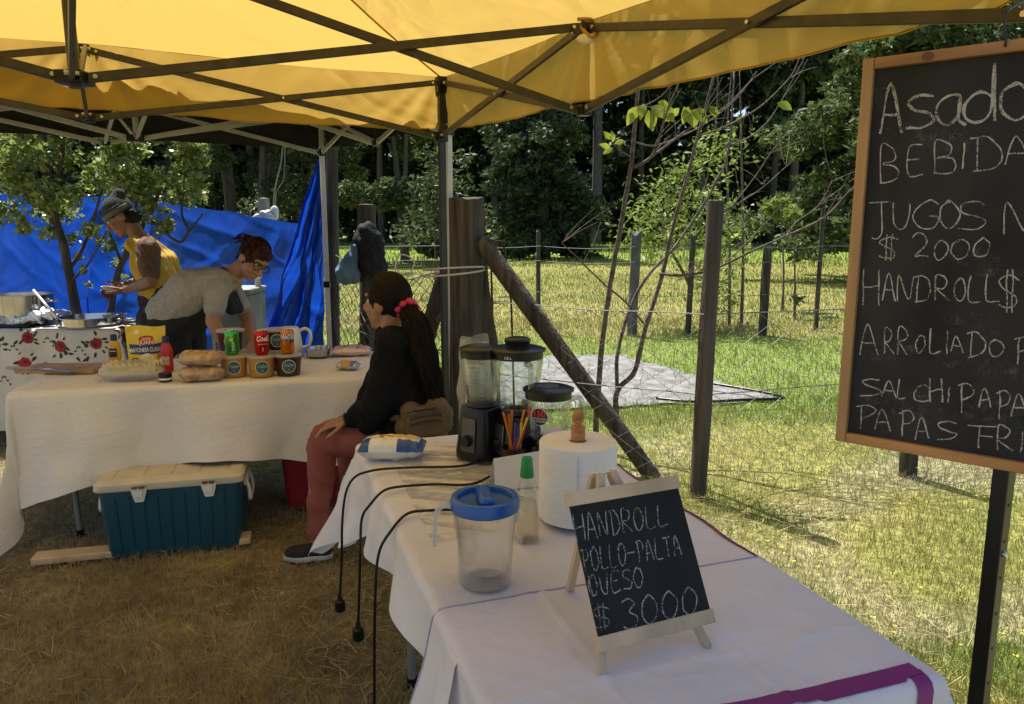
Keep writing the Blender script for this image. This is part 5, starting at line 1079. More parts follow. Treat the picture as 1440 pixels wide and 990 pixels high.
def chalk_mat(name, col, cov):
    m, t, p, out = nodes(name); N = t.nodes; L = t.links; tc = N.new('ShaderNodeTexCoord'); n = N.new('ShaderNodeTexNoise'); n.inputs['Scale'].default_value = 520; n.inputs['Detail'].default_value = 3; L.new(tc.outputs['Object'], n.inputs['Vector'])
    n2 = N.new('ShaderNodeTexNoise'); n2.inputs['Scale'].default_value = 45; L.new(tc.outputs['Object'], n2.inputs['Vector'])
    s = N.new('ShaderNodeMath'); s.operation = 'MULTIPLY_ADD'; s.inputs[1].default_value = .6; L.new(n2.outputs[0], s.inputs[0]); L.new(n.outputs[0], s.inputs[2])
    r = N.new('ShaderNodeMapRange'); r.inputs[1].default_value = .82 - cov; r.inputs[2].default_value = 1.05 - cov; r.inputs[4].default_value = .9; L.new(s.outputs[0], r.inputs[0])
    tr = N.new('ShaderNodeBsdfTransparent'); ms = N.new('ShaderNodeMixShader'); L.new(r.outputs[0], ms.inputs[0]); L.new(tr.outputs[0], ms.inputs[1]); L.new(p.outputs[0], ms.inputs[2]); L.new(ms.outputs[0], out.inputs[0])
    p.inputs['Base Color'].default_value = (*col, 1); p.inputs['Roughness'].default_value = 1; p.inputs['Specular IOR Level'].default_value = 0; return m
def strokes(mb, polys, wd, nrm, seed, mi=0, lift=.0006):
    for pi, pl in enumerate(polys):
        sp = spline(pl, 5) if len(pl) > 2 else [lerp(V(pl[0]), V(pl[1]), k / 8) for k in range(9)]
        for rep in range(2 if wd > .004 else 1):                                   # chalk goes over a line twice, not quite the same
            vs = []; k = len(sp); lf = lift + .0002 * rep
            for i, q in enumerate(sp):
                d = (sp[min(i + 1, k - 1)] - sp[max(i - 1, 0)]); d = d.normalized() if d.length > 1e-9 else V((1, 0, 0)); s_ = d.cross(nrm).normalized(); w_ = wd * (.75 + .5 * noise.noise(V((i * .5, seed * 3.1, pi + rep))))
                j = s_ * wd * (.55 * noise.noise(V((i * .28, seed * 1.7 + rep * 9, pi))) + .35 * rep); vs += [q + j + s_ * w_ * .5 + nrm * lf, q + j - s_ * w_ * .5 + nrm * lf]
            mb.add(vs, [(2 * i, 2 * i + 1, 2 * i + 3, 2 * i + 2) for i in range(k - 1)], mi)
# large board
BWV = V((math.cos(R(-41)), math.sin(R(-41)), 0)); BN = V((BWV.y, -BWV.x, 0)).normalized(); BN = BN if BN.y < 0 else -BN
BP0 = U(1195, 350, 1.6); hit = lambda px, py, lift=0.: onplane(px, py, BP0, BN) + BN * lift
TLc = hit(1207, 85); BLc = hit(1183, 620); x0b = (TLc + BLc) / 2; zt_, zb_ = hit(1207, 85).z, hit(1183, 620).z; O_ = V((x0b.x, x0b.y, 0)); WB = .64
big_b = thing('chalkboard', 'large wood framed menu chalkboard hanging on the black tent leg', 'chalkboard', (O_.x + BWV.x * .3, O_.y + BWV.y * .3, zb_))
at_ = lambda a, z, l=0.: O_ + BWV * a + V((0, 0, z)) + BN * l
slate = mat('chalk_slate', (.020, .019, .018), .75, col2=(.040, .039, .037), vscale=7, detail=8, stretch=(1, 1, .5), bump=.04, bscale=200, spec=.25)
rb = Matrix((BWV, -BN, V((0, 0, 1)))).transposed(); zm_ = (zt_ + zb_) / 2; Hb = zt_ - zb_; fr = .021
MB().box(at_(WB / 2, zm_, -.010), (WB - .02, .008, Hb - .02), rb).build('slate', slate, big_b)
for a0, a1, z0, z1 in ((0, fr, zb_, zt_), (WB - fr, WB, zb_, zt_)): MB().box(at_((a0 + a1) / 2, (z0 + z1) / 2, -.004), (fr, .022, z1 - z0), rb).build('frame_rail', wood_orange, big_b, bevel=.002)
woodh = mat('orange_pine_rail', (.46, .22, .07), .5, var=.22, vscale=14, stretch=(.12, .12, 1), bump=.12, bscale=50)
for z0, z1 in ((zb_, zb_ + fr), (zt_ - fr, zt_)): MB().box(at_(WB / 2, (z0 + z1) / 2, -.004), (WB - 2 * fr - .001, .021, z1 - z0), rb).build('frame_rail', woodh, big_b, bevel=.002)
kn_ = MB(); c = at_(.118, zt_ - fr * .5, .0074); kn_.add([c] + [c + BWV * .011 * math.cos(k * .45) + V((0, 0, .0085 * math.sin(k * .45))) for k in range(14)], [(0, k + 1, (k + 1) % 14 + 1) for k in range(14)]); kn_.build('wood_knot', mat('knot', (.13, .05, .02), .6), big_b)
rows = [('A', 1236, 117, 1267, 187), ('s', 1273, 133, 1312, 180), ('a', 1313, 133, 1357, 174), ('d', 1355, 88, 1402, 172), ('o', 1405, 117, 1453, 167),
 ('B', 1236, 205, 1263, 257), ('E', 1274, 203, 1297, 247), ('B', 1311, 198, 1343, 245), ('I', 1349, 201, 1360, 238), ('D', 1362, 193, 1410, 241), ('A', 1414, 190, 1447, 230),
 ('J', 1220, 283, 1250, 336), ('U', 1256, 286, 1279, 322), ('G', 1284, 282, 1318, 322), ('O', 1321, 283, 1349, 321), ('S', 1345, 283, 1385, 323), ('N', 1412, 283, 1453, 330),
 ('$', 1234, 328, 1261, 368), ('2', 1283, 328, 1305, 362), ('0', 1311, 337, 1333, 365), ('0', 1337, 336, 1361, 364), ('0', 1366, 335, 1392, 362),
 ('H', 1213, 378, 1236, 431), ('A', 1240, 385, 1257, 423), ('N', 1261, 388, 1284, 423), ('D', 1284, 388, 1307, 425), ('R', 1313, 388, 1333, 424), ('O', 1340, 392, 1358, 424), ('L', 1360, 388, 1379, 425), ('L', 1385, 385, 1404, 425), ('$', 1404, 379, 1432, 439),
 ('A', 1209, 454, 1232, 500), ('R', 1241, 462, 1256, 499), ('R', 1262, 462, 1276, 499), ('O', 1287, 472, 1300, 496), ('L', 1307, 461, 1322, 497), ('I', 1326, 464, 1334, 499), ('A', 1337, 473, 1354, 496), ('D', 1358, 469, 1386, 503), ('O', 1391, 478, 1411, 501), ('P', 1425, 474, 1449, 512),
 ('S', 1209, 533, 1238, 558), ('A', 1238, 536, 1259, 559), ('L', 1262, 533, 1273, 561), ('C', 1284, 542, 1306, 566), ('H', 1307, 532, 1325, 566), ('I', 1330, 544, 1336, 567), ('P', 1346, 540, 1370, 582), ('A', 1376, 548, 1392, 573), ('P', 1400, 550, 1421, 590), ('A', 1422, 553, 1443, 586),
 ('P', 1202, 570, 1232, 604), ('A', 1230, 577, 1250, 606), ('P', 1262, 579, 1285, 613), ('A', 1287, 588, 1305, 618), ('S', 1316, 593, 1345, 619), ('F', 1361, 600, 1402, 630), ('R', 1400, 600, 1423, 635), ('I', 1433, 609, 1441, 636)]
ch = MB()
for i, (g_, xa, ya, xb, yb) in enumerate(rows):
    heavy = .0046 if ya < 190 and g_ in 'Asado' else .0033
    strokes(ch, [[hit(lerp(xa, xb, x) + 1.2 * math.sin(i * 3 + k), lerp(yb, ya, y) + 1.2 * math.cos(i * 5 + k * 2), -.0056) for k, (x, y) in enumerate(pl)] for pl in GLY[g_]], heavy, BN, i, 0)
ch.build('lettering', chalk_mat('chalk', (.52, .49, .44), .20), big_b, recalc=False)
random.seed(2)
for k in range(14):
    cx, cy = random.uniform(1215, 1430), random.uniform(120, 620); c = hit(cx, cy, -.0058); a = random.uniform(-.5, .5); d = BWV * math.cos(a) + V((0, 0, math.sin(a))); e = d.cross(BN); L_ = random.uniform(.03, .09); w_ = random.uniform(.01, .025)
    MB().add([c + d * L_ * math.cos(j * .3927) + e * w_ * math.sin(j * .3927) + BN * (.0001 + k * .00002) for j in range(16)], [tuple(range(16))]).build('chalk_smudge', chalk_mat('chalk_dust', (.14, .135, .125), -.02) if 'chalk_dust' not in bpy.data.materials else bpy.data.materials['chalk_dust'], big_b, recalc=False)

ph = hit(1416, 57); hook = thing('wire_hook', 'bent wire hook holding the large chalkboard to the tent', 'hook', tuple(ph)); jp = V((K4[0], K4[1], K4[2] - .31 + .02))
MB().tube(spline([ph + BN * .01 + V((0, 0, -.012)), ph + BN * .014 + V((0, 0, .0)), hit(1413, 40, .005), hit(1418, 12, -.01), lerp(hit(1418, -5), jp, .5), jp], 6), .0022, 6).build('wire', metal_black, hook, smooth=True)

# small easel board on the table
w2 = V((math.cos(R(24)), math.sin(R(24)), 0)); nb2 = V((-w2.y, w2.x, 0)); up2 = V((0, 0, 1)) * math.cos(R(29)) + nb2 * math.sin(R(29)); n2 = up2.cross(w2).normalized(); n2 = n2 if n2.y < 0 else -n2
E0 = G(850, 957, FZ + .005); h2 = lambda px, py, l=0.: onplane(px, py, E0, n2) + n2 * l
TL, TR_, BL_, BR = h2(796, 691), h2(950, 673), h2(843, 918), h2(1004, 873); cen = (TL + TR_ + BL_ + BR) / 4; We = .235; He = (((TL + TR_) - (BL_ + BR)) / 2).length
ez = thing('easel_chalkboard', 'small chalkboard with pale wood rails on a folding easel on the white table', 'chalkboard', (cen.x, cen.y, FZ)); r2 = Matrix((w2, -n2, up2)).transposed(); e_ = lambda a, b, l=0.: cen + w2 * a + up2 * b + n2 * l
pale = mat('pale_easel_wood', (.58, .44, .29), .55, var=.12, vscale=10, stretch=(1, 1, .2), bump=.1, bscale=60)
slate2 = mat('black_slate', (.008, .009, .012), .6, var=.3, vscale=10, spec=.3)
MB().box(e_(0, 0, 0), (We - .008, .005, He - .024), r2).build('slate', slate2, ez)
for b in (He / 2 - .011, -He / 2 + .011): MB().box(e_(0, b, .001), (We, .011, .024), r2).build('rail', pale, ez, bevel=.0015)
tz = FZ + .004
apex = e_(-.02, He / 2 + .028, -.012)
for px, py, nm in ((850, 957, 0), (1009, 925, 1)):
    up_end = apex + w2 * (-.012 if nm == 0 else .012); f_ = h2(px, py, -.0115); f_ = up_end + (f_ - up_end) * ((up_end.z - tz) / (up_end.z - f_.z)); MB().bar(f_, up_end, .015, .011, n2).build('leg', pale, ez, bevel=.0015)
for px, py, s in ((801, 831, -1), (905, 790, 1)):
    f_ = G(px, py, tz); MB().bar(f_, apex - n2 * .016 + w2 * s * .018, .015, .011, n2).build('leg', pale, ez, bevel=.0015)
MB().tube([apex - w2 * .022 - n2 * .006, apex + w2 * .022 - n2 * .006], .0025, 8).build('pivot', chrome, ez)
ch = MB(); word_rows = [('HANDROLL', (810, 763), (942, 737), 39, 27), ('POLLO-PALTA', (820, 805), (960, 780), 33, 27), ('QUESO', (829, 839), (908, 824), 29, 27), ('$', (836, 889), (866, 883), 38, 38), ('3000', (876, 886), (988, 860), 42, 36)]
i = 0
for txt, a, b, ha, hb_ in word_rows:
    n = len(txt)
    for k, c_ in enumerate(txt):
        i += 1; t0, t1 = k / n, (k + .78) / n; polys = []
        for pl in GLY[c_]:
            q = []
            for x, y in pl:
                t_ = lerp(t0, t1, x); hh = lerp(ha, hb_, t_) * y; q.append(h2(lerp(a[0], b[0], t_) - hh * .16, lerp(a[1], b[1], t_) - hh, .0027))
            polys.append(q)
        strokes(ch, polys, .0030 if n > 1 and txt != '3000' else .0034, n2, i, 0, .0003) if txt != '$' else strokes(ch, polys, .0024, n2, i, 0, .0003)
ch.build('lettering', chalk_mat('thin_chalk', (.42, .41, .38), .14), ez, recalc=False)

# ================================================================== things on the front table
FT = FZ + .004
glass = clear('clear_glass', (.925, .945, .925), .02, 1.95, .05)
glass_t = clear('thick_glass', (.70, .74, .71), .04, 2.0, .16)
def facing(c, mb, name, mats, parent): pass
def jar(c, z0, z1, r0, r1, parent, ribs=10, handle=None):
    prof = [(r0 * .3, z0), (r0 * .94, z0), (r0, z0 + .006), (lerp(r0, r1, .5) * 1.01, lerp(z0, z1, .45)), (r1, lerp(z0, z1, .85)), (r1 * 1.01, z1), (r1 * .955, z1), (r1 * .945, lerp(z0, z1, .85)), (lerp(r0, r1, .5) * .95, lerp(z0, z1, .45)), (r0 * .93, z0 + .012), (r0 * .3, z0 + .012)]
    MB().lathe(prof, c, 80, rmod=lambda t, z: 1 + (.022 * max(-1, min(1, 2.2 * math.cos(ribs * t))) * (1 if z < lerp(z0, z1, .9) else 0))).build('jar', glass, parent, smooth=True)
    if handle is not None:
        d = V((math.cos(handle), math.sin(handle), 0)); q = V(c); MB().tube(spline([q + d * r1 * .97 + V((0, 0, z1 - .018)), q + d * (r1 + .025) + V((0, 0, z1 - .014)), q + d * (r1 + .036) + V((0, 0, z1 - .035)), q + d * (r1 + .032) + V((0, 0, lerp(z0, z1, .4))), q + d * (r1 + .015) + V((0, 0, lerp(z0, z1, .22))), q + d * r0 * 1.02 + V((0, 0, lerp(z0, z1, .2)))], 6), .0085, 10).build('jar_handle', glass_t, parent, smooth=True)
def base(c, h, r0, r1, parent, face, knob=True, panel=True):
    """blender motor base: rounded square, wider at the foot"""
    mb = MB(); rings = []
    rot = Matrix.Rotation(face + math.pi / 2, 3, 'Z')
    for z, k in ((0, .96), (.006, 1), (.03, 1), (h * .5, lerp(1, r1 / r0, .55)), (h * .9, r1 / r0), (h, r1 / r0 * .93)): rings.append(rr_ring(r0 * k, r0 * k, z, r0 * k * .5, 6))
    loft(rings, c, rot, mb); mb.build('motor_base', plastic_black, parent)
    d = V((math.cos(face), math.sin(face), 0)); l = V((-d.y, d.x, 0))
    if panel: MB().prism([V(c) + d * lerp(r0, r1, z / h) * (1.0) + l * a + V((0, 0, z)) for a, z in ((-.03, .03), (.03, .03), (.026, h * .82), (-.026, h * .82))], d * .006).build('control_panel', mat('graphite_panel', (.08, .075, .068), .3, metal=.5), parent, bevel=.003)
    if knob:
        q = V(c) + d * (lerp(r0, r1, .35) + .006) + V((0, 0, h * .40)); MB().tube([q, q + d * .016], [.019, .016], 20).build('knob', plastic_black, parent, smooth=None)
    MB().lathe([(r1 * .7, h), (r1 * .86, h + .002), (r1 * .82, h + .014), (0, h + .014)], c, 28).build('collar', plastic_black, parent)
    for s in (-1, 1):
        for s2 in (-1, 1): MB().tube([V(c) + rot @ V((s * r0 * .6, s2 * r0 * .6, .001)), V(c) + rot @ V((s * r0 * .6, s2 * r0 * .6, -.003))], .01, 10).build('rubber_foot', plastic_black, parent)
def lid(c, z, r, parent, knob=0., brim=1.05):
    MB().lathe([(r * .9, z - .012), (r * 1.0, z - .012), (r * 1.0, z + .008), (r * brim, z + .010), (r * brim, z + .016), (r * .9, z + .021), (0, z + .021)], c, 40).build('lid', plastic_black, parent)
    if knob: MB().lathe([(r * .48, z + .020), (r * .48, z + .036), (r * .5, z + .038), (r * .5, z + .046), (r * .4, z + .05), (0, z + .05)], c, 32, rmod=lambda t, q: 1 + .015 * math.cos(16 * t)).build('lid_cap', plastic_black, parent)
    else: MB().lathe([(r * .45, z + .0205), (r * .45, z + .024), (0, z + .024)], c, 28).build('lid_cap', mat('grey_plastic', (.09, .09, .095), .3), parent)
A1 = G(677, 650, FT); A1.y += .05; A1.z = FT + .003
b1t = thing('blender', 'blender with a round knob and grey panel left of the others', 'blender', tuple(A1)); base(A1, .168, .068, .056, b1t, R(-128)); jar(A1, .18, .335, .046, .064, b1t, 8); lid(A1, .335, .065, b1t)
A2 = G(728, 660, FT); A2.y += .09; A2.z = FT + .003
b2t = thing('blender', 'tallest blender with a capped lid between the other two', 'blender', tuple(A2)); base(A2, .15, .07, .058, b2t, R(-150)); jar(A2, .165, .335, .056, .077, b2t, 9, R(-70)); lid(A2, .338, .079, b2t, 1, 1.1)
mb = MB(); wrap_text(mb, '1.5 L', A2, .0795, R(-112), .012, .336, 0, bold=.02); mb.build('lid_print', [ink_w], b2t, recalc=False)
A3 = G(775, 690, FT); A3.y += .2; A3.z = FT + .003
b3t = thing('blender', 'blender jar with a round sticker and glass handle behind the paper roll', 'blender', tuple(A3)); base(A3, .075, .062, .05, b3t, R(-90), False, False)
jar(A3, .090, .228, .054, .068, b3t, 9, R(8)); lid(A3, .230, .070, b3t, 0, 1.1)
mb = MB(); rf3 = lambda z: lerp(.054, .068, (z - .090) / .138) * 1.035; a0 = face_cam(A3) - .42
for r_, mi, lf in ((.027, 2, .0015), (.0255, 0, .002)):
    def q(x, z, lf=lf): rr = rf3(.172 + z) + lf; an = a0 + x / rr; return A3 + V((rr * math.cos(an), rr * math.sin(an), .172 + z))
    mb.add([q(0, 0)] + [q(r_ * math.cos(2 * math.pi * k / 28), r_ * math.sin(2 * math.pi * k / 28)) for k in range(28)], [(0, k + 1, (k + 1) % 28 + 1) for k in range(28)], mi)
wrap_text(mb, '150', A3, rf3, a0, .026, .181, 1, 0, .003, bold=.03); wrap_text(mb, 'VERSIONES', A3, rf3, a0, .0085, .166, 2, 0, .003); wrap_text(mb, 'DE SABORES', A3, rf3, a0, .0075, .158, 2, 0, .003)
mb.build('sticker', [ink_k, mat('pink_ink', (.6, .04, .05), .5), ink_w], b3t, recalc=False)
# cup of straws
sc0 = G(722, 690, FT); sc0.y += .12; sc0.z = FT; rt = thing('straw_cup', 'dark cup standing behind the white card', 'cup', tuple(sc0)); lath([(0, 0), (.032, 0), (.036, .09), (.033, .09), (.029, .005), (0, .005)], sc0, 24).build('cup_body', plastic_black, rt)
random.seed(12)
scol = [('orange', (.75, .22, .02)), ('orange', (.75, .22, .02)), ('purple', (.14, .03, .25)), ('red', (.6, .03, .03)), ('yellow', (.75, .55, .05)), ('blue', (.03, .1, .4)), ('orange', (.75, .25, .03)), ('red', (.6, .05, .04)), ('yellow', (.7, .5, .05)), ('orange', (.75, .22, .02))]
words = ['tallest orange', 'second orange', 'purple', 'red', 'yellow slanting', 'dark blue', 'leaning orange', 'short red', 'pale yellow', 'front orange']
for k, (cn, cc_) in enumerate(scol):
    a = k * 2.4; bx = sc0 + V((.017 * math.cos(a), .017 * math.sin(a), .006)); top = sc0 + V((lerp(-.03, .05, ((k * 7) % 10) / 9), .02 * math.sin(a * 1.3), random.uniform(.18, .215) - .04 * (k % 3 == 2)))
    tag(MB().tube([bx, top], .0036, 8, False).build('straw', mat('straw_' + cn, cc_, .35, trans=.25)), '%s straw standing in the dark cup by the blenders' % words[k], 'straw', 'coloured straws in the cup')
# white card, roll on holder, bottle, pitcher
ca_, cb2 = G(696, 690, FT), G(762, 684, FT); hgt = .105; d = cb2 - ca_; nn = V((d.y, -d.x, 0)).normalized()
mb = MB(); mb.prism([ca_, cb2, cb2 - nn * .012 + V((0, 0, hgt * .96)), ca_ - nn * .012 + V((0, 0, hgt * .85))], -nn * .002); mb.prism([ca_ - nn * .012 + V((0, 0, hgt * .85)), cb2 - nn * .012 + V((0, 0, hgt * .96)), cb2 - nn * .07, ca_ - nn * .07], -nn * .002)
tag(mb.build('card', mat('white_card', (.72, .68, .6), .8, var=.03)), 'blank white folded card standing before the straws', 'card')
rc_ = G(816, 752, FT); rc_.y += .098; rc_.z = FT; hold = thing('roll_holder', 'turned wooden holder with a ball top inside the paper roll', 'paper holder', tuple(rc_)); wood_t = mat('turned_wood', (.42, .16, .05), .35, var=.25, vscale=18, stretch=(1, 1, 2.5), coat=.3)
RH = .205
lath([(0, 0), (.07, 0), (.07, .008), (.013, .012), (.013, RH + .002), (.0175, RH + .003), (.0180, RH + .020), (.0165, RH + .023), (.0180, RH + .026), (.0180, RH + .034), (.010, RH + .040), (.0095, RH + .043), (.0145, RH + .050), (.0165, RH + .060), (.0140, RH + .070), (.006, RH + .076), (0, RH + .077)], rc_, 28).build('spindle', wood_t, hold)
paper = mat('towel_paper', (.80, .76, .71), .95, var=.02, bump=.25, bscale=90)
rl = MB().lathe([(.021, .012), (.094, .012), (.0965, .016), (.0965, RH - .004), (.094, RH), (.021, RH), (.0205, RH - .01), (.0205, .02), (.021, .012)], rc_, 72, rmod=lambda t, z: 1 + .004 * math.cos(3 * t + 1) + .003 * math.cos(7 * t)).build('paper_roll', paper, loc=rc_); tag(rl, 'fat white paper towel roll beside the small chalkboard', 'paper roll')
MB().grid(24, 12, lambda u, v: rc_ + V((.0985 * math.cos(R(-150) + u * .9), .0985 * math.sin(R(-150) + u * .9), lerp(.014, RH - .003, v))) * 1.0 + V((.004 * u, -.004 * u, 0))).build('loose_sheet', paper, rl, smooth=True)
bt0 = G(741, 764, FT); bt0.y += .02; bt0.z = FT; rt = thing('glass_bottle', 'slim clear bottle with a green cap beside the paper roll', 'bottle', tuple(bt0)); mb = MB()
rings = [rr_ring(.024, .024, 0, .008), rr_ring(.025, .025, .004, .008), rr_ring(.024, .024, .06, .008), rr_ring(.0195, .0195, .12, .008), rr_ring(.014, .014, .150, .0135), rr_ring(.0125, .0125, .165, .0124)]
loft(rings, bt0, Matrix.Rotation(.25, 3, 'Z'), mb); mb.build('bottle_body', glass, rt, smooth=None); mb = MB(); loft([rr_ring(.0215, .0215, .006, .007), rr_ring(.0205, .0205, .075, .007), rr_ring(.0195, .0195, .098, .007)], bt0, Matrix.Rotation(.25, 3, 'Z'), mb); mb.build('liquid', clear('pale_liquid', (.93, .94, .89), .02, 1.4, .02), rt, smooth=None)
lath([(.0155, .155), (.0165, .157), (.0125, .198), (.011, .202), (0, .202)], bt0, 28, rmod=lambda t, z: 1 + .02 * math.cos(20 * t)).build('cap', mat('green_cap', (.01, .25, .05), .35, var=.04), rt)
pt = G(681, 838, FT); pt.y += .062; pt.z = FT; pit_ = thing('pitcher', 'clear plastic pitcher with a blue lid on the white cloth', 'pitcher', tuple(pt)); frost = clear('frosted_plastic', (.98, .98, .985), .07, 1.75, .05, .03)
lath([(0, .003), (.046, .003), (.052, .001), (.0535, .004), (.0575, .09), (.0655, .150), (.067, .152), (.068, .178), (.0655, .178), (.064, .153), (.056, .09), (.050, .012), (0, .009)], pt, 72, rmod=lambda t, z: 1 + (.006 * math.cos(36 * t) if .02 < z < .148 else 0)).build('jug', frost, pit_, smooth=True)
lath([(.044, .006), (.046, .007), (.0, .0075)], pt, 40).build('base_ring', clear('milky_base', (.9, .9, .9), .2, 1.4, .05, .15), pit_)
blue_l = mat('blue_lid', (.012, .095, .36), .32, var=.05)
lath([(.068, .160), (.0705, .163), (.0705, .181), (.068, .187), (.062, .189), (.056, .187), (.052, .178), (0, .176)], pt, 56).build('lid', blue_l, pit_); lk = MB(); lk.box(pt + V((.0, 0, .187)), (.030, .095, .018), Matrix.Rotation(.15, 3, 'Z')); lk.build('lid_grip', blue_l, pit_, bevel=.007)
hd_ = R(186); d = V((math.cos(hd_), math.sin(hd_), 0)); l = V((-d.y, d.x, 0)); hm = clear('frosted_handle', (.72, .71, .70), .2, 1.45, .06, .42)
sp = spline([pt + d * .064 + V((0, 0, .168)), pt + d * .085 + V((0, 0, .171)), pt + d * .098 + V((0, 0, .155)), pt + d * .102 + V((0, 0, .12)), pt + d * .104 + V((0, 0, .085))], 6); mb = MB()
for i in range(len(sp) - 1): mb.bar(sp[i], sp[i + 1], .020, .006, l)
mb = MB(); vs = []
for i, q in enumerate(sp):
    t_ = (sp[min(i + 1, len(sp) - 1)] - sp[max(0, i - 1)]).normalized(); n_ = t_.cross(l).normalized(); vs += [q + l * .010 + n_ * .004, q - l * .010 + n_ * .004, q - l * .010 - n_ * .004, q + l * .010 - n_ * .004]
mb.add(vs, [(4 * i + a, 4 * i + (a + 1) % 4, 4 * i + 4 + (a + 1) % 4, 4 * i + 4 + a) for i in range(len(sp) - 1) for a in range(4)] + [(3, 2, 1, 0), tuple(len(vs) - 4 + a for a in range(4))]); mb.build('handle', hm, pit_)
sd = V((math.cos(R(12)), math.sin(R(12)), 0)); sl_ = V((-sd.y, sd.x, 0)); MB().add([pt + sd * .062 + sl_ * .022 + V((0, 0, .178)), pt + sd * .062 - sl_ * .022 + V((0, 0, .178)), pt + sd * .086 + V((0, 0, .178)), pt + sd * .064 + V((0, 0, .150))], [(0, 2, 3), (1, 3, 2), (0, 1, 2)]).build('spout', frost, pit_, solid=.0015)
# crumpled clear plastic sheet under the cords
S0, S1, S2, S3 = G(545, 640, FT), G(690, 622, FT), G(705, 745, FT), G(608, 765, FT)
def plas(u, v): q = lerp(lerp(S3, S2, u), lerp(S0, S1, u), v); q = q.copy(); rg = 1 - abs(noise.noise(V((q.y * 16 + q.x * 4, q.x * 2.5, 2)))) * 2; q.z = FT + .002 + .009 * max(0, rg) ** 2 + .004 * abs(noise.noise(V((q.x * 30, q.y * 60, 1)))); return q
tag(MB().grid(60, 120, plas).build('plastic_film', clear('crinkled_film', (.96, .96, .97), .12, 1.6, .05, .05), smooth=True), 'crinkled clear plastic film spread under the blender cords', 'plastic film')
pk = G(549, 650, FT); pk.z = FT; pk.y += .05
packet('flour_packet', 'plump blue yellow and white packet at the far corner of the front table', pk, .205, .12, .07, .0, [mat('packet_white', (.74, .72, .66), .3, var=.03, bump=.1, bscale=30), mat('packet_yellow', (.72, .58, .2), .3), mat('packet_blue', (.02, .08, .26), .3), mat('packet_print', (.25, .16, .09), .35), mat('packet_navy', (.02, .035, .12), .35)],
       lambda u, v: 2 if (u < .17 and v < .55) or (u > .6 and v < .28) or u > .93 else (3 if (.40 < u < .52 and .45 < v < .62) or (.3 < u < .38 and .42 < v < .68) else (4 if .5 < u < .58 and .3 < v < .33 else (1 if .24 < u < .9 and v > .36 else 0))), 3)
# tall clear bag behind the first blender
vb = V((U(668, 560, 2.72).x, 2.72, 0)); 
tb0 = G(664, 622, FT); tb0 = V((U(668, 600, 2.5).x, 2.50, FT)); mb = MB(); mb.grid(40, 60, lambda u, v: tb0 + V(((.058 - .018 * abs(v - .5)) * math.cos(2 * math.pi * u) * (1 + .15 * noise.noise(V((math.cos(6.283 * u) * 2, math.sin(6.283 * u) * 2, v * 5)))), .045 * math.sin(2 * math.pi * u) * (1 + .15 * noise.noise(V((u * 6.283, v * 5, 3)))), .36 * v + .01 * math.sin(u * 12) * (v > .95))))
rt = thing('plastic_bag', 'tall clear plastic bag of cups standing behind the left blender', 'bag', tuple(tb0)); mb.build('film', clear('bag_film', (.93, .93, .9), .14, 1.45, .08, .16), rt, smooth=True)
MB().lathe([(.030 + .002 * (k % 2), .004 + k * .006) for k in range(44)], tb0, 28).build('cups', mat('cup_white', (.68, .63, .54), .6), rt, smooth=False)
mb = MB(); wrap_text(mb, 'vasito', tb0, .0585, face_cam(tb0) + .25, .02, .335, 0, .1, .002); mb.build('print', [ink_k], rt, recalc=False)
# power cords hanging over the edge
def cord(label, start, mids, hang, plugz, kind):
    pts = [start] + [G(x, y, FT + .012) for x, y in mids]; sp = spline(pts + hang, 8)
    tag(MB().tube(sp, .0038, 7).build('power_cord', plastic_black, smooth=True), label, 'power cord')
    return sp
def edge_pt(Y): s = (Y - FA.y) / UX.y; return FA + UX * s
def hang_at(px, Y, zs, pxs): return [U(p_, 700, Y) * 1.0 if False else V((((p_ - 720) / FPX) * (Y * math.cos(PIT) - (z - CH) * math.sin(PIT)), Y, z)) for p_, z in zip(pxs, zs)]
def plug(o_, q):
    mb = MB(); mb.tube([q + V((0, 0, .03)), q + V((0, 0, .012)), q + V((0, 0, .008)), q + V((0, 0, -.018)), q + V((0, 0, -.024))], [.006, .008, .015, .017, .014], 14); mb.build('plug', plastic_black, o_)
    for s in (-1, 1): MB().tube([q + V((s * .0095, 0, -.022)), q + V((s * .0095, 0, -.046))], .0028, 8).build('plug_pin', chrome, o_)
def cord_thing(label, start, mids, Y, pxs, zs, pl=True):
    h = hang_at(0, Y, zs, pxs); h = [q + V((noise.noise(q * 11), noise.noise(q * 13), 0)) * .012 for q in h]; o = MB().tube(spline([V(start)] + [G(x, y, FT + .011) for x, y in mids] + h, 8), .0038, 7).build('power_cord', plastic_black, smooth=True); tag(o, label, 'power cord')
    if pl: plug(o, h[-1] + V((0, 0, -.012)))
    return o
cord_thing('black power cord with a thin plug hanging farthest along the cloth', A1 + V((.02, -.06, .012)), [(650, 655), (590, 657), (545, 659), (518, 663)], 2.16, (497, 484, 480, 479, 478), (.735, .69, .60, .48, .345))
cord_thing('black power cord with a chunky plug hanging in the middle', A2 + V((-.02, -.06, .012)), [(670, 679), (610, 681), (565, 684), (540, 690)], 1.95, (522, 509, 505, 504, 503), (.735, .69, .60, .46, .37))
cord_thing('black power cord running down past the table leg to the ground', G(690, 722, FT + .01), [(650, 717), (600, 718), (572, 723)], 1.76, (549, 531, 524, 524, 525, 527), (.735, .68, .58, .38, .15, .01), False)

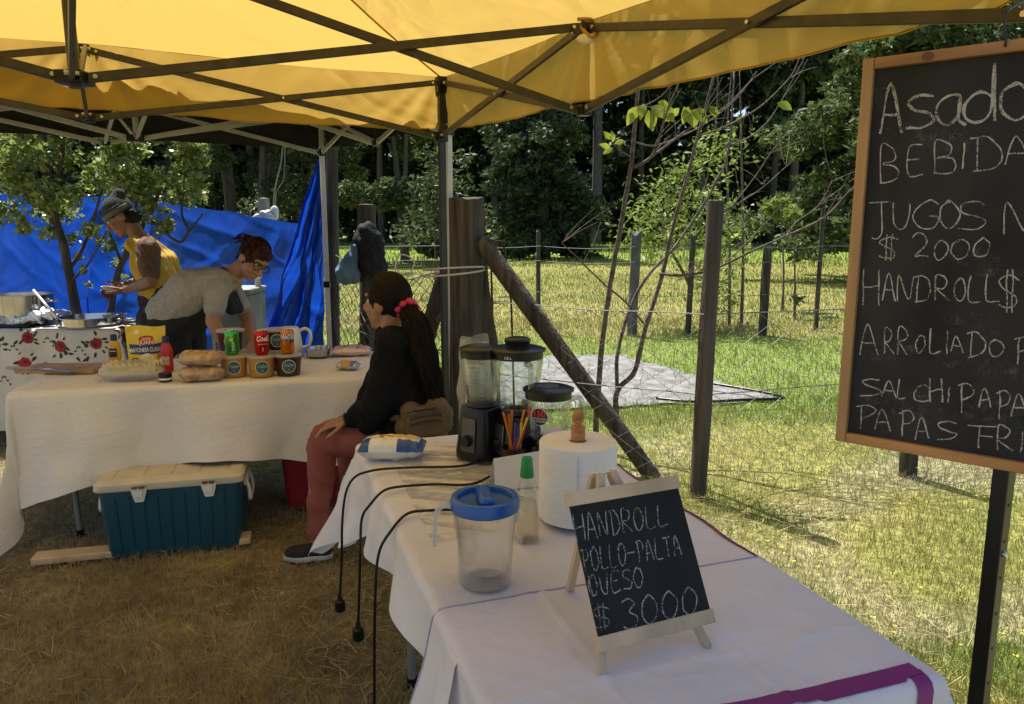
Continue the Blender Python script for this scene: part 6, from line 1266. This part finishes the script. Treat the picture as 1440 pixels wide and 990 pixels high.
# ================================================================== people
def skin(name, c): return mat(name, c, .5, var=.05, vscale=12, bump=.05, bscale=160)
def axes(fwd, up):
    f = V(fwd).normalized(); u = V(up); u = (u - f * u.dot(f)).normalized(); l = u.cross(f); return l, f, u
def head_geo(mb, c, l, f, u, neck, s=1., nr=.052):
    r_ = Matrix((l, f, u)).transposed(); P = lambda a, b, d: c + (l * a + f * b + u * d) * s
    mb.ball(P(0, -.012, .028), (.075 * s, .094 * s, .098 * s), 20, 14, r_); mb.ball(P(0, .028, -.035), (.060 * s, .066 * s, .085 * s), 18, 12, r_); mb.ball(P(0, .070, -.100), .021 * s)
    mb.cone(P(0, .086, .018), P(0, .113, -.026), .010 * s, .0155 * s); mb.ball(P(0, .078, .036), (.050 * s, .018 * s, .014 * s), 12, 8, r_)
    for q in (1, -1):
        mb.ball(P(q * .036, .062, -.030), (.024 * s, .026 * s, .026 * s), 12, 8, r_); mb.ball(P(q * .078, -.012, -.012), (.011 * s, .028 * s, .034 * s), 12, 8, r_); mb.ball(P(q * .012, .104, -.030), .009 * s)
    mb.ball(P(0, .088, -.064), (.025 * s, .012 * s, .007 * s), 12, 8, r_); mb.ball(P(0, .086, -.076), (.021 * s, .012 * s, .008 * s), 12, 8, r_)
    mb.cone(P(0, -.028, -.055), neck, nr * s, nr * 1.12 * s)
def eyes(rt, c, l, f, u, s=1.):
    for q in (1, -1):
        e = c + (l * q * .031 + f * .0775 + u * .010) * s; MB().ball(e, .0115 * s, 12, 8).build('eye', mat('eye_white', (.6, .58, .55), .3), rt, smooth=True); MB().ball(e + f * .0075 * s, (.0055 * s,) * 3, 10, 6).build('iris', mat('iris', (.02, .012, .008), .2), rt, smooth=True)
        MB().tube(spline([c + (l * q * x + f * y + u * z) * s for x, y, z in ((.012, .099, .030), (.030, .095, .037), (.052, .076, .031))], 4), .0038 * s, 6).build('eyebrow', mat('brow', (.03, .018, .012), .8), rt, smooth=True)
def hand_geo(mb, w_, d, palm, thumb_side, curl=.35, s=1.):
    """palm, four unequal bent fingers and a thumb; d = pointing direction, palm = the way the palm faces"""
    d = V(d).normalized(); n = V(palm); n = (n - d * n.dot(d)).normalized(); b = d.cross(n) * thumb_side; w_ = V(w_)
    for k in range(4):
        a = (1.5 - k) * .0195 * s; mb.cone(w_ + b * a * .55 + d * .005 * s, w_ + b * a + d * .082 * s, .0135 * s, .0105 * s)
        q = w_ + b * a + d * .085 * s; L_ = (.040, .045, .042, .032)[k] * s; ang = curl * .6
        for j, f_ in enumerate((1, .68, .52)):
            dd = d * math.cos(ang) + n * math.sin(ang) + b * (1.5 - k) * .05; dd.normalize(); e = q + dd * L_ * f_; mb.cone(q, e, .0092 * s - .0008 * j, .0084 * s - .0008 * j); q = e; ang += curl
    q = w_ + b * .026 * s + d * .022 * s
    for j, (dd, L_) in enumerate(((b * .75 + d * .6 + n * .25, .042), (b * .35 + d * .85 + n * .3, .032), (b * .1 + d * .9 + n * .35, .025))):
        e = q + V(dd).normalized() * L_ * s; mb.cone(q, e, .0125 * s - .001 * j, .0105 * s - .001 * j); q = e
def limb(mb, pts, rs):
    for i in range(len(pts) - 1): mb.cone(pts[i], pts[i + 1], rs[i], rs[i + 1], 14)
def shoe(rt, name, heel, toe, m, sole_m):
    d = (V(toe) - V(heel)); d.z = 0; L_ = d.length; d.normalize(); s_ = V((-d.y, d.x, 0)); h = V((heel[0], heel[1], 0)); rot = Matrix((d, s_, V((0, 0, 1)))).transposed(); mb = MB()
    mb.cone(h + d * .03 + V((0, 0, .045)), h + d * (L_ - .045) + V((0, 0, .036)), .036, .030); mb.cone(h + d * .03 + V((0, 0, .05)), h + d * .02 + V((0, 0, .085)), .035, .033); mb.ball(h + d * (L_ * .68) + V((0, 0, .035)), (.07, .043, .032), 14, 8, rot)
    o = remesh_obj(mb, name, m, rt, .007, 4); sb = MB(); rr_ = []
    for z, k in ((.002, .95), (.006, 1.), (.024, 1.)): rr_.append([((x * 1.0) * L_ * .53 * k, y * .045 * k * (.82 + .18 * math.cos(2 * math.atan2(y, x)) if x < 0 else 1), z) for x, y in [(math.cos(2 * math.pi * j / 28), math.sin(2 * math.pi * j / 28)) for j in range(28)]])
    loft(rr_, h + d * L_ * .5, rot, sb); sb.build('sole', sole_m, o); return o
def strands(n, root_fn, path_fn, r, name, m, rt, seed=1):
    random.seed(seed); mb = MB()
    for i in range(n): mb.tube(path_fn(i), [r * (1 - .6 * k / 14) for k in range(len(path_fn.__defaults__[0]) if False else 99)][:0] or r, 4, False)
    return mb.build(name, m, rt, smooth=True)
def comb(mb, c, l, f, u, rad, gather, n, seed, r=.0026, lo=-25, hi=205):
    """strands combed over the head from the hairline to where the hair is tied"""
    random.seed(seed); g = gather - c; e = V((g.dot(l) / rad[0], g.dot(f) / rad[1], g.dot(u) / rad[2])).normalized()
    for i in range(n):
        a = R(random.uniform(lo, hi)); s = V((math.cos(a), random.uniform(.15, .62), math.sin(a) + .12)).normalized(); om = math.acos(max(-1, min(1, s.dot(e)))); pts = []; k_ = random.uniform(1.0, 1.035); ph = random.uniform(0, 6)
        for j in range(13):
            t = j / 12; q = (s * math.sin((1 - t) * om) + e * math.sin(t * om)) / max(.05, math.sin(om)); w_ = k_ + .012 * math.sin(ph + 7 * t); pts.append(c + (l * q.x * rad[0] + f * q.y * rad[1] + u * q.z * rad[2]) * w_)
        mb.tube(pts, [r * (.5 + .5 * math.sin(math.pi * min(1, .15 + j / 12))) for j in range(13)], 4, False)
def hairmat(name, c): return mat(name, c, .6, var=.35, vscale=60, bump=.35, bscale=110, stretch=(1, 1, .25), spec=.2)
def tail(mb, path, r0, rm, r1, n, seed):
    """a bundle of wavy locks along a path"""
    sp = spline(path, 6); k = len(sp); random.seed(seed)
    for i in range(n):
        a = random.uniform(0, 6.283); q = math.sqrt(random.random()); ph = random.uniform(0, 6.28); end = int(k * random.uniform(.72, 1.)); pts = []
        for j in range(end):
            t = j / (k - 1); rr = lerp(r0, rm, min(1, t * 3) ** 1.5) if t < .33 else lerp(rm, r1, (t - .33) / .67); d = (sp[min(j + 1, k - 1)] - sp[max(j - 1, 0)]); fa, fb = frame_of(d)
            pts.append(sp[j] + (fa * math.cos(a + t) + fb * math.sin(a + t)) * rr * q + fa * .006 * math.sin(ph + t * 14) + fb * .006 * math.cos(ph * 2 + t * 11))
        mb.tube(pts, [.0030 * (1 - .6 * j / k) for j in range(end)], 4, False)

# ---- the cook in a yellow tabard and a beanie, in profile, holding a tray
def cook():
    sk_ = skin('brown_skin', (.27, .125, .065)); D = 5.45; pelv = U(238, 452, D + .05); pelv.z = max(pelv.z, .9); rt = thing('person', 'person in yellow tabard and knitted grey beanie bending over a food tray', 'person', (pelv.x, pelv.y, 0))
    chest = U(216, 372, D); nb = U(197, 336, D); hc = U(169, 306, D - .02); f = (U(148, 320, D - .06) - hc).normalized(); l, f, u = axes(f, V((-.25, 0, 1)))
    shN, shF = U(208, 350, D - .17), U(203, 346, D + .16); elN, elF = U(212, 397, D - .24), U(198, 396, D + .20); wrN, wrF = U(178, 407, D - .10), U(172, 402, D + .05)
    mb = MB(); head_geo(mb, hc, l, f, u, nb); mb.cone(nb, chest, .07, .125); mb.cone(chest, pelv, .125, .14)
    for sh, el, wr in ((shN, elN, wrN), (shF, elF, wrF)):
        limb(mb, [sh, lerp(sh, el, .5), el, lerp(el, wr, .4), wr], [.054, .047, .040, .042, .028]); mb.cone(nb + V((0, 0, -.04)), sh, .05, .055)
    ft = []
    for s in (-1, 1):
        hp_ = pelv + V((.0, s * .09, -.03)); kn = V((pelv.x + .0, pelv.y + s * .10, .5)); an = V((pelv.x + .06, pelv.y + s * .11, .09)); limb(mb, [hp_, kn, lerp(kn, an, .35), an], [.095, .06, .058, .038]); ft.append(an)
    tray = U(160, 410, D - .02) + V((0, 0, 0)); 
    hand_geo(mb, wrN, tray + V((.02, -.05, -.012)) - wrN, V((0, .3, 1)), -1, .25); hand_geo(mb, wrF, tray + V((.02, .06, .03)) - wrF, V((-.3, -.8, -.3)), 1, .3)
    b_ = remesh_obj(mb, 'body', sk_, rt, .0065, 4); eyes(rt, hc, l, f, u)
    ax_ = (chest - pelv).normalized(); tb_ = MB(); bk_ = V((1, 0, .2)).normalized()
    for s in (-.085, 0, .085): tb_.cone(nb + V((.012, s * 1.1, -.035)), chest + V((.015, s * 1.2, 0)), .055, .115); tb_.cone(chest + V((.015, s * 1.2, 0)), pelv + V((-.01, s, .06)), .115, .13)
    tb_.cone(nb + V((0, -.12, -.05)), nb + V((0, .12, -.05)), .045, .045)
    remesh_obj(tb_, 'tabard', mat('yellow_tabard', (.66, .42, .04), .75, var=.05, bump=.15, bscale=90, trans=.15), rt, .009, 5, .014, 8)
    pat = mat('print_blouse', (.15, .08, .045), .85, col2=(.095, .05, .03), vscale=75, detail=2)
    sl_ = MB()
    for sh, el in ((shN, elN), (shF, elF)): limb(sl_, [sh + (nb - sh) * .12, sh, lerp(sh, el, .68)], [.068, .074, .062])
    sl_.cone(nb + V((.01, 0, -.02)), nb + V((.006, 0, -.06)), .062, .085); remesh_obj(sl_, 'blouse', pat, rt, .008, 4, .012, 10)
    # apron strings and skirt
    kb = MB(); kb.tube(spline([pelv + V((.13, -.09, .10)), pelv + V((.06, -.215, .115)), pelv + V((-.06, -.2, .10))], 6), .010, 6); kb.ball(pelv + V((.045, -.225, .12)), (.025, .012, .018)); kb.build('apron_tie', mat('dark_tie', (.05, .02, .015), .8), rt, smooth=True)
    sk2 = MB()
    for s in (-.09, .09): limb(sk2, [pelv + V((0, s, .05)), V((pelv.x, pelv.y + s, .5)), V((pelv.x + .05, pelv.y + s, .13))], [.15, .11, .085])
    remesh_obj(sk2, 'trousers', mat('plum_cloth', (.07, .018, .05), .85, col2=(.02, .01, .03), vscale=30), rt, .011, 5, .018, 7)
    for an in ft: shoe(rt, 'shoe', an + V((.05, 0, 0)), an + V((-.19, 0, 0)), plastic_black, mat('sole_white', (.6, .58, .54), .6))
    cp = MB(); r_ = Matrix((l, f, u)).transposed(); top = hc + u * .055 - f * .02; cp.ball(top, (.086, .106, .098), 20, 14, r_); cp.cone(top - f * .02 + u * .03, top - f * .075 + u * .075, .07, .045)
    low = hc + u * .0 - f * .008; cp.lathe([(.086, .03), (.092, .034), (.093, .066), (.087, .072)], low, 32, rot=r_ @ Matrix.Diagonal(V((1, 1.16, 1))), caps=True)
    bn = remesh_obj(cp, 'beanie', mat('grey_knit', (.03, .036, .04), .95, col2=(.055, .06, .06), vscale=70, bump=.8, bscale=130, stretch=(1, 1, .3)), rt, .006, 2)
    bb_ = MB(); bb_.lathe([(.089, .022), (.095, .026), (.096, .052), (.09, .058)], low, 40, rot=r_ @ Matrix.Diagonal(V((1, 1.16, 1)))); bb_.build('brim', mat('pale_knit', (.19, .19, .18), .95, bump=.8, bscale=130), bn, smooth=True)
    hb = MB(); hb.ball(hc - f * .052 - u * .025, (.078, .062, .075), 18, 12, r_); hb.ball(hc - f * .085 - u * .04, (.05, .04, .045), 14, 10, r_); remesh_obj(hb, 'hair', hairmat('black_hair', (.014, .010, .008)), rt, .007, 2, .006, 40)
    food_box('food_tray', 'white bowl of shredded salad held by the person in the beanie', tray - V((0, 0, .012)), .2)
cook()

# ---- the woman in a grey T-shirt and black apron leaning over the back table
def server():
    sk_ = skin('warm_skin', (.36, .18, .10)); D = 4.82; pelv = U(236, 462, D + .08); pelv.z = max(.86, pelv.z); rt = thing('person', 'person in grey T-shirt and black apron leaning over the back table', 'person', (pelv.x, pelv.y, 0))
    chest = U(282, 408, D); nb = U(325, 387, D - .03); hc = U(357, 366, D - .06); f = (U(376, 392, D - .16) - hc).normalized(); l, f, u = axes(f, V((.6, 0, 1)))
    shN, shF = U(306, 408, D - .20), U(322, 405, D + .13); elN, elF = U(299, 452, D - .26), U(348, 446, D + .10); wrN, wrF = U(318, 489, D - .32), U(356, 482, D - .16); mb = MB()
    head_geo(mb, hc, l, f, u, nb); mb.cone(nb, chest, .06, .105); mb.cone(chest, pelv, .105, .12)
    for sh, el, wr in ((shN, elN, wrN), (shF, elF, wrF)): limb(mb, [sh, lerp(sh, el, .5), el, lerp(el, wr, .4), wr], [.060, .053, .043, .044, .029]); mb.cone(nb + V((0, 0, -.04)), sh, .055, .06)
    ft = []
    for s in (-1, 1):
        hp_ = pelv + V((0, s * .09, -.04)); kn = V((pelv.x + .04, pelv.y + s * .10, .48)); an = V((pelv.x - .02, pelv.y + s * .11, .09)); limb(mb, [hp_, kn, lerp(kn, an, .35), an], [.10, .062, .06, .038]); ft.append(an)
    hand_geo(mb, wrN, V((.5, -.25, -.5)), V((.2, .5, -.5)), 1, .3); hand_geo(mb, wrF, V((-.1, -.6, -.6)), V((-.5, .4, -.4)), 1, .3)
    remesh_obj(mb, 'body', sk_, rt, .0065, 4); eyes(rt, hc, l, f, u)
    ts = MB(); a_ = (nb - pelv).normalized()
    for s in (-.10, 0, .10): ts.cone(nb - a_ * .045 + V((0, s * 1.1, .0)), chest + V((0, s * 1.15, .0)), .078, .148); ts.cone(chest + V((0, s * 1.15, 0)), pelv + a_ * .07 + V((0, s, .01)), .148, .142)
    for sh, el in ((shN, elN), (shF, elF)): limb(ts, [sh + (nb - sh) * .2, sh, lerp(sh, el, .62)], [.070, .072, .062])
    ts.cone(nb - a_ * .05, nb - a_ * .008, .085, .072)
    remesh_obj(ts, 'shirt', mat('heather_grey', (.36, .335, .295), .9, var=.06, vscale=60, bump=.1, bscale=120, crease=.2, cscale=7), rt, .008, 6, .006, 7)
    # apron bib: hangs in front of the body, strap round the neck
    dn = V((a_.z, 0, -a_.x)).normalized(); ab = MB()
    for s in (-.07, .0, .07): ab.cone(chest + a_ * .10 + dn * .10 + V((0, s, 0)), chest + dn * .10 + V((0, s * 1.6, 0)), .055, .078); ab.cone(chest + dn * .10 + V((0, s * 1.6, 0)), pelv + a_ * .03 + dn * .06 + V((0, s * 2.1, 0)), .078, .125)
    for s in (-.06, 0, .06): ab.cone(chest + a_ * .13 + dn * .10 + V((0, s, 0)), chest + a_ * .10 + dn * .20 + V((.03, s, 0)), .05, .035)
    for s in (-.09, .09): limb(ab, [pelv + a_ * .03 + V((.03, s * 1.35, -.03)), V((pelv.x + .07, pelv.y + s * 1.3, .5))], [.135, .12])
    remesh_obj(ab, 'apron', mat('black_apron', (.012, .012, .014), .85, var=.1, bump=.2, bscale=70), rt, .009, 6, .004, 8)
    st = MB()
    for s in (-1, 1): st.tube(spline([chest + a_ * .13 + dn * .115 + V((0, s * .075, 0)), nb + V((.03, s * .072, -.035)), nb + V((-.005, s * .064, .035)), nb + V((-.05, s * .03, .05))], 6), .007, 6)
    st.build('apron_strap', MATS['black_apron'], rt, smooth=True)
    tr2 = MB()
    for s in (-.09, .09): limb(tr2, [pelv + V((0, s, .0)), V((pelv.x + .04, pelv.y + s, .48)), V((pelv.x - .02, pelv.y + s, .12))], [.145, .085, .065])
    remesh_obj(tr2, 'trousers', mat('black_trousers', (.014, .014, .018), .85), rt, .011, 5, .014, 7)
    for an in ft: shoe(rt, 'shoe', an + V((-.05, 0, 0)), an + V((.19, 0, 0)), plastic_black, mat('sole_white', (.6, .58, .54), .6))
    r_ = Matrix((l, f, u)).transposed(); hm_ = hairmat('auburn_hair', (.042, .015, .009)); hb = MB(); hb.ball(hc + u * .036 - f * .022, (.084, .101, .103), 22, 16, r_); hb.ball(hc - f * .075 + u * .0, (.07, .045, .06), 16, 10, r_); hb.ball(hc + f * .055 + u * .088, (.055, .036, .026), 14, 10, r_)
    h = remesh_obj(hb, 'hair', hm_, rt, .0065, 2, .006, 34); bn = hc - f * .135 + u * .045
    kb = MB(); random.seed(4)
    for k in range(46):
        a = V((random.gauss(0, 1), random.gauss(0, 1), random.gauss(0, 1))).normalized(); b = a.cross(V((random.gauss(0, 1), random.gauss(0, 1), random.gauss(0, 1)))).normalized(); rr_ = random.uniform(.022, .044)
        kb.tube([bn + (a * math.cos(t * .5) + b * math.sin(t * .5)) * rr_ for t in range(10)], .006, 5, False)
    kb.ball(bn, .03); tail(kb, [bn - f * .01, bn - f * .05 - u * .01 + V((-.02, 0, 0)), bn - f * .07 - u * .055 + V((-.03, -.02, 0))], .02, .03, .012, 26, 5); tail(kb, [hc - f * .08 - u * .02 - l * .04, hc - f * .1 - u * .09 - l * .04], .01, .014, .006, 8, 6); kb.build('hair_bun', hm_, h, smooth=True)
    cm_ = MB(); comb(cm_, hc + u * .036 - f * .022, l, f, u, (.085, .102, .104), bn, 260, 4); cm_.build('hair_strands', hm_, h, smooth=True)
    gl_ = MB()
    for q in (1, -1):
        c = hc + l * q * .034 + f * .099 + u * .008; gl_.tube([c + (l * .027 * math.cos(t * .524) + u * .019 * math.sin(t * .524)) for t in range(13)], .0028, 6, False); gl_.tube([c + l * q * .027 + u * .006, hc + l * q * .077 + f * .07 + u * .014, hc + l * q * .081 - f * .02 + u * .006], .0026, 6)
    gl_.tube([hc + l * .008 + f * .104 + u * .010, hc - l * .008 + f * .104 + u * .010], .0026, 6); gl_.build('glasses', plastic_black, rt, smooth=True)
server()

# ---- the seated woman
def seated():
    sk_ = skin('tan_skin', (.34, .17, .09)); D = 3.34; pelv = U(580, 603, D); pelv.z = .545; rt = thing('person', 'seated person in black sweater and salmon trousers with long dark ponytail', 'person', (pelv.x, pelv.y, 0))
    chest = U(566, 530, D); nb = U(548, 462, D - .02); hc = U(543, 425, D - .03); f = V((-.88, .42, -.05)).normalized(); l, f, u = axes(f, V((-.06, 0, 1)))
    shN, shF = U(553, 487, D - .17), U(556, 486, D + .17); elN, elF = U(530, 570, D - .22), U(520, 565, D + .20); wrN, wrF = U(492, 590, D - .16), U(500, 590, D + .12)
    knN, knF = U(454, 618, D - .12), U(488, 602, D + .10); anN, anF = U(447, 768, D - .14), U(500, 742, D + .14); anN.z = .10; anF.z = .10; mb = MB(); head_geo(mb, hc, l, f, u, nb - V((0, 0, .01)), .98)
    mb.cone(nb, chest, .06, .10); mb.cone(chest, pelv, .10, .125)
    for sh, el, wr in ((shN, elN, wrN), (shF, elF, wrF)): limb(mb, [sh, lerp(sh, el, .5), el, lerp(el, wr, .4), wr], [.056, .050, .041, .043, .028]); mb.cone(nb + V((0, 0, -.05)), sh, .05, .056)
    for s, kn, an in ((-1, knN, anN), (1, knF, anF)): hp_ = pelv + V((-.02, s * .09, -.01)); limb(mb, [hp_, lerp(hp_, kn, .5), kn, lerp(kn, an, .35), an], [.098, .085, .062, .056, .037])
    hand_geo(mb, wrN, V((-.9, .1, -.25)), V((0, .2, -1)), 1, .3); hand_geo(mb, wrF, V((-.9, -.35, .1)), V((0, -.3, -1)), -1, .3)
    remesh_obj(mb, 'body', sk_, rt, .0065, 4); eyes(rt, hc, l, f, u, .90)
    sw = MB()
    for s in (-.10, 0, .10): sw.cone(nb + V((.01, s * 1.1, -.055)), chest + V((.012, s * 1.15, 0)), .058, .112); sw.cone(chest + V((.012, s * 1.15, 0)), pelv + V((.0, s * 1.1, .04)), .112, .135)
    for sh, el, wr in ((shN, elN, wrN), (shF, elF, wrF)): limb(sw, [sh + (nb - sh) * .2, sh, lerp(sh, el, .5), el + V((.005, 0, -.012)), lerp(el, wr, .75)], [.070, .076, .070, .068, .050])
    hem = lerp(elN, wrN, .35); sw.cone(elN + V((.0, 0, -.03)), hem + V((-.0, 0, -.055)), .055, .045); sw.cone(nb + V((.005, 0, -.03)), nb + V((.003, 0, -.012)), .066, .058)
    remesh_obj(sw, 'sweater', mat('black_knit', (.007, .007, .0085), .95, var=.1, bump=.15, bscale=110, spec=.2), rt, .008, 6, .012, 7)
    tr2 = MB()
    for s, kn, an in ((-1, knN, anN), (1, knF, anF)): hp_ = pelv + V((-.02, s * .09, .0)); limb(tr2, [hp_, lerp(hp_, kn, .5), kn, lerp(kn, an, .4), lerp(kn, an, .95)], [.112, .090, .066, .056, .045])
    tr2.cone(pelv + V((.02, -.07, 0)), pelv + V((.02, .07, 0)), .14, .14)
    remesh_obj(tr2, 'trousers', mat('salmon_cloth', (.27, .072, .055), .85, var=.08, vscale=10, bump=.15, bscale=120), rt, .008, 6, .008, 8)
    for an in (anN, anF): shoe(rt, 'shoe', an + V((.06, -.0, 0)), an + V((-.145, -.02, 0)), mat('black_canvas', (.016, .015, .015), .9, bump=.4, bscale=160), mat('sole_white', (.6, .58, .54), .6))
    r_ = Matrix((l, f, u)).transposed(); hm_ = hairmat('dark_hair', (.012, .006, .0045)); hb = MB(); hb.ball(hc + u * .032 - f * .022, (.083, .099, .100), 22, 16, r_); hb.ball(hc - f * .058 - u * .012, (.064, .042, .058), 16, 10, r_); hb.ball(hc + f * .042 + u * .080, (.054, .036, .026), 12, 8, r_)
    h = remesh_obj(hb, 'hair', hm_, rt, .006, 2, .004, 40); sc1 = U(571, 434, D - .075); tb_ = MB(); tail(tb_, [lerp(hc, sc1, .55), sc1, U(580, 448, D - .12), U(592, 478, D - .17), U(602, 510, D - .2), U(611, 545, D - .2), U(620, 580, D - .19), U(624, 592, D - .18)], .020, .056, .02, 640, 8); tb_.build('ponytail', hm_, h, smooth=True)
    cm_ = MB(); comb(cm_, hc + u * .030 - f * .020, l, f, u, (.084, .100, .101), sc1, 330, 3); cm_.build('hair_strands', hm_, h, smooth=True)
    sb = MB(); sb_d = (U(580, 448, D - .12) - sc1).normalized(); fa, fb = frame_of(sb_d); ring = []
    for k in range(49): t = k * 2 * math.pi / 48; ring.append(sc1 + (fa * math.cos(t) + fb * math.sin(t)) * (.038 + .006 * math.sin(9 * t)) + sb_d * .008 * math.cos(7 * t))
    sb.tube(ring, [.015 + .003 * math.sin(k * 2.1) for k in range(49)], 8, False); sb.build('scrunchie', mat('pink_scrunchie', (.62, .035, .09), .7, var=.1, bump=.3), h, smooth=True)
    # waist bag on the back of the hip
    bc_ = U(596, 588, D - .22); a_ = V((.96, .27, .05)).normalized(); n_ = V((.27, -.96, 0)).normalized(); rb_ = Matrix((a_, -n_, a_.cross(-n_))).transposed(); bg_ = MB()
    for x, z, rr_ in ((-.075, -.03, .05), (.07, -.03, .05), (-.05, .03, .045), (.06, .045, .045), (.08, .01, .045)): bg_.ball(bc_ + rb_ @ V((x, 0, z)), (rr_ * 1.05, .05, rr_ * 1.05), 14, 10, rb_)
    bg_.box(bc_ + rb_ @ V((0, 0, -.005)), (.19, .085, .12), rb_); tan = mat('tan_canvas', (.14, .085, .04), .85, var=.08, vscale=14, bump=.3, bscale=180); wb_ = remesh_obj(bg_, 'waist_bag', tan, rt, .006, 4, .004)
    pk_ = MB(); pk_.box(bc_ + rb_ @ V((0, -.048, -.025)), (.165, .025, .085), rb_); remesh_obj(pk_, 'front_pocket', tan, wb_, .006, 4, .003)
    zb_ = MB()
    for dz, w_, yy in ((.045, .085, -.046), (.02, .075, -.064), (-.002, .07, -.066)): zb_.tube(spline([bc_ + rb_ @ V((-w_, yy + .012, dz - .02)), bc_ + rb_ @ V((-w_ * .7, yy, dz)), bc_ + rb_ @ V((w_ * .7, yy, dz + .004)), bc_ + rb_ @ V((w_, yy + .012, dz - .016))], 5), .0032, 6)
    zb_.build('zip', mat('zip_dark', (.03, .02, .012), .6), wb_, smooth=True); MB().tube(spline([bc_ + rb_ @ V((-.1, .01, .01)), pelv + V((-.16, -.12, .10)), pelv + V((-.17, .05, .10))], 6), .014, 6).build('strap', tan, wb_, smooth=True)
    wd_ = (wrN - elN).normalized(); fa, fb = frame_of(wd_); wc = wrN - wd_ * .0; MB().tube([wc + (fa * math.cos(k * .2618) + fb * math.sin(k * .2618)) * .034 for k in range(25)], .006, 6, False).build('watch', plastic_black, rt, smooth=True); MB().box(wc + V((0, -.01, .036)), (.03, .028, .010)).build('watch_face', mat('pale_watch', (.6, .55, .5), .3), rt, bevel=.003)
    # stool under her
    stl = thing('stool', 'small dark stool hidden under the seated person', 'stool', (pelv.x + .02, pelv.y, 0)); sx, sy = pelv.x + .02, pelv.y; MB().tube([(sx, sy, .40), (sx, sy, .425)], .16, 24).build('seat', plastic_black, stl, bevel=.006)
    for k in range(4): a = k * math.pi / 2 + .5; MB().tube([(sx + .11 * math.cos(a), sy + .11 * math.sin(a), .4), (sx + .16 * math.cos(a), sy + .16 * math.sin(a), 0)], .012, 8).build('leg', metal_dark, stl)
seated()
